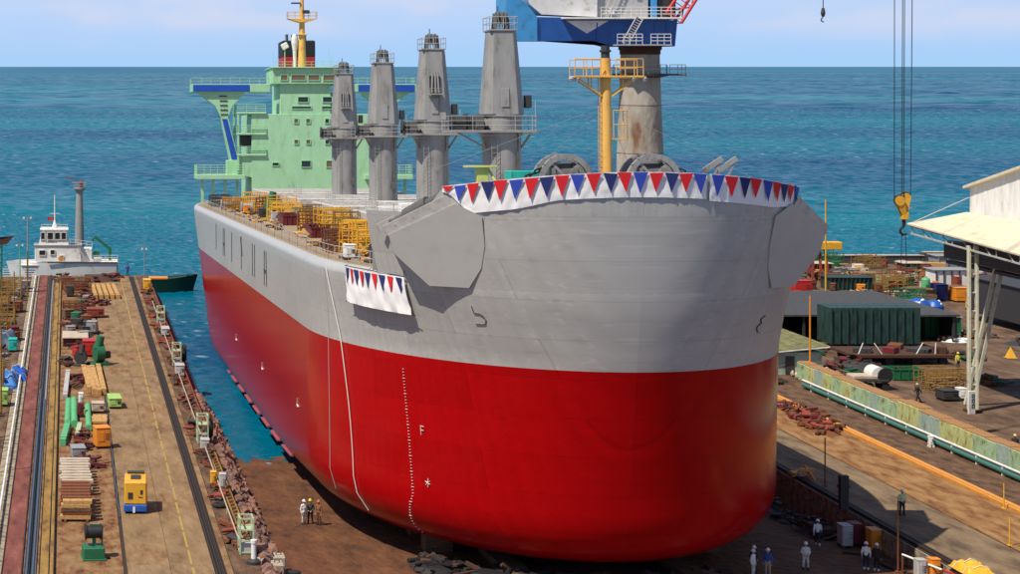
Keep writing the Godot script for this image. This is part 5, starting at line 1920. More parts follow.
	# quay edge
	for q in [["pale green access frame nearest the bottom of the picture on the quay edge", 11.4, 118.0], ["pale green access frame by the waterline of the slip", 11.15, 152.5], ["pale green access frame with a tyre, second from the sea", 11.35, 191.8], ["pale green access frame nearest the sea on the quay edge", 11.2, 221.2]]:
		access_tower(q[0], V(q[1], 0, q[2]))
	cabinet("grey box in front of the second access frame from the sea", V(11.25, 0, 184.8), Vector3(0.9, 1.0, 1.6), M.grey_light, M.dark)
	cabinet("grey box in front of the access frame by the waterline", V(11.05, 0, 148.4), Vector3(0.7, 0.9, 1.0), M.grey_light, M.dark)
	cabinet("grey-brown box in front of the access frame nearest the sea", V(11.3, 0, 213.0), Vector3(0.9, 0.7, 2.4), M.grey_light, M.dark)
	cabinet("grey electric box beside the yellow box on the quay edge", V(11.3, 0, 134.4), Vector3(0.5, 1.2, 0.7), M.grey_light, M.dark)
	cabinet("yellow box standing on the quay edge above the stone bank", V(10.75, 0, 136.0), Vector3(0.42, 1.0, 0.6), M.yellow, M.dark)
	cabinet("yellow box at the far corner of the left quay", V(11.0, 0, 255.0), Vector3(1.0, 1.4, 2.2), M.yellow, M.dark)
	tyre("black tyre lying on the quay edge near the grey electric box", V(10.75, 0, 130.0), 0.55)
	tyre("black tyre standing beside the second access frame from the sea", V(12.15, 0.25, 192.5), 0.9, false)
	tyre("black tyre standing beside the access frame by the waterline", V(11.86, 0.12, 153.6), 0.85, false)
	var bl = thing("bollard", "white topped bollard with a dark foot on the quay edge", "bollard", V(11.62, 0, 115.2))
	st = mb()
	lathe(st, Vector3.ZERO, [[.2, 0], [.17, .1], [.16, 1.25], [.2, 1.3], [.2, 1.5], [.001, 1.52]], 16)
	obj(st, "shaft", M.white, bl)
	st = mb()
	lathe(st, Vector3.ZERO, [[.45, 0], [.45, .2], [.3, .3], [.16, .34]], 14)
	obj(st, "foot", M.dark, bl)
	for q in [["left pale concrete block at the end of the stone bank", 12.35, 116.6], ["middle pale concrete block at the end of the stone bank", 13.2, 116.4], ["pale concrete block behind the others at the end of the stone bank", 13.55, 118.6]]:
		var cb = thing("concrete_block", q[0], "concrete block", V(q[1], slip_y(q[2]) + (0.15 if q[1] < 13 else 0.0), q[2]))
		st = mb()
		box(st, Vector3(0, 0.55, 0), Vector3(0.78, 1.1, 1.2), Basis(), 0.05)
		obj(st, "body", M.block, cb)
		st = mb()
		tube(st, Vector3(-.15, 1.1, 0), Vector3(-.15, 1.25, 0), .03, .03, 5)
		tube(st, Vector3(.15, 1.1, 0), Vector3(.15, 1.25, 0), .03, .03, 5)
		tube(st, Vector3(-.15, 1.25, 0), Vector3(.15, 1.25, 0), .03, .03, 5)
		obj(st, "lifting_eye", M.rust, cb)
	var bag = thing("refuse_bin", "black bin with a white label at the foot of the stone bank", "bin", V(14.0, slip_y(114.0), 113.9))
	st = mb()
	lathe(st, Vector3.ZERO, [[.001, 0], [.3, 0], [.36, 1.0], [.4, 1.02], [.4, 1.1], [.3, 1.14], [.001, 1.16]], 16)
	obj(st, "body", M.black, bag)
	st = mb()
	box(st, Vector3(0, 0.5, 0.345), Vector3(0.1, 0.4, 0.02), Basis(Vector3.RIGHT, 0.06))
	obj(st, "label", M.white, bag)
	# yellow mesh gangway and red pipe on the edge strip
	var gw = thing("gangway", "long yellow and rusty truss gangway lying on the quay edge", "gangway", V(11.6, 0.0, 0))
	for e in [-0.22, 0.22]:
		st = mb()
		bar(st, V(e, 0.3, 120), V(e - 0.1, 0.3, 147), 0.09, 0.14)
		obj(st, "chord", M.yellow_rail, gw)
	for k in 26:
		st = mb()
		bar(st, V(-0.24, 0.34, 120.3 + k), V(0.2, 0.34, 120.8 + k), 0.1, 0.06)
		obj(st, "rung", M.yellow_rail, gw)
	for q in [["white rail along the outer side of the quay edge strip", 11.05, M.rail_tan, 119.0, 240.0], ["red rail on the outermost side of the quay edge", 11.8, M.rust_red, 156.0, 262.0]]:
		var t = thing("edge_rail", q[0], "rail", V(q[1], 0, 0))
		st = mb()
		tube(st, V(0, 0.55, q[3]), V(0, 0.55, q[4]), 0.055, 0.055, 7)
		obj(st, "bar", q[2], t)
		for k in int((q[4] - q[3]) / 4.0):
			st = mb()
			box(st, V(0, 0.27, q[3] + 1 + k * 4.0), Vector3(0.08, 0.54, 0.08))
			obj(st, "post", q[2], t)
	for k in 12:
		heap("low rusty debris on the quay edge strip, %s from the bottom of the picture" % ["first", "second", "third", "fourth", "fifth", "sixth", "seventh", "eighth", "ninth", "tenth", "eleventh", "last"][k], V(10.9, 0, 122.0 + k * 12.0), 0.5, 4.2, 0.45, 12, [M.rust_dark, M.rust, M.dark, M.rust_red], 660 + k, "debris on the left quay edge")
	# small stores crowding the strips, kind by kind
	r.seed = 55
	var cols := [["rusty", M.rust], ["dark grey", M.dark], ["brown", M.timber_dark], ["maroon", M.maroon], ["black", M.rust_dark], ["grey", M.grey], ["green", M.green]]
	var lots := []
	for k in 52:
		var left: bool = k % 3 != 0
		lots.append([r.randf_range(-10.5, -5.8) if left else r.randf_range(-0.2, 3.0), r.randf_range(130, 268) if left else r.randf_range(208, 270), r.randi() % cols.size(), left])
	lots.sort_custom(func(a, b): return a[1] > b[1])
	var seen := {}
	for q in lots:
		var c = cols[q[2]]
		var where_ := "left of the red track" if q[3] else "on the far quay strip"
		var key: String = c[0] + where_
		seen[key] = seen.get(key, -1) + 1
		cabinet("small %s crate %s, %s of its colour from the sea" % [c[0], where_, ORD[seen[key]]], V(q[0], 0, q[1]), Vector3(r.randf_range(.6, 1.4), r.randf_range(.5, 1.3), r.randf_range(.7, 1.8)), c[1], M.dark, r.randf_range(-.5, .5), "small_crate", "crate").set_meta("group", "small crates on the left quay")
	make_tug()
	# beacon tower behind the boat
	var bt = thing("beacon_tower", "grey concrete beacon tower with a small lamp platform behind the white boat", "tower", V(1.9, -6.5, 288.0))
	st = mb()
	lathe(st, Vector3.ZERO, [[0.85, 0], [0.8, 8.0], [0.5, 18.6], [.001, 18.6]], 16)
	obj(st, "shaft", M.grey, bt)
	st = mb()
	lathe(st, Vector3.ZERO, [[.5, 17.9], [1.0, 18.4], [1.0, 18.6], [.4, 18.62]], 14)
	railing(st, [Vector3(-1.1, 18.6, 0.6), Vector3(1.1, 18.6, 0.6), Vector3(1.1, 18.6, -0.6), Vector3(-1.1, 18.6, -0.6), Vector3(-1.1, 18.6, 0.6)], 0.7, 2, 1.1, 0.04)
	obj(st, "platform", M.grey, bt)
	st = mb()
	lathe(st, Vector3(0.2, 18.6, 0), [[.35, 0], [.35, .7], [.45, .75], [.001, 1.1]], 12)
	obj(st, "lamp_house", M.rust_red, bt)
	st = mb()
	box(st, Vector3(-1.3, 19.9, 0), Vector3(1.8, 0.14, 0.3), Basis(Vector3.BACK, -0.15))
	obj(st, "vane", M.rust_red, bt)
	# green work boat
	var wb = thing("work_boat", "dark green work boat moored off the far corner of the left quay", "boat", V(15.0, -3.5, 283.0))
	st = mb()
	var rows := []
	for h in [-0.6, 0.4, 1.3, 2.1]:
		var row := []
		for q in [[-3.6, .8], [-3.4, 1.0], [0.0, 1.0], [2.2, .85], [3.6, .45], [4.3 + h * .25, 0.03]]:
			row.append([q[0] + (h - 0.6) * 0.12 * (1 if q[0] > 0 else 0), h + max(0.0, q[0]) * 0.12 * (h + .6) / 2.7, q[1] * (1.5 + h * .22)])
		rows.append(row)
	for sd in [-1.0, 1.0]:
		var P := []
		for row in rows:
			var rr := []
			for q in row: rr.append(Vector3(q[0], q[1], q[2] * sd))
			P.append(rr)
		sheet(st, P, func(_p): return Vector3(0.1, 0, sd))
	for row in [rows[3]]:
		var a := []
		var b := []
		for q in row:
			a.append(Vector3(q[0], q[1] - 0.25, q[2] * .98))
			b.append(Vector3(q[0], q[1] - 0.25, -q[2] * .98))
		sheet(st, [a, b], func(_p): return Vector3.UP)
	box(st, Vector3(-3.5, 0.7, 0), Vector3(0.1, 2.6, 2.6))
	obj(st, "hull", M.boat_green, wb)
	st = mb()
	box(st, Vector3(-1.2, 2.1, 0.3), Vector3(3.2, 0.35, 1.9), Basis(), 0.06)
	obj(st, "deck_load", M.orange, wb)
	st = mb()
	for q in [[4.4, 2.5], [3.4, 2.4]]:
		tube(st, Vector3(q[0], q[1] - .3, 0), Vector3(q[0], q[1] + 0.25, 0), 0.18, 0.18, 8)
	obj(st, "bitt", M.dark, wb)

func tarp(label, at, rx, rz, hgt, m, seed_):
	var t = thing("tarpaulin", label, "tarpaulin", at)
	var n := noise(seed_, 0.8, 3)
	var rows := []
	for i in 17:
		var row := []
		for j in 17:
			var x := lerp(-1.0, 1.0, i / 16.0)
			var z := lerp(-1.0, 1.0, j / 16.0)
			var e: float = 1.0 - max(abs(x), abs(z))
			var y: float = hgt * smoothstep(0.0, 0.35, e) * (0.75 + 0.5 * n.get_noise_2d(x * 2.2, z * 2.2)) + 0.02
			row.append(Vector3(x * rx, y, z * rz))
		rows.append(row)
	var st := mb()
	sheet(st, rows, func(_p): return Vector3.UP)
	obj(st, "sheet", m, t)
	st = mb()
	for j in [4, 12]:
		var p := []
		for i in 17: p.append(rows[i][j] + Vector3(0, 0.04, 0))
		path(st, p, 0.03, 4)
	obj(st, "rope", M.rope_white, t)

func make_tug():
	var t = thing("tug_boat", "white harbour boat with wheelhouse and green deck crane moored beyond the left quay", "boat", V(-0.2, -3.5, 281.0))
	# lies broadside on, bow to the left
	var st := mb()
	for sd in [-1.0, 1.0]:
		var P := []
		for h in [-0.6, 1.5, 3.2, 4.9]:
			var row := []
			for q in [[7.9, .75], [7.6, 1.0], [2.0, 1.0], [-3.5, .95], [-6.0, .6], [-7.6, .04]]:
				row.append(Vector3(q[0] - (0.3 * h if q[0] < -5 else 0.0), h, q[1] * sd * (2.3 + 0.12 * h)))
			P.append(row)
		sheet(st, P, func(_p): return Vector3(0, 0, sd))
	box(st, Vector3(7.85, 2.1, 0), Vector3(0.1, 5.4, 4.0))
	box(st, Vector3(0.5, 4.5, 0), Vector3(14.6, 0.1, 5.2))
	obj(st, "hull", M.white, t)
	st = mb()
	for z in [2.95]:
		box(st, Vector3(2.5, 4.95, z), Vector3(10.5, 0.18, 0.14), Basis(), 0.03)
	obj(st, "rubbing_strake", M.dark, t)
	st = mb()
	box(st, Vector3(-1.2, 6.2, 0.3), Vector3(7.0, 2.4, 3.6), Basis(), 0.08)
	box(st, Vector3(3.1, 5.9, 0.0), Vector3(1.7, 2.0, 2.8), Basis(), 0.06)
	var h = obj(st, "deckhouse", M.white, t)
	st = mb()
	box(st, Vector3(-1.2, 7.44, 0.3), Vector3(7.3, 0.1, 3.9), Basis(), 0.02)
	obj(st, "roof_edge", M.grey, h)
	window_at(h, -4.0, 6.0, -3.1, 6.7, 2.12, M.glass)
	window_at(h, -2.3, 6.1, -1.7, 6.75, 2.12, M.glass)
	window_at(h, -0.9, 5.2, -0.4, 5.9, 2.12, M.grey)
	st = mb()
	tube(st, Vector3(-0.8, 5.45, 2.16), Vector3(-0.8, 5.45, 2.26), 0.36, 0.36, 14)
	obj(st, "lifebuoy", M.orange, h)
	var wh = node("wheelhouse", t)
	st = mb()
	var a := [Vector3(-4.1, 7.5, 1.9), Vector3(0.4, 7.5, 1.9), Vector3(0.1, 9.7, 1.6), Vector3(-3.6, 9.7, 1.6)]
	prism(st, a, Vector3(0, 0, -3.2))
	box(st, Vector3(-1.75, 9.78, 0), Vector3(4.3, 0.16, 3.8), Basis(), 0.04)
	obj(st, "shell", M.white, wh)
	for q in [[-3.75, -3.2], [-2.75, -1.95], [-1.65, -0.9], [-0.65, 0.0]]:
		window_at(wh, q[0], 8.35, q[1], 9.35, 1.86, M.glass)
	st = mb()
	railing(st, [Vector3(-3.7, 9.86, 1.7), Vector3(0.2, 9.86, 1.7)], 0.7, 2, 0.9, 0.035)
	railing(st, [Vector3(0.6, 7.5, 2.1), Vector3(4.0, 7.0, 1.4)], 0.9, 2, 0.9, 0.035)
	railing(st, [Vector3(4.2, 4.9, 2.8), Vector3(7.8, 4.9, 2.5)], 1.1, 3, 0.9, 0.035)
	obj(st, "railing", M.white, t)
	st = mb()
	tube(st, Vector3(-1.7, 9.8, 0), Vector3(-1.7, 14.9, 0), 0.12, 0.07, 8)
	lathe(st, Vector3(-1.7, 9.8, 0), [[.5, 0], [.2, .9], [.12, 1.3]], 8)
	bar(st, Vector3(-2.4, 12.1, 0), Vector3(-1.0, 12.1, 0), 0.07, 0.07)
	obj(st, "mast", M.white, t)
	st = mb()
	var P := []
	for i in 5:
		var row := []
		for k in 9: row.append(Vector3(-1.75 - k * 0.13, 11.55 - i * 0.12 + 0.05 * sin(k * .9), 0.08 * sin(k * 0.8)))
		P.append(row)
	sheet(st, P, func(_p): return Vector3(0, 0, 1))
	obj(st, "flag", M.red, t)
	# ship's name: a dark strip of small letters under the windows
	st = mb()
	for k in 7:
		box(st, Vector3(-2.9 + k * 0.24, 7.92, 1.87), Vector3(0.14, 0.16, 0.02))
	obj(st, "name_lettering", M.mark_black, wh)
	st = mb()
	bar(st, Vector3(6.7, 5.0, 0.4), Vector3(6.7, 6.9, 0.4), 0.45, 0.45)
	bar(st, Vector3(6.8, 6.7, 0.4), Vector3(4.4, 8.6, 0.4), 0.32, 0.4)
	bar(st, Vector3(4.4, 8.6, 0.4), Vector3(4.0, 7.9, 0.4), 0.2, 0.25)
	box(st, Vector3(4.6, 5.8, 0.6), Vector3(0.9, 1.4, 0.9), Basis(), 0.05)
	obj(st, "deck_crane", M.green, t)
	st = mb()
	bar(st, Vector3(1.9, 7.0, 2.3), Vector3(3.4, 4.9, 2.3), 0.1, 0.25)
	tube(st, Vector3(4.2, 5.3, 1.4), Vector3(5.4, 5.3, 1.4), 0.35, 0.35, 12)
	obj(st, "ladder", M.grey_light, t)

# ---------------------------------------------------------------- right-hand yard
func make_harbour_crane():
	var c = thing("harbour_crane", "tall harbour crane with blue slewing frame, white house and red jib on a concrete column", "crane", V(69.7, 0, 225.0))
	var st := mb()
	lathe(st, Vector3.ZERO, [[3.2, 0], [3.0, 6.0], [2.75, 20.0], [2.35, 30.0], [2.3, 32.4], [.001, 32.4]], 32)
	var col = obj(st, "column", M.tower, c)
	st = mb()
	for y in [20.4, 26.2, 14.5]:
		lathe(st, Vector3.ZERO, [[table([[0, 3.2], [6, 3.0], [20, 2.75], [30, 2.35]], y) - 0.02, y], [table([[0, 3.2], [6, 3.0], [20, 2.75], [30, 2.35]], y) + 0.03, y + 0.03], [table([[0, 3.2], [6, 3.0], [20, 2.75], [30, 2.35]], y) - 0.02, y + 0.1]], 32)
	obj(st, "pour_joint", M.rust_dark, col)
	st = mb()
	lathe(st, Vector3.ZERO, [[2.3, 29.6], [3.3, 29.8], [3.3, 30.05], [2.3, 30.1]], 28)
	box(st, Vector3(4.0, 29.95, 0.6), Vector3(2.4, 0.2, 1.6), Basis(), 0.03)
	obj(st, "gallery", M.dark, c)
	st = mb()
	var ring := []
	for k in 13: ring.append(Vector3(cos(TAU * k / 12.0) * 3.2, 30.05, sin(TAU * k / 12.0) * 3.2))
	railing(st, ring, 1.1, 2, 1.5, 0.04)
	railing(st, [Vector3(3.2, 30.05, 1.3), Vector3(5.1, 30.05, 1.3), Vector3(5.1, 30.05, -0.1)], 1.1, 2, 1.0, 0.04)
	obj(st, "gallery_railing", M.grey_light, c)
	st = mb()
	for k in 4: lathe(st, Vector3(4.4 + k * .25, 29.9, 1.4), [[.001, .2], [.16, .1], [.001, -.2]], 7)
	obj(st, "floodlight", M.grey_light, c)
	st = mb()
	lathe(st, Vector3.ZERO, [[2.4, 32.4], [2.4, 32.9], [2.55, 33.0], [2.55, 33.4]], 32)
	obj(st, "slewing_ring", M.rust_dark, c)
	# blue slewing frame: a deep box girder with a lighter tail block
	var fr = node("slewing_frame", c)
	st = mb()
	var G := func(z): return [Vector3(-6.4, 34.0, z), Vector3(-4.0, 33.35, z), Vector3(3.4, 33.35, z), Vector3(3.7, 36.5, z), Vector3(-13.4, 36.9, z), Vector3(-13.4, 34.0, z)]
	prism(st, G.call(2.6), Vector3(0, 0, -5.2))
	obj(st, "girder", M.crane_blue, fr)
	st = mb()
	prism(st, [Vector3(-16.9, 34.0, 2.75), Vector3(-13.2, 34.0, 2.75), Vector3(-13.2, 36.9, 2.75), Vector3(-14.6, 38.6, 2.75), Vector3(-16.3, 39.6, 2.75), Vector3(-16.9, 39.6, 2.75)], Vector3(0, 0, -5.5))
	obj(st, "tail_block", M.crane_sky, fr)
	st = mb()
	prism(st, [Vector3(-9.7, 36.45, 2.66), Vector3(-4.6, 36.45, 2.66), Vector3(-7.2, 34.9, 2.66)], Vector3(0, 0, -0.05))
	obj(st, "white_chevron", M.crane_white, fr)
	st = mb()
	for x in [-13.0, -6.0, 1.0, 2.4]:
		box(st, Vector3(x, 35.1, 2.66), Vector3(0.12, 2.2, 0.1))
	obj(st, "stiffener", M.crane_blue, fr)
	st = mb()
	box(st, Vector3(-3.2, 36.72, 0.9), Vector3(14.2, 0.2, 6.0), Basis(), 0.03)
	obj(st, "deck_plate", M.crane_white, fr)
	var hs = node("machinery_house", c)
	st = mb()
	prism(st, [Vector3(-15.0, 40.6, 2.4), Vector3(-14.0, 38.4, 2.4), Vector3(-12.6, 37.2, 2.4), Vector3(-5.9, 36.9, 2.4), Vector3(-5.9, 42.4, 2.4), Vector3(-15.0, 42.4, 2.4)], Vector3(0, 0, -4.8))
	obj(st, "white_casing", M.crane_white, hs)
	st = mb()
	box(st, Vector3(-2.6, 39.6, -0.3), Vector3(6.2, 5.6, 3.8), Basis(), 0.05)
	obj(st, "house_wall", M.grey_light, hs)
	window_at(hs, -0.9, 39.2, -0.45, 39.8, 1.64, M.glass)
	st = mb()
	box(st, Vector3(-4.2, 37.7, 1.9), Vector3(0.9, 0.9, 0.5), Basis(), 0.05)
	obj(st, "ventilator", M.crane_white, hs)
	st = mb()
	box(st, Vector3(1.2, 39.5, 0.2), Vector3(0.7, 5.4, 3.0), Basis(), 0.04)
	obj(st, "blue_column", M.crane_sky, hs)
	st = mb()
	box(st, Vector3(2.9, 38.9, -0.4), Vector3(2.2, 4.2, 3.0), Basis(), 0.05)
	obj(st, "cab", M.dark, hs)
	st = mb()
	railing(st, [Vector3(-5.8, 36.82, 3.7), Vector3(3.8, 36.82, 3.7)], 1.2, 3, 1.2, 0.045)
	railing(st, [Vector3(0.0, 33.6, 4.2), Vector3(2.4, 33.6, 4.2)], 1.2, 3, 0.8, 0.045)
	railing(st, [Vector3(-4.0, 33.6, 4.2), Vector3(-1.0, 33.6, 4.2)], 1.2, 3, 0.8, 0.045)
	obj(st, "walkway_railing", M.crane_white, fr)
	st = mb()
	box(st, Vector3(-0.8, 33.5, 3.5), Vector3(6.6, 0.14, 1.7), Basis(), 0.02)
	obj(st, "walkway", M.grey_light, fr)
	st = mb()
	ladder(st, Vector3(-3.0, 33.6, 3.9), Vector3(-1.2, 36.8, 3.9), 0.8, 0.09, Vector3(0.86, -0.5, 0), 0.3)
	ladder(st, Vector3(-4.8, 37.0, 2.2), Vector3(-2.9, 41.5, 2.2), 0.6, 0.06, Vector3(0.86, -0.5, 0), 0.35)
	obj(st, "stair", M.grey_light, fr)
	# red lattice jib, leaning out to the right
	var jb = node("jib", c)
	st = mb()
	var base := Vector3(3.6, 36.8, 0)
	var tip := Vector3(22.0, 64.0, 0)
	var nrm := Vector3(tip.y - base.y, -(tip.x - base.x), 0).normalized()
	var ch := []
	for q in [[-1.1, 1.5], [1.1, 1.5], [-1.1, -1.5], [1.1, -1.5]]:
		var a: Vector3 = base + nrm * q[0] + Vector3(0, 0, q[1])
		var b: Vector3 = tip + nrm * q[0] * 0.4 + Vector3(0, 0, q[1] * 0.4)
		tube(st, a, b, 0.2, 0.16, 8)
		ch.append([a, b])
	obj(st, "chord", M.jib_red, jb)
	st = mb()
	for k in 14:
		var t0 := k / 14.0
		var t1 := (k + 1) / 14.0
		for e in [[0, 1], [2, 3], [0, 2], [1, 3]]:
			tube(st, ch[e[0]][0].lerp(ch[e[0]][1], t0), ch[e[1]][0].lerp(ch[e[1]][1], t1), 0.07, 0.07, 5)
			tube(st, ch[e[0]][0].lerp(ch[e[0]][1], t0), ch[e[1]][0].lerp(ch[e[1]][1], t0), 0.06, 0.06, 5)
	obj(st, "lacing", M.jib_red, jb)
	st = mb()
	tube(st, Vector3(1.4, 41.8, 0), Vector3(3.8, 36.9, 1.4), 0.12, 0.12, 6)
	tube(st, Vector3(1.4, 41.8, 0), Vector3(3.8, 36.9, -1.4), 0.12, 0.12, 6)
	tube(st, Vector3(2.2, 43.4, 0.4), tip, 0.05, 0.05, 5)
	obj(st, "backstay", M.jib_red, jb)

func make_hooks():
	var t = thing("crane_hook_block", "yellow twin-sheave crane hook block hanging on dark wire ropes over the yard", "crane hook", V(67.8, 19.6, 150.0))
	var st := mb()
	for q in [[-0.42, 0.55, 0.25], [0.25, 0.75, -0.15]]:
		tube(st, Vector3(q[0], q[1], q[2] - 0.12), Vector3(q[0], q[1], q[2] + 0.12), 0.44, 0.44, 18)
	obj(st, "sheave", M.dark, t)
	st = mb()
	for q in [[-0.42, 0.5, 0.25], [0.25, 0.7, -0.15]]:
		for e in [-0.17, 0.17]:
			tube(st, Vector3(q[0], q[1], q[2] + e - 0.03), Vector3(q[0], q[1], q[2] + e + 0.03), 0.4, 0.4, 18)
			prism(st, [Vector3(q[0] - 0.34, q[1], q[2] + e + 0.03), Vector3(q[0] + 0.34, q[1], q[2] + e + 0.03), Vector3(0.1 + q[0] * .3 + .2, -0.6, q[2] * .4 + e + 0.03), Vector3(0.1 + q[0] * .3 - .2, -0.6, q[2] * .4 + e + 0.03)], Vector3(0, 0, -0.06))
	box(st, Vector3(0.1, -0.75, 0.05), Vector3(0.55, 0.6, 0.5), Basis(), 0.05)
	obj(st, "cheek_plate", M.yellow, t)
	st = mb()
	tube(st, Vector3(0.05, -1.0, 0.05), Vector3(0.05, -1.6, 0.05), 0.16, 0.12, 10)
	var p := []
	for k in 12:
		var a: float = PI * 0.5 + k * 0.36
		p.append(Vector3(0.05 + cos(a) * 0.3, -1.95 + sin(a) * 0.32, 0.05))
	path(st, p, 0.1, 7)
	obj(st, "hook", M.black, t)
	st = mb()
	for q in [[-0.82, 0.55, .25], [0.0, .6, .1], [-.06, .6, -.1], [0.68, 0.75, -.15]]:
		tube(st, Vector3(q[0], q[1], q[2]), Vector3(q[0] * 1.15 + 0.15, 32.0, q[2]), 0.035, 0.035, 5)
	for e in [-0.12, 0.18]:
		tube(st, Vector3(e, -2.1, 0.05), Vector3(e * 1.5, -5.0, 0.05), 0.03, 0.03, 5)
	obj(st, "wire_rope", M.wire, t)
	t = thing("small_hook", "small hook hanging at the top of the picture right of the red jib", "crane hook", V(65.4, 36.0, 160.0))
	st = mb()
	tube(st, Vector3(0, 0, 0), Vector3(0, 22.0, 0), 0.04, 0.04, 5)
	obj(st, "wire_rope", M.wire, t)
	st = mb()
	lathe(st, Vector3(0, -.5, 0), [[.001, -.3], [.14, -.2], [.2, .1], [.12, .5], [.001, .55]], 10)
	obj(st, "ball", M.dark, t)
	st = mb()
	p = []
	for k in 9: p.append(Vector3(cos(PI * .5 + k * .45) * .16, -1.0 + sin(PI * .5 + k * .45) * .18, 0))
	path(st, p, 0.05, 6)
	obj(st, "hook", M.dark, t)

func make_shed():
	var t = thing("assembly_shed", "tall white workshop with a cream lean-to canopy on pale slanting legs", "building", V(0, 0, 0))
	var st := mb()
	# gable wall facing the slip; the ridge lies outside the picture, towards the viewpoint
	var x := 86.4
	prism(st, [V(x, 12.0, 177.0), V(x, 19.4, 177.0), V(x, 26.0, 149.0), V(x, 19.4, 121.0), V(x, 12.0, 121.0)], Vector3(0.3, 0, 0))
	prism(st, [V(x + .3, 12.0, 177.0), V(x + 50, 12.0, 177.0), V(x + 50, 19.3, 177.0), V(x + .3, 19.3, 177.0)], Vector3(0, 0, 0.3))
	var wl = obj(st, "wall", M.wall_white, t)
	st = mb()
	for k in 27:
		var d := 176.0 - k * 2.0
		var top: float = 19.3 + 6.55 * (1.0 - abs(d - 149.0) / 28.0)
		box(st, V(x - 0.02, (16.9 + top) / 2, d), Vector3(0.05, top - 16.9, 0.08))
	obj(st, "cladding_rib", M.wall_white, wl)
	st = mb()
	prism(st, [V(x - .5, 19.5, 177.4), V(x - .5, 26.25, 149.0), V(x - .5, 26.0, 149.0), V(x - .5, 19.25, 177.4)], Vector3(50, 0, 0))
	prism(st, [V(x - .5, 19.5, 120.6), V(x - .5, 26.25, 149.0), V(x - .5, 26.0, 149.0), V(x - .5, 19.25, 120.6)], Vector3(50, 0, 0))
	obj(st, "roof", M.roof_cream, t)
	# canopy sheets
	for k in 14:
		st = mb()
		var d1 := 177.5 - k * 4.0
		var d0 := d1 - 3.98
		var ya := func(d): return 15.1 + (d - 157.0) * 0.04
		var P := [V(80.6, ya.call(d1) + 0.0, d1), V(86.35, 17.0, d1), V(86.35, 17.0, d0), V(80.6, ya.call(d0), d0)]
		prism(st, P, Vector3(0, -0.14, 0))
		obj(st, "canopy_sheet", M.roof_cream, t)
	st = mb()
	for y in [-0.25, -0.95]:
		bar(st, V(80.9, 15.9 + y, 177.3), V(80.9, 13.9 + y, 123.0), 0.14, 0.14)
	for k in 28:
		var d := 177.0 - k * 2.0
		var yy := 15.1 + (d - 157.0) * 0.037
		bar(st, V(80.9, yy - .2, d), V(80.9, yy - .95, d - (1.0 if k % 2 else 0.0)), 0.08, 0.08)
	obj(st, "eave_truss", M.grey_light, t)
	st = mb()
	box(st, V(84.0, 13.6, 150.0), Vector3(1.2, 1.6, 52.0), Basis(), 0.05)
	box(st, V(85.9, 14.0, 150.0), Vector3(0.3, 3.2, 54.0))
	box(st, V(84.0, 12.4, 150.0), Vector3(0.7, 0.3, 52.0))
	obj(st, "crane_girder", M.slate, t)
	for d in [165.8, 143.0]:
		st = mb()
		for q in [-0.34, 0.34]:
			box(st, V(81.2 + q, 7.45, d), Vector3(0.22, 14.9, 0.4), Basis(), 0.02)
		for k in 9:
			box(st, V(81.2, 0.8 + k * 1.65, d), Vector3(0.48, 0.1, 0.12))
		obj(st, "column", M.column_cream, t)
		st = mb()
		for q in [0.0, 0.62]:
			bar(st, V(82.0 + q, 0.1, d + 3.0), V(84.0 + q, 14.0, d + 1.0), 0.24, 0.3, 0.02)
		for k in 8:
			var f := k / 8.0
			bar(st, V(lerp(82.0, 84.0, f), lerp(0.4, 14.0, f), d + lerp(3.0, 1.0, f)), V(lerp(82.0, 84.0, f) + .62, lerp(0.4, 14.0, f), d + lerp(3.0, 1.0, f)), 0.1, 0.1)
		obj(st, "raking_leg", M.column_cream, t)
	st = mb()
	box(st, V(81.2, 0.12, 165.8), Vector3(1.3, 0.24, 1.1), Basis(), 0.04)
	obj(st, "column_base", M.rust_dark, t)
	st = mb()
	tube(st, V(81.0, 16.0, 177.2), V(86.4, 18.4, 177.2), 0.05, 0.05, 5)
	obj(st, "stay_rod", M.grey_light, t)

func building_block(label, called, at, s: Vector3, m, rib_m, n, roof_m, roof_t, turn := 0.0, cat := "shed", legs := 0.0):
	# ribbed steel box standing on trestles or on the ground
	var t = thing(called, label, cat, at, turn)
	var st := mb()
	box(st, Vector3(0, legs + s.y / 2, 0), s, Basis(), 0.04)
	obj(st, "shell", m, t)
	for k in n + 1:
		st = mb()
		box(st, Vector3(lerp(-s.x / 2 + .1, s.x / 2 - .1, float(k) / n), legs + s.y / 2, s.z / 2 + 0.1), Vector3(0.12, s.y - 0.02, 0.22))
		obj(st, "rib", rib_m, t)
	if roof_t > 0:
		st = mb()
		box(st, Vector3(0, legs + s.y + roof_t / 2, 0), Vector3(s.x + 0.5, roof_t, s.z + 0.5), Basis(), 0.03)
		obj(st, "roof", roof_m, t)
	if legs > 0:
		for k in 6:
			st = mb()
			box(st, Vector3(lerp(-s.x / 2 + .5, s.x / 2 - .5, k / 5.0), legs / 2, s.z / 2 - 0.6), Vector3(0.5, legs, 0.8))
			obj(st, "trestle", M.rust_dark, t)
	return t

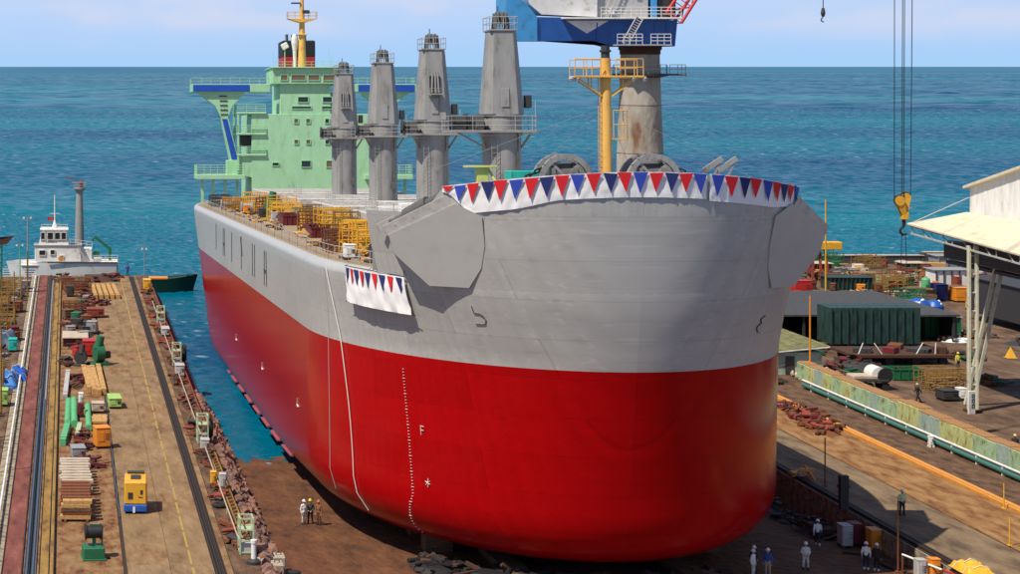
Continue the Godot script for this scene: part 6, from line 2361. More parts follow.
func open_shed():
	# wide flat roof on posts, dark underneath
	var t = thing("open_shed", "wide low open shed with a flat slate roof left of the teal hull block", "shed", V(0, 0, 0))
	var st := mb()
	box(st, V(89.0, 3.05, 218.0), Vector3(22.0, 0.25, 22.0), Basis(), 0.03)
	obj(st, "roof", M.slate, t)
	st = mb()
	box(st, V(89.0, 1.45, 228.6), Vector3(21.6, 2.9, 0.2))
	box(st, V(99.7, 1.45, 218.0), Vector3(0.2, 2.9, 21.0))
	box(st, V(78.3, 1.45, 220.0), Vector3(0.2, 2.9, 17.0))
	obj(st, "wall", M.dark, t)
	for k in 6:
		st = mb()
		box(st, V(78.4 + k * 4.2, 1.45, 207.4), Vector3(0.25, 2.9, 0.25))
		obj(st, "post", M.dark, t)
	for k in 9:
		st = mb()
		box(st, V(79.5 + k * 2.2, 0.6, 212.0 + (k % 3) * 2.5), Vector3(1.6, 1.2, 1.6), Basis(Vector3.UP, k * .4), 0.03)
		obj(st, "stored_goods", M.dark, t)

func make_right_yard():
	var st: SurfaceTool
	make_harbour_crane()
	make_hooks()
	make_shed()
	building_block("dark teal ribbed hull block standing on trestles in the yard", "hull_block", V(88.3, 0, 203.9), Vector3(9.8, 4.0, 3.6), M.teal_dark, M.teal_dark, 11, M.slate, 0.0, 0.0, "hull block", 0.6)
	open_shed()
	var fb = thing("flat_trolley", "dark flat trolley loaded with offcuts before the teal hull block", "trolley", V(86.5, 0, 194.0))
	st = mb()
	box(st, Vector3(0, 1.0, 0), Vector3(10.5, 0.35, 6.0), Basis(), 0.04)
	obj(st, "bed", M.rust_dark, fb)
	for x in [-4.2, -1.4, 1.4, 4.2]:
		for z in [-2.4, 2.4]:
			st = mb()
			tube(st, Vector3(x, 0.45, z - .25), Vector3(x, 0.45, z + .25), 0.45, 0.45, 14)
			obj(st, "wheel", M.rubber, fb)
	for q in [[-3.6, 1.2, 1.8, .5, M.dark], [-0.8, 1.6, 1.2, .6, M.maroon], [2.4, 1.0, 2.2, .4, M.dark], [4.2, 1.8, 1.0, .7, M.rust_dark], [1.0, -1.4, 2.0, .5, M.rust]]:
		st = mb()
		box(st, Vector3(q[0], 1.18 + q[3] / 2, q[1]), Vector3(q[2], q[3], 1.3), Basis(Vector3.UP, q[0]), 0.03)
		obj(st, "offcut", q[4], fb)
	for q in [[-4.6, 2.6, .6], [-2.2, 2.7, -.7], [1.4, 2.6, .8], [3.3, 2.7, .2]]:
		st = mb()
		tube(st, Vector3(q[0], 1.2, q[1]), Vector3(q[0] + q[2], 2.3, q[1] - .3), .05, .05, 5)
		obj(st, "white_tube", M.white, fb)
	building_block("wide black hull block under the canopy at the right picture edge", "hull_block", V(119.5, 0, 220.0), Vector3(18.0, 4.2, 14.0), M.dark, M.rust_dark, 10, M.dark, 0.12, 0.0, "hull block", 1.0)
	building_block("grey panelled shed by the sea wall at the far end of the yard", "storage_shed", V(133.2, 0, 278.5), Vector3(5.6, 2.5, 3.0), M.panel_grey, M.panel_grey, 4, M.grey, 0.1)
	building_block("rusty brown shed by the sea wall, left of the grey panelled shed", "storage_shed", V(126.8, 0, 277.5), Vector3(3.6, 1.5, 2.6), M.rust, M.green, 4, M.timber_pale, 0.1)
	building_block("pale mint box shed beside the hull with a white roof, far side of the yard", "storage_shed", V(97.5, 0, 256.0), Vector3(5.5, 3.2, 6.0), M.pale_green, M.pale_green, 5, M.white, 0.2)
	building_block("white walled shed with dark doorways behind the blue tank", "storage_shed", V(124.6, 0, 262.0), Vector3(4.6, 2.2, 3.0), M.wall_white, M.dark, 4, M.grey, 0.15)
	building_block("low teal container behind the slate hull block", "storage_container", V(108.5, 0, 257.5), Vector3(6.0, 1.7, 3.0), M.teal_dark, M.teal_dark, 10, M.teal_dark, 0.06, 0.0, "container")
	building_block("green container with white racks in front, right of the teal block", "storage_container", V(100.0, 0, 212.5), Vector3(4.2, 2.3, 2.4), M.green, M.green, 6, M.grey, 0.06, 0.0, "container")
	building_block("lime container left of the green container", "storage_container", V(96.6, 0, 214.0), Vector3(2.1, 2.5, 2.6), M.lime, M.lime, 4, M.timber_pale, 0.08, 0.0, "container")
	building_block("pale green low container on the far yard left of the blue tank", "storage_container", V(118.0, 0, 262.5), Vector3(3.4, 1.2, 2.4), M.green_light, M.green_light, 5, M.pale_green, 0.06, 0.0, "container")
	building_block("dark maroon shed under the sea wall in the far yard", "storage_shed", V(112.5, 0, 279.0), Vector3(4.5, 1.3, 3.0), M.maroon, M.rust_dark, 4, M.timber_pale, 0.12)
	# moss-roofed hut beside the hull
	var h = thing("quay_hut", "long low hut with a mossy green roof beside the ship's starboard side", "hut", V(73.4, 0, 194.0))
	st = mb()
	box(st, Vector3(0, 1.15, 0), Vector3(4.6, 2.3, 17.0), Basis(), 0.03)
	obj(st, "wall", M.wall_mint[2], h)
	for k in 9:
		st = mb()
		var z := 9.0 - k * 2.0
		prism(st, [Vector3(-3.0, 2.35, z), Vector3(2.9, 2.9, z), Vector3(2.9, 3.02, z), Vector3(-3.0, 2.47, z)], Vector3(0, 0, -1.97))
		obj(st, "roof_sheet", M.moss_roof, h)
	st = mb()
	box(st, Vector3(-0.05, 2.62, 9.06), Vector3(5.9, 0.12, 0.06), Basis(Vector3.BACK, 0.093))
	obj(st, "fascia", M.wall_white, h)
	st = mb()
	box(st, Vector3(-0.9, 0.95, 8.52), Vector3(0.9, 1.9, 0.06))
	obj(st, "door", M.dark, h)
	# mint block wall with rusty top, and the pipe before it
	var w = thing("block_wall", "wall of pale green concrete blocks with rusty tops along the right quay", "wall", V(73.0, 0, 0))
	rng.seed = 88
	var d := 128.0
	while d < 183.0:
		var L := rng.randf_range(1.7, 2.3)
		if not (d > 155.4 and d < 156.6):
			var hh := 1.65 + rng.randf_range(-.06, .06) + (0.25 if d > 157 and d < 161 else 0.0)
			st = mb()
			box(st, V(0, hh / 2, d + L / 2), Vector3(1.3, hh, L - 0.05), Basis(), 0.04)
			obj(st, "block", M.wall_mint[rng.randi() % 3], w)
			st = mb()
			box(st, V(rng.randf_range(-.05, .05), hh + 0.05, d + L / 2), Vector3(1.22, 0.12, L - 0.08), Basis(Vector3.UP, rng.randf_range(-.02, .02)), 0.03)
			obj(st, "coping", M.wall_top, w)
		d += L
	var p = thing("service_pipe", "dark teal pipe with a white top rail running before the block wall", "pipe", V(70.9, 0, 0))
	for q in [[0.0, .35, .22, M.teal_pipe], [-0.1, .78, .09, M.white], [0.3, .3, .16, M.dark]]:
		st = mb()
		tube(st, V(q[0], q[1], 122), V(q[0], q[1], 178), q[2], q[2], 12)
		obj(st, "pipe", q[3], p)
	for k in 14:
		st = mb()
		box(st, V(0, 0.4, 124 + k * 4.0), Vector3(0.3, 0.8, 0.12))
		obj(st, "bracket", M.white, p)
	cabinet("white marker post beside the service pipe", V(70.3, 0, 150.5), Vector3(0.35, 0.7, 0.35), M.white, M.white, 0.0, "marker_post", "post")
	heap("long heap of rusty chain and scrap on the right quay beside the hull", V(65.4, 0, 163.0), 1.6, 7.0, 0.9, 46, [M.rust, M.rust_dark, M.maroon, M.rust_red], 801)
	heap("second heap of rusty plates in front of the long scrap heap", V(64.3, 0, 157.5), 1.4, 3.0, 0.8, 22, [M.rust, M.rust_dark, M.rust_red], 802)
	heap("pale heap of crumpled netting behind the block wall", V(74.6, 0, 184.5), 2.4, 3.6, 1.6, 40, [M.timber_pale, M.concrete, M.block], 803)
	heap("dark heap beside the far corner of the mossy hut", V(69.2, 0, 182.0), 0.9, 2.2, 1.2, 16, [M.rust_dark, M.dark, M.maroon], 804)
	# flat truck with a black cab end
	var tr = thing("flat_trailer", "tan topped trailer with a black cylindrical end behind the block wall", "trailer", V(77.2, 0, 177.5))
	st = mb()
	box(st, Vector3(-0.6, 1.25, 0), Vector3(4.6, 0.3, 2.6), Basis(), 0.04)
	obj(st, "bed", M.dark, tr)
	st = mb()
	box(st, Vector3(-1.2, 1.65, 0), Vector3(3.2, 0.5, 2.2), Basis(), 0.1)
	obj(st, "load", M.timber_pale, tr)
	st = mb()
	tube(st, Vector3(1.3, 1.9, 1.2), Vector3(1.3, 1.9, -1.4), 0.95, 0.95, 20)
	obj(st, "drum_end", M.black, tr)
	st = mb()
	tube(st, Vector3(0.6, 1.95, 1.0), Vector3(0.6, 1.95, -1.4), 1.0, 1.0, 20)
	obj(st, "drum_body", M.white, tr)
	for x in [-2.0, -0.6, 1.4]:
		for z in [-1.0, 1.0]:
			st = mb()
			tube(st, Vector3(x, 0.5, z - 0.15), Vector3(x, 0.5, z + 0.15), 0.5, 0.5, 16)
			obj(st, "wheel", M.rubber, tr)
	tr.scale = Vector3.ONE * 0.75
	skip("low green skip in front of the teal hull block", V(82.9, 0, 183.2), Vector3(3.0, 1.1, 2.2), M.green)
	scaffold_stack("rusty yellow scaffold frames standing in the yard beside the canopy leg", V(84.2, 0, 177.5), 4.6, 2.2, 3.0, M.yellow_rail, 0.1, "frames in the right yard", 5)
	cabinet("black crate with white lid at the foot of the canopy leg", V(81.6, 0, 171.5), Vector3(1.5, 0.8, 1.6), M.dark, M.black, 0.0, "storage_crate", "crate")
	cabinet("white sack-like tank beside the black crate under the canopy", V(83.1, 0, 171.8), Vector3(0.8, 0.9, 1.0), M.white, M.grey, 0.0, "water_tank", "tank")
	var sg = thing("notice_board", "tall white notice board with black lettering against the canopy leg", "sign", V(80.5, 0, 164.6), 0.25)
	st = mb()
	box(st, Vector3(0, 1.05, 0), Vector3(0.75, 2.1, 0.14), Basis(), 0.04)
	obj(st, "board", M.white, sg)
	st = mb()
	for y in [1.65, 1.2, 0.75]:   # three upright characters, boxy and heavy
		box(st, Vector3(0.12, y + .13, .085), Vector3(.3, .07, .02))
		box(st, Vector3(0.12, y - .13, .085), Vector3(.3, .07, .02))
		box(st, Vector3(0.0, y, .085), Vector3(.07, .2, .02))
		box(st, Vector3(0.24, y, .085), Vector3(.07, .2, .02))
	obj(st, "lettering", M.mark_black, sg)
	var py = thing("warning_pyramid", "small yellow pyramid marker on the yard near the right picture edge", "marker", V(100.2, 0, 196.4))
	st = mb()
	for a in 4:
		var q0 := Vector3(cos(TAU * a / 4 + .78) * .6, 0.05, sin(TAU * a / 4 + .78) * .6)
		var q1 := Vector3(cos(TAU * (a + 1) / 4 + .78) * .6, 0.05, sin(TAU * (a + 1) / 4 + .78) * .6)
		face(st, [q0, q1, Vector3(0, 1.2, 0)], (q0 + q1) * .5)
	obj(st, "cone", M.yellow, py)
	st = mb()
	box(st, Vector3(0, 0.03, 0), Vector3(1.1, 0.06, 1.1), Basis(), .01)
	obj(st, "base", M.timber, py)
	# tanks and machines at the back of the yard
	var bt = thing("blue_tank", "bright blue sheeted tank in the middle of the far yard", "tank", V(105.2, 0, 228.5))
	st = mb()
	lathe(st, Vector3.ZERO, [[1.2, 0], [1.4, .5], [1.4, 1.5], [1.0, 2.1], [.4, 2.3], [.001, 2.35]], 18)
	obj(st, "shell", M.blue, bt)
	st = mb()
	tube(st, Vector3(-.6, 1.7, 1.1), Vector3(.3, 2.2, .6), .18, .18, 8)
	obj(st, "cover_fold", M.white, bt)
	var b2 = copy(bt, "dark blue sheeted tank touching the bright blue one", V(107.6, 0, 229.5), 1.0)
	b2.scale = Vector3(.8, .85, .8)
	b2.get_node("shell").material_override = M.blue
	var gd = thing("green_tank", "bright green upright tank behind the blue tanks", "tank", V(117.0, 0, 252.0))
	st = mb()
	lathe(st, Vector3.ZERO, [[.55, 0], [.55, 1.9], [.45, 2.1], [.2, 2.2], [.2, 2.3], [.001, 2.3]], 16)
	obj(st, "shell", M.green_light, gd)
	st = mb()
	box(st, Vector3(0, 1.0, .55), Vector3(.4, .5, .1))
	obj(st, "label_plate", M.green, gd)
	gd = thing("green_tank", "dark green upright tank under the canopy edge", "tank", V(125.5, 0, 242.0))
	st = mb()
	lathe(st, Vector3.ZERO, [[1.1, 0], [1.1, 2.8], [.8, 3.1], [.001, 3.2]], 16)
	obj(st, "shell", M.green, gd)
	st = mb()
	tube(st, Vector3(.5, 3.0, 0), Vector3(.5, 3.6, 0), .12, .12, 8)
	obj(st, "vent_pipe", M.grey, gd)
	cabinet("orange-yellow compressor right of the green tank in the far yard", V(117.5, 0, 243.5), Vector3(2.0, 1.7, 2.2), M.orange, M.yellow, 0.0, "compressor", "compressor")
	cabinet("dark compressor left of the orange-yellow one in the far yard", V(115.3, 0, 244.5), Vector3(1.5, 2.0, 2.0), M.navy, M.yellow, 0.0, "compressor", "compressor")
	cabinet("yellow and white machine under the canopy in the far yard", V(131.0, 0, 240.0), Vector3(2.4, 1.8, 2.0), M.yellow, M.white, 0.0, "compressor", "compressor")
	cabinet("red workshop box near the hull in the far yard", V(99.0, 0, 249.5), Vector3(2.3, 1.9, 2.0), M.red, M.dark, 0.0, "storage_crate", "crate")
	cabinet("white tank box left of the red workshop box", V(96.3, 0, 250.0), Vector3(1.6, 1.7, 1.6), M.white, M.dark, 0.0, "water_tank", "tank")
	cabinet("pale box beside the blue tanks on top of the far yard", V(102.2, 0, 231.0), Vector3(2.2, 1.5, 1.6), M.timber_pale, M.dark, 0.0, "storage_crate", "crate")
	# yellow gantry on the far yard
	var ga = thing("yellow_gantry", "small yellow gantry with rusty legs near the ship's flare in the far yard", "gantry", V(108.0, 0, 266.0))
	st = mb()
	box(st, Vector3(0.4, 5.2, 0), Vector3(5.6, 1.1, 1.6), Basis(), 0.08)
	box(st, Vector3(-2.0, 4.4, 0), Vector3(1.3, 1.4, 1.4), Basis(), 0.08)
	obj(st, "beam", M.yellow, ga)
	for x in [-1.0, 0.3, 1.4]:
		st = mb()
		bar(st, Vector3(x, 0, 0.5), Vector3(x * 0.7, 4.7, 0), 0.3, 0.3)
		obj(st, "leg", M.rust_red, ga)
	pole("slim orange post beside the mossy hut", V(73.35, 0, 182.6), 8.3, 0.1, M.orange)
	pole("tall yellow post at the ship's flare in the far yard", V(100.9, 0, 246.0), 13.2, 0.12, M.yellow)
	# racks and scrap all over the far yard
	var spots := [[108, 268], [112, 262], [104, 276], [110, 278], [120, 268], [114, 256], [124, 250], [103, 240], [109, 240], [128, 256], [130, 250], [98, 266], [126, 272], [134, 262], [121, 235], [127, 228], [101, 284], [118, 287], [106, 246], [112, 248], [118, 262], [99, 275], [115, 274], [123, 284], [131, 270], [108, 286]]
	var where := ["behind the yellow gantry", "right of the yellow gantry", "left of the maroon shed", "before the maroon shed", "before the rusty brown shed", "left of the green tank", "right of the green tank", "right of the red workshop box", "behind the blue tanks", "behind the white walled shed", "under the far canopy edge", "behind the pale mint shed", "beside the grey panelled shed", "at the far right below the canopy", "behind the black hull block", "on the right behind the black hull block", "nearest the sea wall by the hull", "nearest the sea wall by the brown shed", "just behind the open shed", "just behind the open shed by the green tank", "between green tank and white walled shed", "behind the mint shed by the ship", "left of the pale green container", "behind the pale green container", "right of the white walled shed", "at the sea wall beside the maroon shed"]
	var mats := [[M.rust, M.timber, M.rust_dark, M.green], [M.rust_red, M.rust, M.timber_pale, M.dark], [M.dark, M.grey, M.rust, M.timber], [M.maroon, M.rust_dark, M.concrete, M.yellow]]
	for k in spots.size():
		if k % 3 == 2:
			scaffold_stack("racks of weathered frames in the far yard " + where[k], V(spots[k][0], 0, spots[k][1]), 3.8, 2.4, 4.0, [M.rust, M.yellow_rail, M.green][k / 3 % 3], rng.randf_range(-.3, .3), "frames in the right yard", 4)
		else:
			heap("mixed scrap heap in the far yard " + where[k], V(spots[k][0], 0, spots[k][1]), rng.randf_range(2.2, 3.4), rng.randf_range(2.5, 4.0), rng.randf_range(1.2, 2.1), 36, mats[k % 4], 830 + k, "scrap in the far yard")
	var ps := ["just behind the open shed near the ship", "behind the teal container", "left of the dark compressor", "behind the orange-yellow compressor", "beside the yellow gantry", "beside the grey panelled shed", "in the middle of the far yard"]
	for k in 7:
		var q = [[100.5, 236.0], [109.5, 264.0], [112.6, 243.0], [121.0, 250.0], [102.5, 256.0], [129.5, 276.0], [115.5, 266.0]][k]
		plank_stack("weathered timber stack " + ps[k], V(q[0], 0, q[1]), rng.randf_range(2.4, 3.8), 4, 4 + k % 3, 0.6, 0.24, 0.7, [[M.timber_dark, M.rust, M.timber], [M.rust_dark, M.rust_red, M.rust], [M.timber, M.timber_pale, M.timber_dark]][k % 3], 940 + k, rng.randf_range(-.3, .3))
	var cc := [["white", M.white], ["rusty", M.rust], ["brown", M.rust_red], ["green", M.green], ["orange", M.orange], ["pale timber", M.timber_pale], ["grey", M.grey_light], ["maroon", M.maroon], ["dark", M.dark], ["mint", M.pale_green], ["yellow", M.yellow]]
	var lots := []
	for k in 60:
		var dd := rng.randf_range(232.0, 288.0)
		var xx: float = rng.randf_range(0.395, 0.515) * dd
		if abs(xx - 106) < 3.5 and dd < 236: continue
		lots.append([xx, dd, rng.randi() % cc.size()])
	lots.sort_custom(func(a, b): return a[0] / a[1] < b[0] / b[1])
	var seen := {}
	for q in lots:
		var c = cc[q[2]]
		seen[c[0]] = seen.get(c[0], -1) + 1
		cabinet("%s store box in the far yard, %s of its colour from the ship" % [c[0], ORD[seen[c[0]]]], V(q[0], 0, q[1]), Vector3(rng.randf_range(.6, 1.7), rng.randf_range(.5, 1.2), rng.randf_range(.6, 1.6)), c[1], M.rust_dark, rng.randf_range(-.6, .6), "store_box", "box").set_meta("group", "store boxes in the far yard")
	heap("dark offcuts lying around the foot of the teal hull block", V(92.0, 0, 199.0), 3.0, 3.0, 0.9, 26, [M.dark, M.rust_dark, M.teal_dark], 860)
	heap("dark offcuts by the trestles left of the low green skip", V(81.0, 0, 191.0), 3.0, 3.0, 1.1, 26, [M.dark, M.rust_dark, M.maroon], 861)
	for k in 6:
		heap("low heap of rusty steel in the yard " + ["left of the teal hull block", "before the open shed", "right of the flat trolley", "beside the yellow scaffold frames", "before the black hull block", "behind the block wall near the hut"][k], V([79.5, 81.5, 95.5, 90.0, 104.0, 78.0][k], 0, [199.0, 203.5, 196.0, 180.5, 212.0, 187.0][k]), 2.0, 2.2, 0.8, 24, [M.rust_dark, M.rust, M.dark, M.green], 890 + k, "scrap in the right yard")
	heap("white pipe ends lying before the green container", V(100.0, 0, 208.5), 2.0, 1.6, 0.8, 16, [M.white, M.grey_light, M.rust_dark], 862)
	heap("dark plates lying before the black hull block at the right", V(108.0, 0, 206.0), 4.0, 3.0, 0.9, 26, [M.dark, M.rust_dark, M.rust_red], 863)
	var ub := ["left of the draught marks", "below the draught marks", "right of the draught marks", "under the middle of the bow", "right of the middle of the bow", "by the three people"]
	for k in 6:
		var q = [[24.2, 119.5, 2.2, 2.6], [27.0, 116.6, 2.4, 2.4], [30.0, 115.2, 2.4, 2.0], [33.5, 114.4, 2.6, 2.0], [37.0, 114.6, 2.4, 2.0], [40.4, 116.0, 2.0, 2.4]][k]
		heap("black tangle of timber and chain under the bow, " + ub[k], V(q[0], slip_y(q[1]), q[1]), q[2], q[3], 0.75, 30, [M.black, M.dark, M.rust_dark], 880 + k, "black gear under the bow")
	# slip side of the right quay
	heap("dark tangled gear along the slip wall beside the hull", V(52.4, slip_y(140.0), 140.0), 1.6, 7.0, 1.5, 40, [M.dark, M.rust_dark, M.black], 870)
	heap("dark tangled gear on the slip floor right of the walking worker", V(52.8, slip_y(130.0), 131.0), 1.2, 3.0, 1.2, 24, [M.dark, M.rust_dark, M.black], 871)
	for q in [["pale grey steel box by the slip wall", 53.0, 126.0, M.grey_light], ["maroon ribbed box between grey and orange boxes by the slip wall", 53.9, 126.6, M.maroon], ["orange box end by the slip wall, right of the maroon one", 54.35, 124.6, M.orange]]:
		cabinet(q[0], V(q[1], slip_y(q[2]), q[2]), Vector3(0.72, 1.35, 1.0), q[3], M.dark, 0.0, "steel_box", "box")
	building_block("dark upright mesh panel standing at the slip wall", "mesh_panel", V(54.3, 0, 129.4), Vector3(0.65, 2.4, 0.2), M.rust_dark, M.dark, 3, M.dark, 0.0, 0.0, "panel")
	var fn = thing("slip_fence", "red and white striped fence rail at the bottom right slip edge", "fence", V(0, 0, 0))
	for k in 7:
		st = mb()
		var a := V(53.3 + k * 0.28, slip_y(118) + 1.25, 118.0 - k * 1.2)
		var b := V(53.3 + (k + 1) * 0.28, slip_y(118) + 1.25, 118.0 - (k + 1) * 1.2)
		tube(st, a, b, 0.07, 0.07, 8)
		obj(st, "rail", M.white if k % 2 == 0 else M.red, fn)
		st = mb()
		box(st, V(53.3 + k * 0.28, slip_y(118) + 0.6, 118.0 - k * 1.2), Vector3(0.09, 1.4, 0.09))
		obj(st, "post", M.rust, fn)
	cabinet("orange bin at the bottom right slip edge beside the fence", V(54.2, slip_y(116), 115.6), Vector3(0.6, 1.35, 0.6), M.orange, M.dark, 0.0, "refuse_bin", "bin")
	cabinet("grey box left of the orange bin at the slip edge", V(53.5, slip_y(116), 116.0), Vector3(0.6, 1.2, 0.6), M.grey_light, M.dark, 0.0, "refuse_bin", "bin")
	tarp("yellow sheet over gear at the bottom right corner of the quay", V(55.4, 0.1, 113.2), 0.9, 1.3, 0.5, M.yellow, 90)
	pole("thin rusty post at the bottom right slip edge", V(53.2, slip_y(118), 118.4), 4.6, 0.06, M.rust)
	pole("thin rusty post beside the hull on the right quay", V(55.9, 0, 136.4), 3.6, 0.06, M.rust)
	pole("thin yellow post on the right quay beside the orange rail", V(60.9, 0.0, 119.5), 1.8, 0.05, M.yellow)
	pole("thin yellow post further along the orange rail", V(65.6, 0.0, 129.5), 1.8, 0.05, M.yellow)
	tyre("small dark coil lying on the right quay left of the worker", V(57.1, 0, 136.0), 0.45)
	heap("small rusty pile beside the rail on the right quay", V(55.6, 0, 139.5), 0.5, 1.4, 0.6, 10, [M.rust, M.orange_rail, M.grey], 872)
	var hz = thing("rubber_hose", "long dark hose snaking over the slip floor at the bottom right", "hose", V(0, 0, 0))
	st = mb()
	var pts := []
	for k in 26:
		var f := k / 25.0
		var dd: float = lerp(124.0, 115.0, f) + 0.6 * sin(f * 7.0)
		pts.append(V(lerp(52.0, 55.5, f) + 0.6 * sin(f * 9.0), slip_y(dd) + 0.07, dd))
	path(st, pts, 0.07, 6)
	obj(st, "hose", M.rubber, hz)

# ---------------------------------------------------------------- people
# a figure is grown round its bones: distances to tapered capsules, joined softly and meshed as one skin
func cone_dist(p: Vector3, a: Vector3, b: Vector3, ra: float, rb: float) -> float:
	var ab := b - a
	var t: float = clamp((p - a).dot(ab) / max(ab.length_squared(), 1e-9), 0.0, 1.0)
	return p.distance_to(a + ab * t) - lerp(ra, rb, t)

func grow(bones, cell: float, k: float) -> Dictionary:
	var lo := Vector3(1e9, 1e9, 1e9)
	var hi := -lo
	for b in bones:
		for e in [[b[0], b[2]], [b[1], b[3]]]:
			lo = lo.min(e[0] - Vector3.ONE * (e[1] + k))
			hi = hi.max(e[0] + Vector3.ONE * (e[1] + k))
	lo -= Vector3.ONE * cell * 2
	var n := Vector3i(((hi - lo) / cell).ceil()) + Vector3i(3, 3, 3)
	var f := PackedFloat32Array()
	f.resize(n.x * n.y * n.z)
	f.fill(1.0)
	var near := PackedFloat32Array()
	near.resize(f.size())
	near.fill(1e9)
	var reg := PackedByteArray()
	reg.resize(f.size())
	for b in bones:
		var m: float = max(b[2], b[3]) + k + cell * 2
		var i0 := Vector3i(((b[0].min(b[1]) - Vector3.ONE * m - lo) / cell).floor()).clamp(Vector3i.ZERO, n - Vector3i.ONE)
		var i1 := Vector3i(((b[0].max(b[1]) + Vector3.ONE * m - lo) / cell).ceil()).clamp(Vector3i.ZERO, n - Vector3i.ONE)
		for z in range(i0.z, i1.z + 1):
			for y in range(i0.y, i1.y + 1):
				for x in range(i0.x, i1.x + 1):
					var q := (z * n.y + y) * n.x + x
					var d := cone_dist(lo + Vector3(x, y, z) * cell, b[0], b[1], b[2], b[3])
					if d < near[q]:
						near[q] = d
						reg[q] = b[4]
					var h: float = max(k - abs(f[q] - d), 0.0) / k
					f[q] = min(f[q], d) - h * h * k * 0.25
	var vid := {}
	var pos := []
	var rg := []
	var corner := []
	for c in 8: corner.append(Vector3i(c & 1, (c >> 1) & 1, (c >> 2) & 1))
	for z in n.z - 1:
		for y in n.y - 1:
			for x in n.x - 1:
				var q := (z * n.y + y) * n.x + x
				var inside := 0
				var sm := Vector3.ZERO
				var cnt := 0
				var v := []
				for c in corner:
					var val := f[q + (c.z * n.y + c.y) * n.x + c.x]
					v.append(val)
					if val < 0: inside += 1
				if inside == 0 or inside == 8: continue
				for e in [[0, 1], [2, 3], [4, 5], [6, 7], [0, 2], [1, 3], [4, 6], [5, 7], [0, 4], [1, 5], [2, 6], [3, 7]]:
					if (v[e[0]] < 0) != (v[e[1]] < 0):
						var t: float = v[e[0]] / (v[e[0]] - v[e[1]])
						sm += Vector3(corner[e[0]]).lerp(Vector3(corner[e[1]]), t)
						cnt += 1
				vid[q] = pos.size()
				pos.append(lo + (Vector3(x, y, z) + sm / cnt) * cell)
				rg.append(reg[q])
	var tris := []
	var sx := 1
	var sy := n.x
	var sz := n.x * n.y
	for q in vid:
		var a := f[q] < 0
		for ax in [[sx, sy, sz], [sy, sz, sx], [sz, sx, sy]]:
			if q + ax[0] < f.size() and a != (f[q + ax[0]] < 0):
				var q1: int = q - ax[1]
				var q2: int = q - ax[1] - ax[2]
				var q3: int = q - ax[2]
				if vid.has(q1) and vid.has(q2) and vid.has(q3):
					if a: tris.append_array([vid[q], vid[q2], vid[q1], vid[q], vid[q3], vid[q2]])
					else: tris.append_array([vid[q], vid[q1], vid[q2], vid[q], vid[q2], vid[q3]])
	return {"pos": pos, "reg": rg, "tris": tris}

func joined(parts) -> Dictionary:
	# parts: [skin, transform]; normals averaged over faces
	var pos := PackedVector3Array()
	var reg := []
	var tris := PackedInt32Array()
	for p in parts:
		var o := pos.size()
		for v in p[0].pos: pos.append(p[1] * v)
		reg.append_array(p[0].reg)
		var flip: bool = p[1].basis.determinant() < 0
		var t = p[0].tris
		for i in range(0, t.size(), 3):
			if flip: tris.append_array([o + t[i], o + t[i + 2], o + t[i + 1]])
			else: tris.append_array([o + t[i], o + t[i + 1], o + t[i + 2]])
	var nor := PackedVector3Array()
	nor.resize(pos.size())
	for i in range(0, tris.size(), 3):
		var a := pos[tris[i]]
		var nn := (pos[tris[i + 2]] - a).cross(pos[tris[i + 1]] - a)
		for k in 3: nor[tris[i + k]] += nn
	for i in nor.size(): nor[i] = nor[i].normalized()
	return {"pos": pos, "nor": nor, "reg": reg, "tris": tris}

var bodies := []

func B(a, b, ra, rb, r): return [a, b, ra, rb, r]

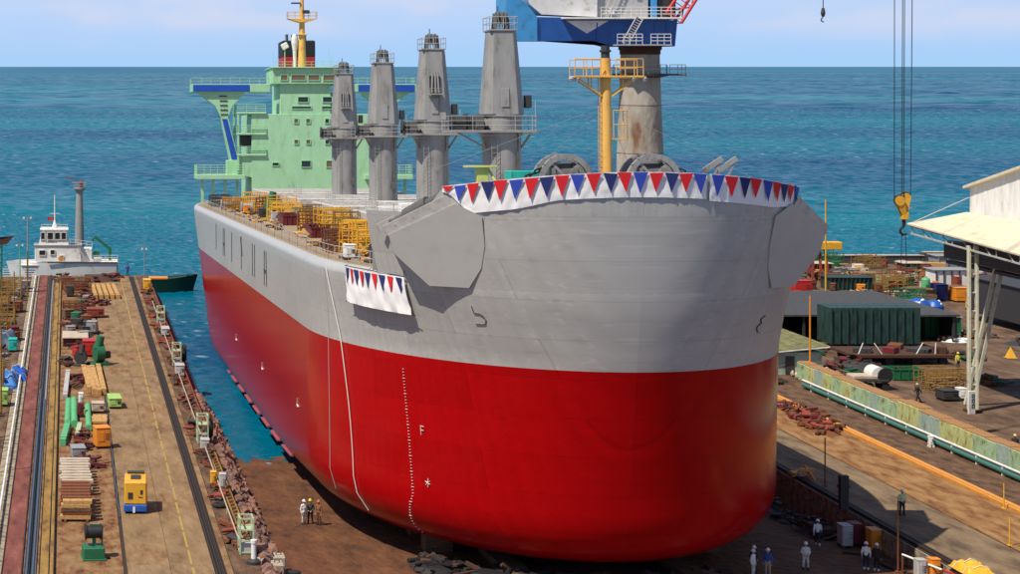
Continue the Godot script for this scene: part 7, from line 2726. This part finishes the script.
func make_bodies():
	var hand := grow([B(Vector3(0, 0, 0), Vector3(0, -0.07, 0), .024, .03, 0), B(Vector3(-.022, -.05, 0), Vector3(.022, -.05, 0), .022, .022, 0),
		B(Vector3(-.03, -.08, 0), Vector3(-.034, -.115, .012), .0095, .009, 0), B(Vector3(-.034, -.115, .012), Vector3(-.034, -.14, .03), .009, .008, 0),
		B(Vector3(-.011, -.085, 0), Vector3(-.012, -.13, .012), .0095, .009, 0), B(Vector3(-.012, -.13, .012), Vector3(-.012, -.158, .032), .009, .008, 0),
		B(Vector3(.01, -.085, 0), Vector3(.011, -.135, .012), .0095, .009, 0), B(Vector3(.011, -.135, .012), Vector3(.011, -.165, .032), .009, .008, 0),
		B(Vector3(.03, -.08, 0), Vector3(.033, -.125, .012), .0095, .009, 0), B(Vector3(.033, -.125, .012), Vector3(.033, -.152, .03), .009, .008, 0),
		B(Vector3(.03, -.03, .005), Vector3(.055, -.065, .03), .012, .01, 0), B(Vector3(.055, -.065, .03), Vector3(.055, -.095, .042), .01, .009, 0)], 0.006, 0.006)
	var head := grow([B(Vector3(0, -.1, -.005), Vector3(0, -.01, 0), .056, .058, 0), B(Vector3(0, .07, .0), Vector3(0, .13, -.015), .078, .095, 0), B(Vector3(0, .02, .03), Vector3(0, .08, .045), .045, .05, 0),
		B(Vector3(0, .085, .09), Vector3(0, .055, .105), .012, .016, 0), B(Vector3(-.02, .028, .077), Vector3(.02, .028, .077), .011, .011, 0), B(Vector3(-.035, .095, .078), Vector3(-.03, .095, .08), .014, .012, 0), B(Vector3(.035, .095, .078), Vector3(.03, .095, .08), .014, .012, 0),
		B(Vector3(-.085, .05, -.005), Vector3(-.088, .085, -.012), .018, .022, 0), B(Vector3(.085, .05, -.005), Vector3(.088, .085, -.012), .018, .022, 0), B(Vector3(0, .06, -.07), Vector3(0, .14, -.06), .055, .07, 4)], 0.012, 0.02)
	# pose: [elbow, wrist] of each arm, [knee, ankle, toe] of each leg, lean of the chest
	var poses := [
		{"arm": [[Vector3(-.26, 1.12, -.03), Vector3(-.25, .87, .06)], [Vector3(.26, 1.12, -.03), Vector3(.25, .87, .06)]], "leg": [[Vector3(-.11, .5, .02), Vector3(-.12, .09, -.02), .14], [Vector3(.11, .5, .02), Vector3(.12, .09, -.02), .14]], "lean": 0.0},
		{"arm": [[Vector3(-.27, 1.14, -.02), Vector3(-.14, 1.02, .2)], [Vector3(.27, 1.14, -.02), Vector3(.12, 1.0, .22)]], "leg": [[Vector3(-.13, .5, .03), Vector3(-.15, .09, 0), .14], [Vector3(.13, .5, .02), Vector3(.16, .09, -.04), .14]], "lean": 0.03},
		{"arm": [[Vector3(-.25, 1.13, .1), Vector3(-.23, .93, .26)], [Vector3(.25, 1.14, -.14), Vector3(.25, .9, -.2)]], "leg": [[Vector3(-.1, .52, -.08), Vector3(-.1, .14, -.34), .12], [Vector3(.1, .52, .16), Vector3(.1, .09, .26), .14]], "lean": 0.06}]
	for p in poses:
		var L: float = p.lean
		var bn := [B(Vector3(-.08, .93, 0), Vector3(.08, .93, 0), .115, .115, 2), B(Vector3(0, 1.0, 0), Vector3(0, 1.22, L * .6), .13, .135, 1), B(Vector3(-.07, 1.2, L * .6), Vector3(-.09, 1.36, L), .115, .1, 1), B(Vector3(.07, 1.2, L * .6), Vector3(.09, 1.36, L), .115, .1, 1), B(Vector3(-.16, 1.41, L), Vector3(.16, 1.41, L), .07, .07, 1)]
		bn.append(B(Vector3(0, 1.42, L), Vector3(0, 1.5, L), .07, .058, 1))
		var parts := []
		for i in 2:
			var sg := -1.0 if i == 0 else 1.0
			var sh := Vector3(sg * .19, 1.4, L)
			var el: Vector3 = p.arm[i][0]
			var wr: Vector3 = p.arm[i][1]
			bn.append(B(sh, el, .068, .052, 1))
			bn.append(B(el, wr, .052, .04, 1))
			var hip := Vector3(sg * .09, .9, 0)
			bn.append(B(hip, p.leg[i][0], .105, .07, 2))
			bn.append(B(p.leg[i][0], p.leg[i][1] + Vector3(0, .05, 0), .07, .055, 2))
			bn.append(B(p.leg[i][1] + Vector3(0, .05, 0), p.leg[i][1], .062, .06, 3))
			bn.append(B(p.leg[i][1] + Vector3(0, -.04, 0), p.leg[i][1] + Vector3(sg * .02, -.05, p.leg[i][2]), .052, .042, 3))
			var dn := (el - wr).normalized()
			var sd := Vector3(sg, 0, 0).slide(dn).normalized()
			parts.append([hand, Transform3D(Basis(sd * -1.0 if sg > 0 else sd * -1.0, dn, sd.cross(dn) * -1.0), wr)])
		parts.append([grow(bn, 0.024, 0.05), Transform3D()])
		parts.append([head, Transform3D(Basis(), Vector3(0, 1.575, L + .01))])
		bodies.append(joined(parts))

func person(label, at, turn, pose, shirt, trousers, boots, helmet, size := 1.0, group := "shipyard workers"):
	var t = thing("person", label, "person", at, turn, group)
	var b = bodies[pose]
	var pal := [Color(.40, .24, .17), Color(shirt[0], shirt[1], shirt[2]), Color(trousers[0], trousers[1], trousers[2]), Color(boots[0], boots[1], boots[2]), Color(.02, .015, .012)]
	var col := PackedColorArray()
	for r in b.reg: col.append(pal[r])
	var arr := []
	arr.resize(Mesh.ARRAY_MAX)
	arr[Mesh.ARRAY_VERTEX] = b.pos
	arr[Mesh.ARRAY_NORMAL] = b.nor
	arr[Mesh.ARRAY_COLOR] = col
	arr[Mesh.ARRAY_INDEX] = b.tris
	var am := ArrayMesh.new()
	am.add_surface_from_arrays(Mesh.PRIMITIVE_TRIANGLES, arr)
	if not M.has("_people"):
		var pm := StandardMaterial3D.new()
		pm.vertex_color_use_as_albedo = true
		pm.roughness = 0.85
		M["_people"] = pm
	mobj(am, "body", M["_people"], t)
	var st := mb()
	var L: float = [0.0, .03, .06][pose]
	lathe(st, Vector3(0, 1.685, L), [[.135, 0.0], [.14, .015], [.118, .03], [.112, .08], [.085, .125], [.04, .148], [.001, .152]], 16)
	lathe(st, Vector3(0, 1.685, L), [[.135, 0.0], [.1, .01], [.001, .02]], 16)
	prism(st, [Vector3(-.09, 1.69, L + .1), Vector3(.09, 1.69, L + .1), Vector3(.05, 1.685, L + .185), Vector3(-.05, 1.685, L + .185)], Vector3(0, .012, 0))
	obj(st, "helmet", plain(lin(helmet[0], helmet[1], helmet[2]), 0.35), t)
	t.scale = Vector3.ONE * size
	return t

func make_people():
	make_bodies()
	var white := [.68, .68, .66]
	var off := [.58, .56, .52]
	var navy := [.012, .016, .05]
	var dark := [.016, .015, .018]
	var blue := [.03, .07, .28]
	person("person in white jacket and white helmet, leftmost of the trio beside the hull", V(17.1, slip_y(133.6), 133.6), 0.5, 0, white, off, dark, white)
	person("person in dark clothes and yellow helmet, middle of the trio beside the hull", V(17.6, slip_y(133.9), 133.9), -0.3, 1, [.04, .05, .035], dark, dark, [.65, .55, .05])
	person("person in rust brown overalls, third of the trio beside the hull", V(18.15, slip_y(133.4), 133.4), -0.8, 0, [.20, .075, .04], [.14, .05, .03], dark, [.4, .16, .07])
	person("person in white shirt and pale trousers, at the left of three by the dark hull", V(43.4, slip_y(117.0), 117.0), 0.8, 0, white, off, white, white)
	person("person in dark blue jacket, in the middle of three by the dark hull", V(43.85, slip_y(118.1), 118.1), 0.2, 1, navy, navy, dark, white)
	person("person in blue jacket and tan trousers, at the right of three by the dark hull", V(44.45, slip_y(117.3), 117.3), -0.7, 0, blue, [.36, .29, .2], dark, white)
	person("person in grey-white overalls standing alone on the slip floor", V(47.6, slip_y(119.2), 119.2), -0.2, 1, off, off, dark, white)
	person("person in white vest walking beside the dark gear on the slip floor", V(51.3, slip_y(126.4), 126.4), 2.8, 2, white, navy, white, white)
	person("person in white jacket and white boots, left of the pair on the slip floor", V(51.5, slip_y(119.2), 119.2), 2.6, 0, white, navy, white, white)
	person("person in black jacket, right of the pair on the slip floor", V(52.0, slip_y(118.8), 118.8), 2.4, 0, dark, dark, white, white)
	person("person in pale yellow vest and dark trousers standing on the right quay", V(57.6, 0, 127.6), 0.1, 1, [.55, .56, .30], navy, dark, white)
	person("person in dark clothes walking across the yard behind the block wall", V(78.3, 0, 170.2), -1.4, 2, dark, dark, dark, [.45, .4, .25])
	person("person in bright yellow vest standing in the yard before the teal hull block", V(90.9, 0, 188.7), 0.2, 0, [.62, .55, .05], navy, dark, [.62, .55, .1])
	person("person in dark jacket and orange trousers at the right picture edge", V(75.2, 0, 146.7), -0.6, 0, dark, [.5, .2, .03], dark, [.6, .5, .2])
	person("person in blue overalls at the seaward end of the left quay", V(8.9, 0, 272.8), 0.0, 0, blue, blue, dark, dark)

func _ready():
	make_materials()
	make_view()
	make_sea()
	make_ground()
	make_ship()
	make_right_yard()
	make_bunting()
	make_deck_gear()
	make_left_quay()
	make_people()
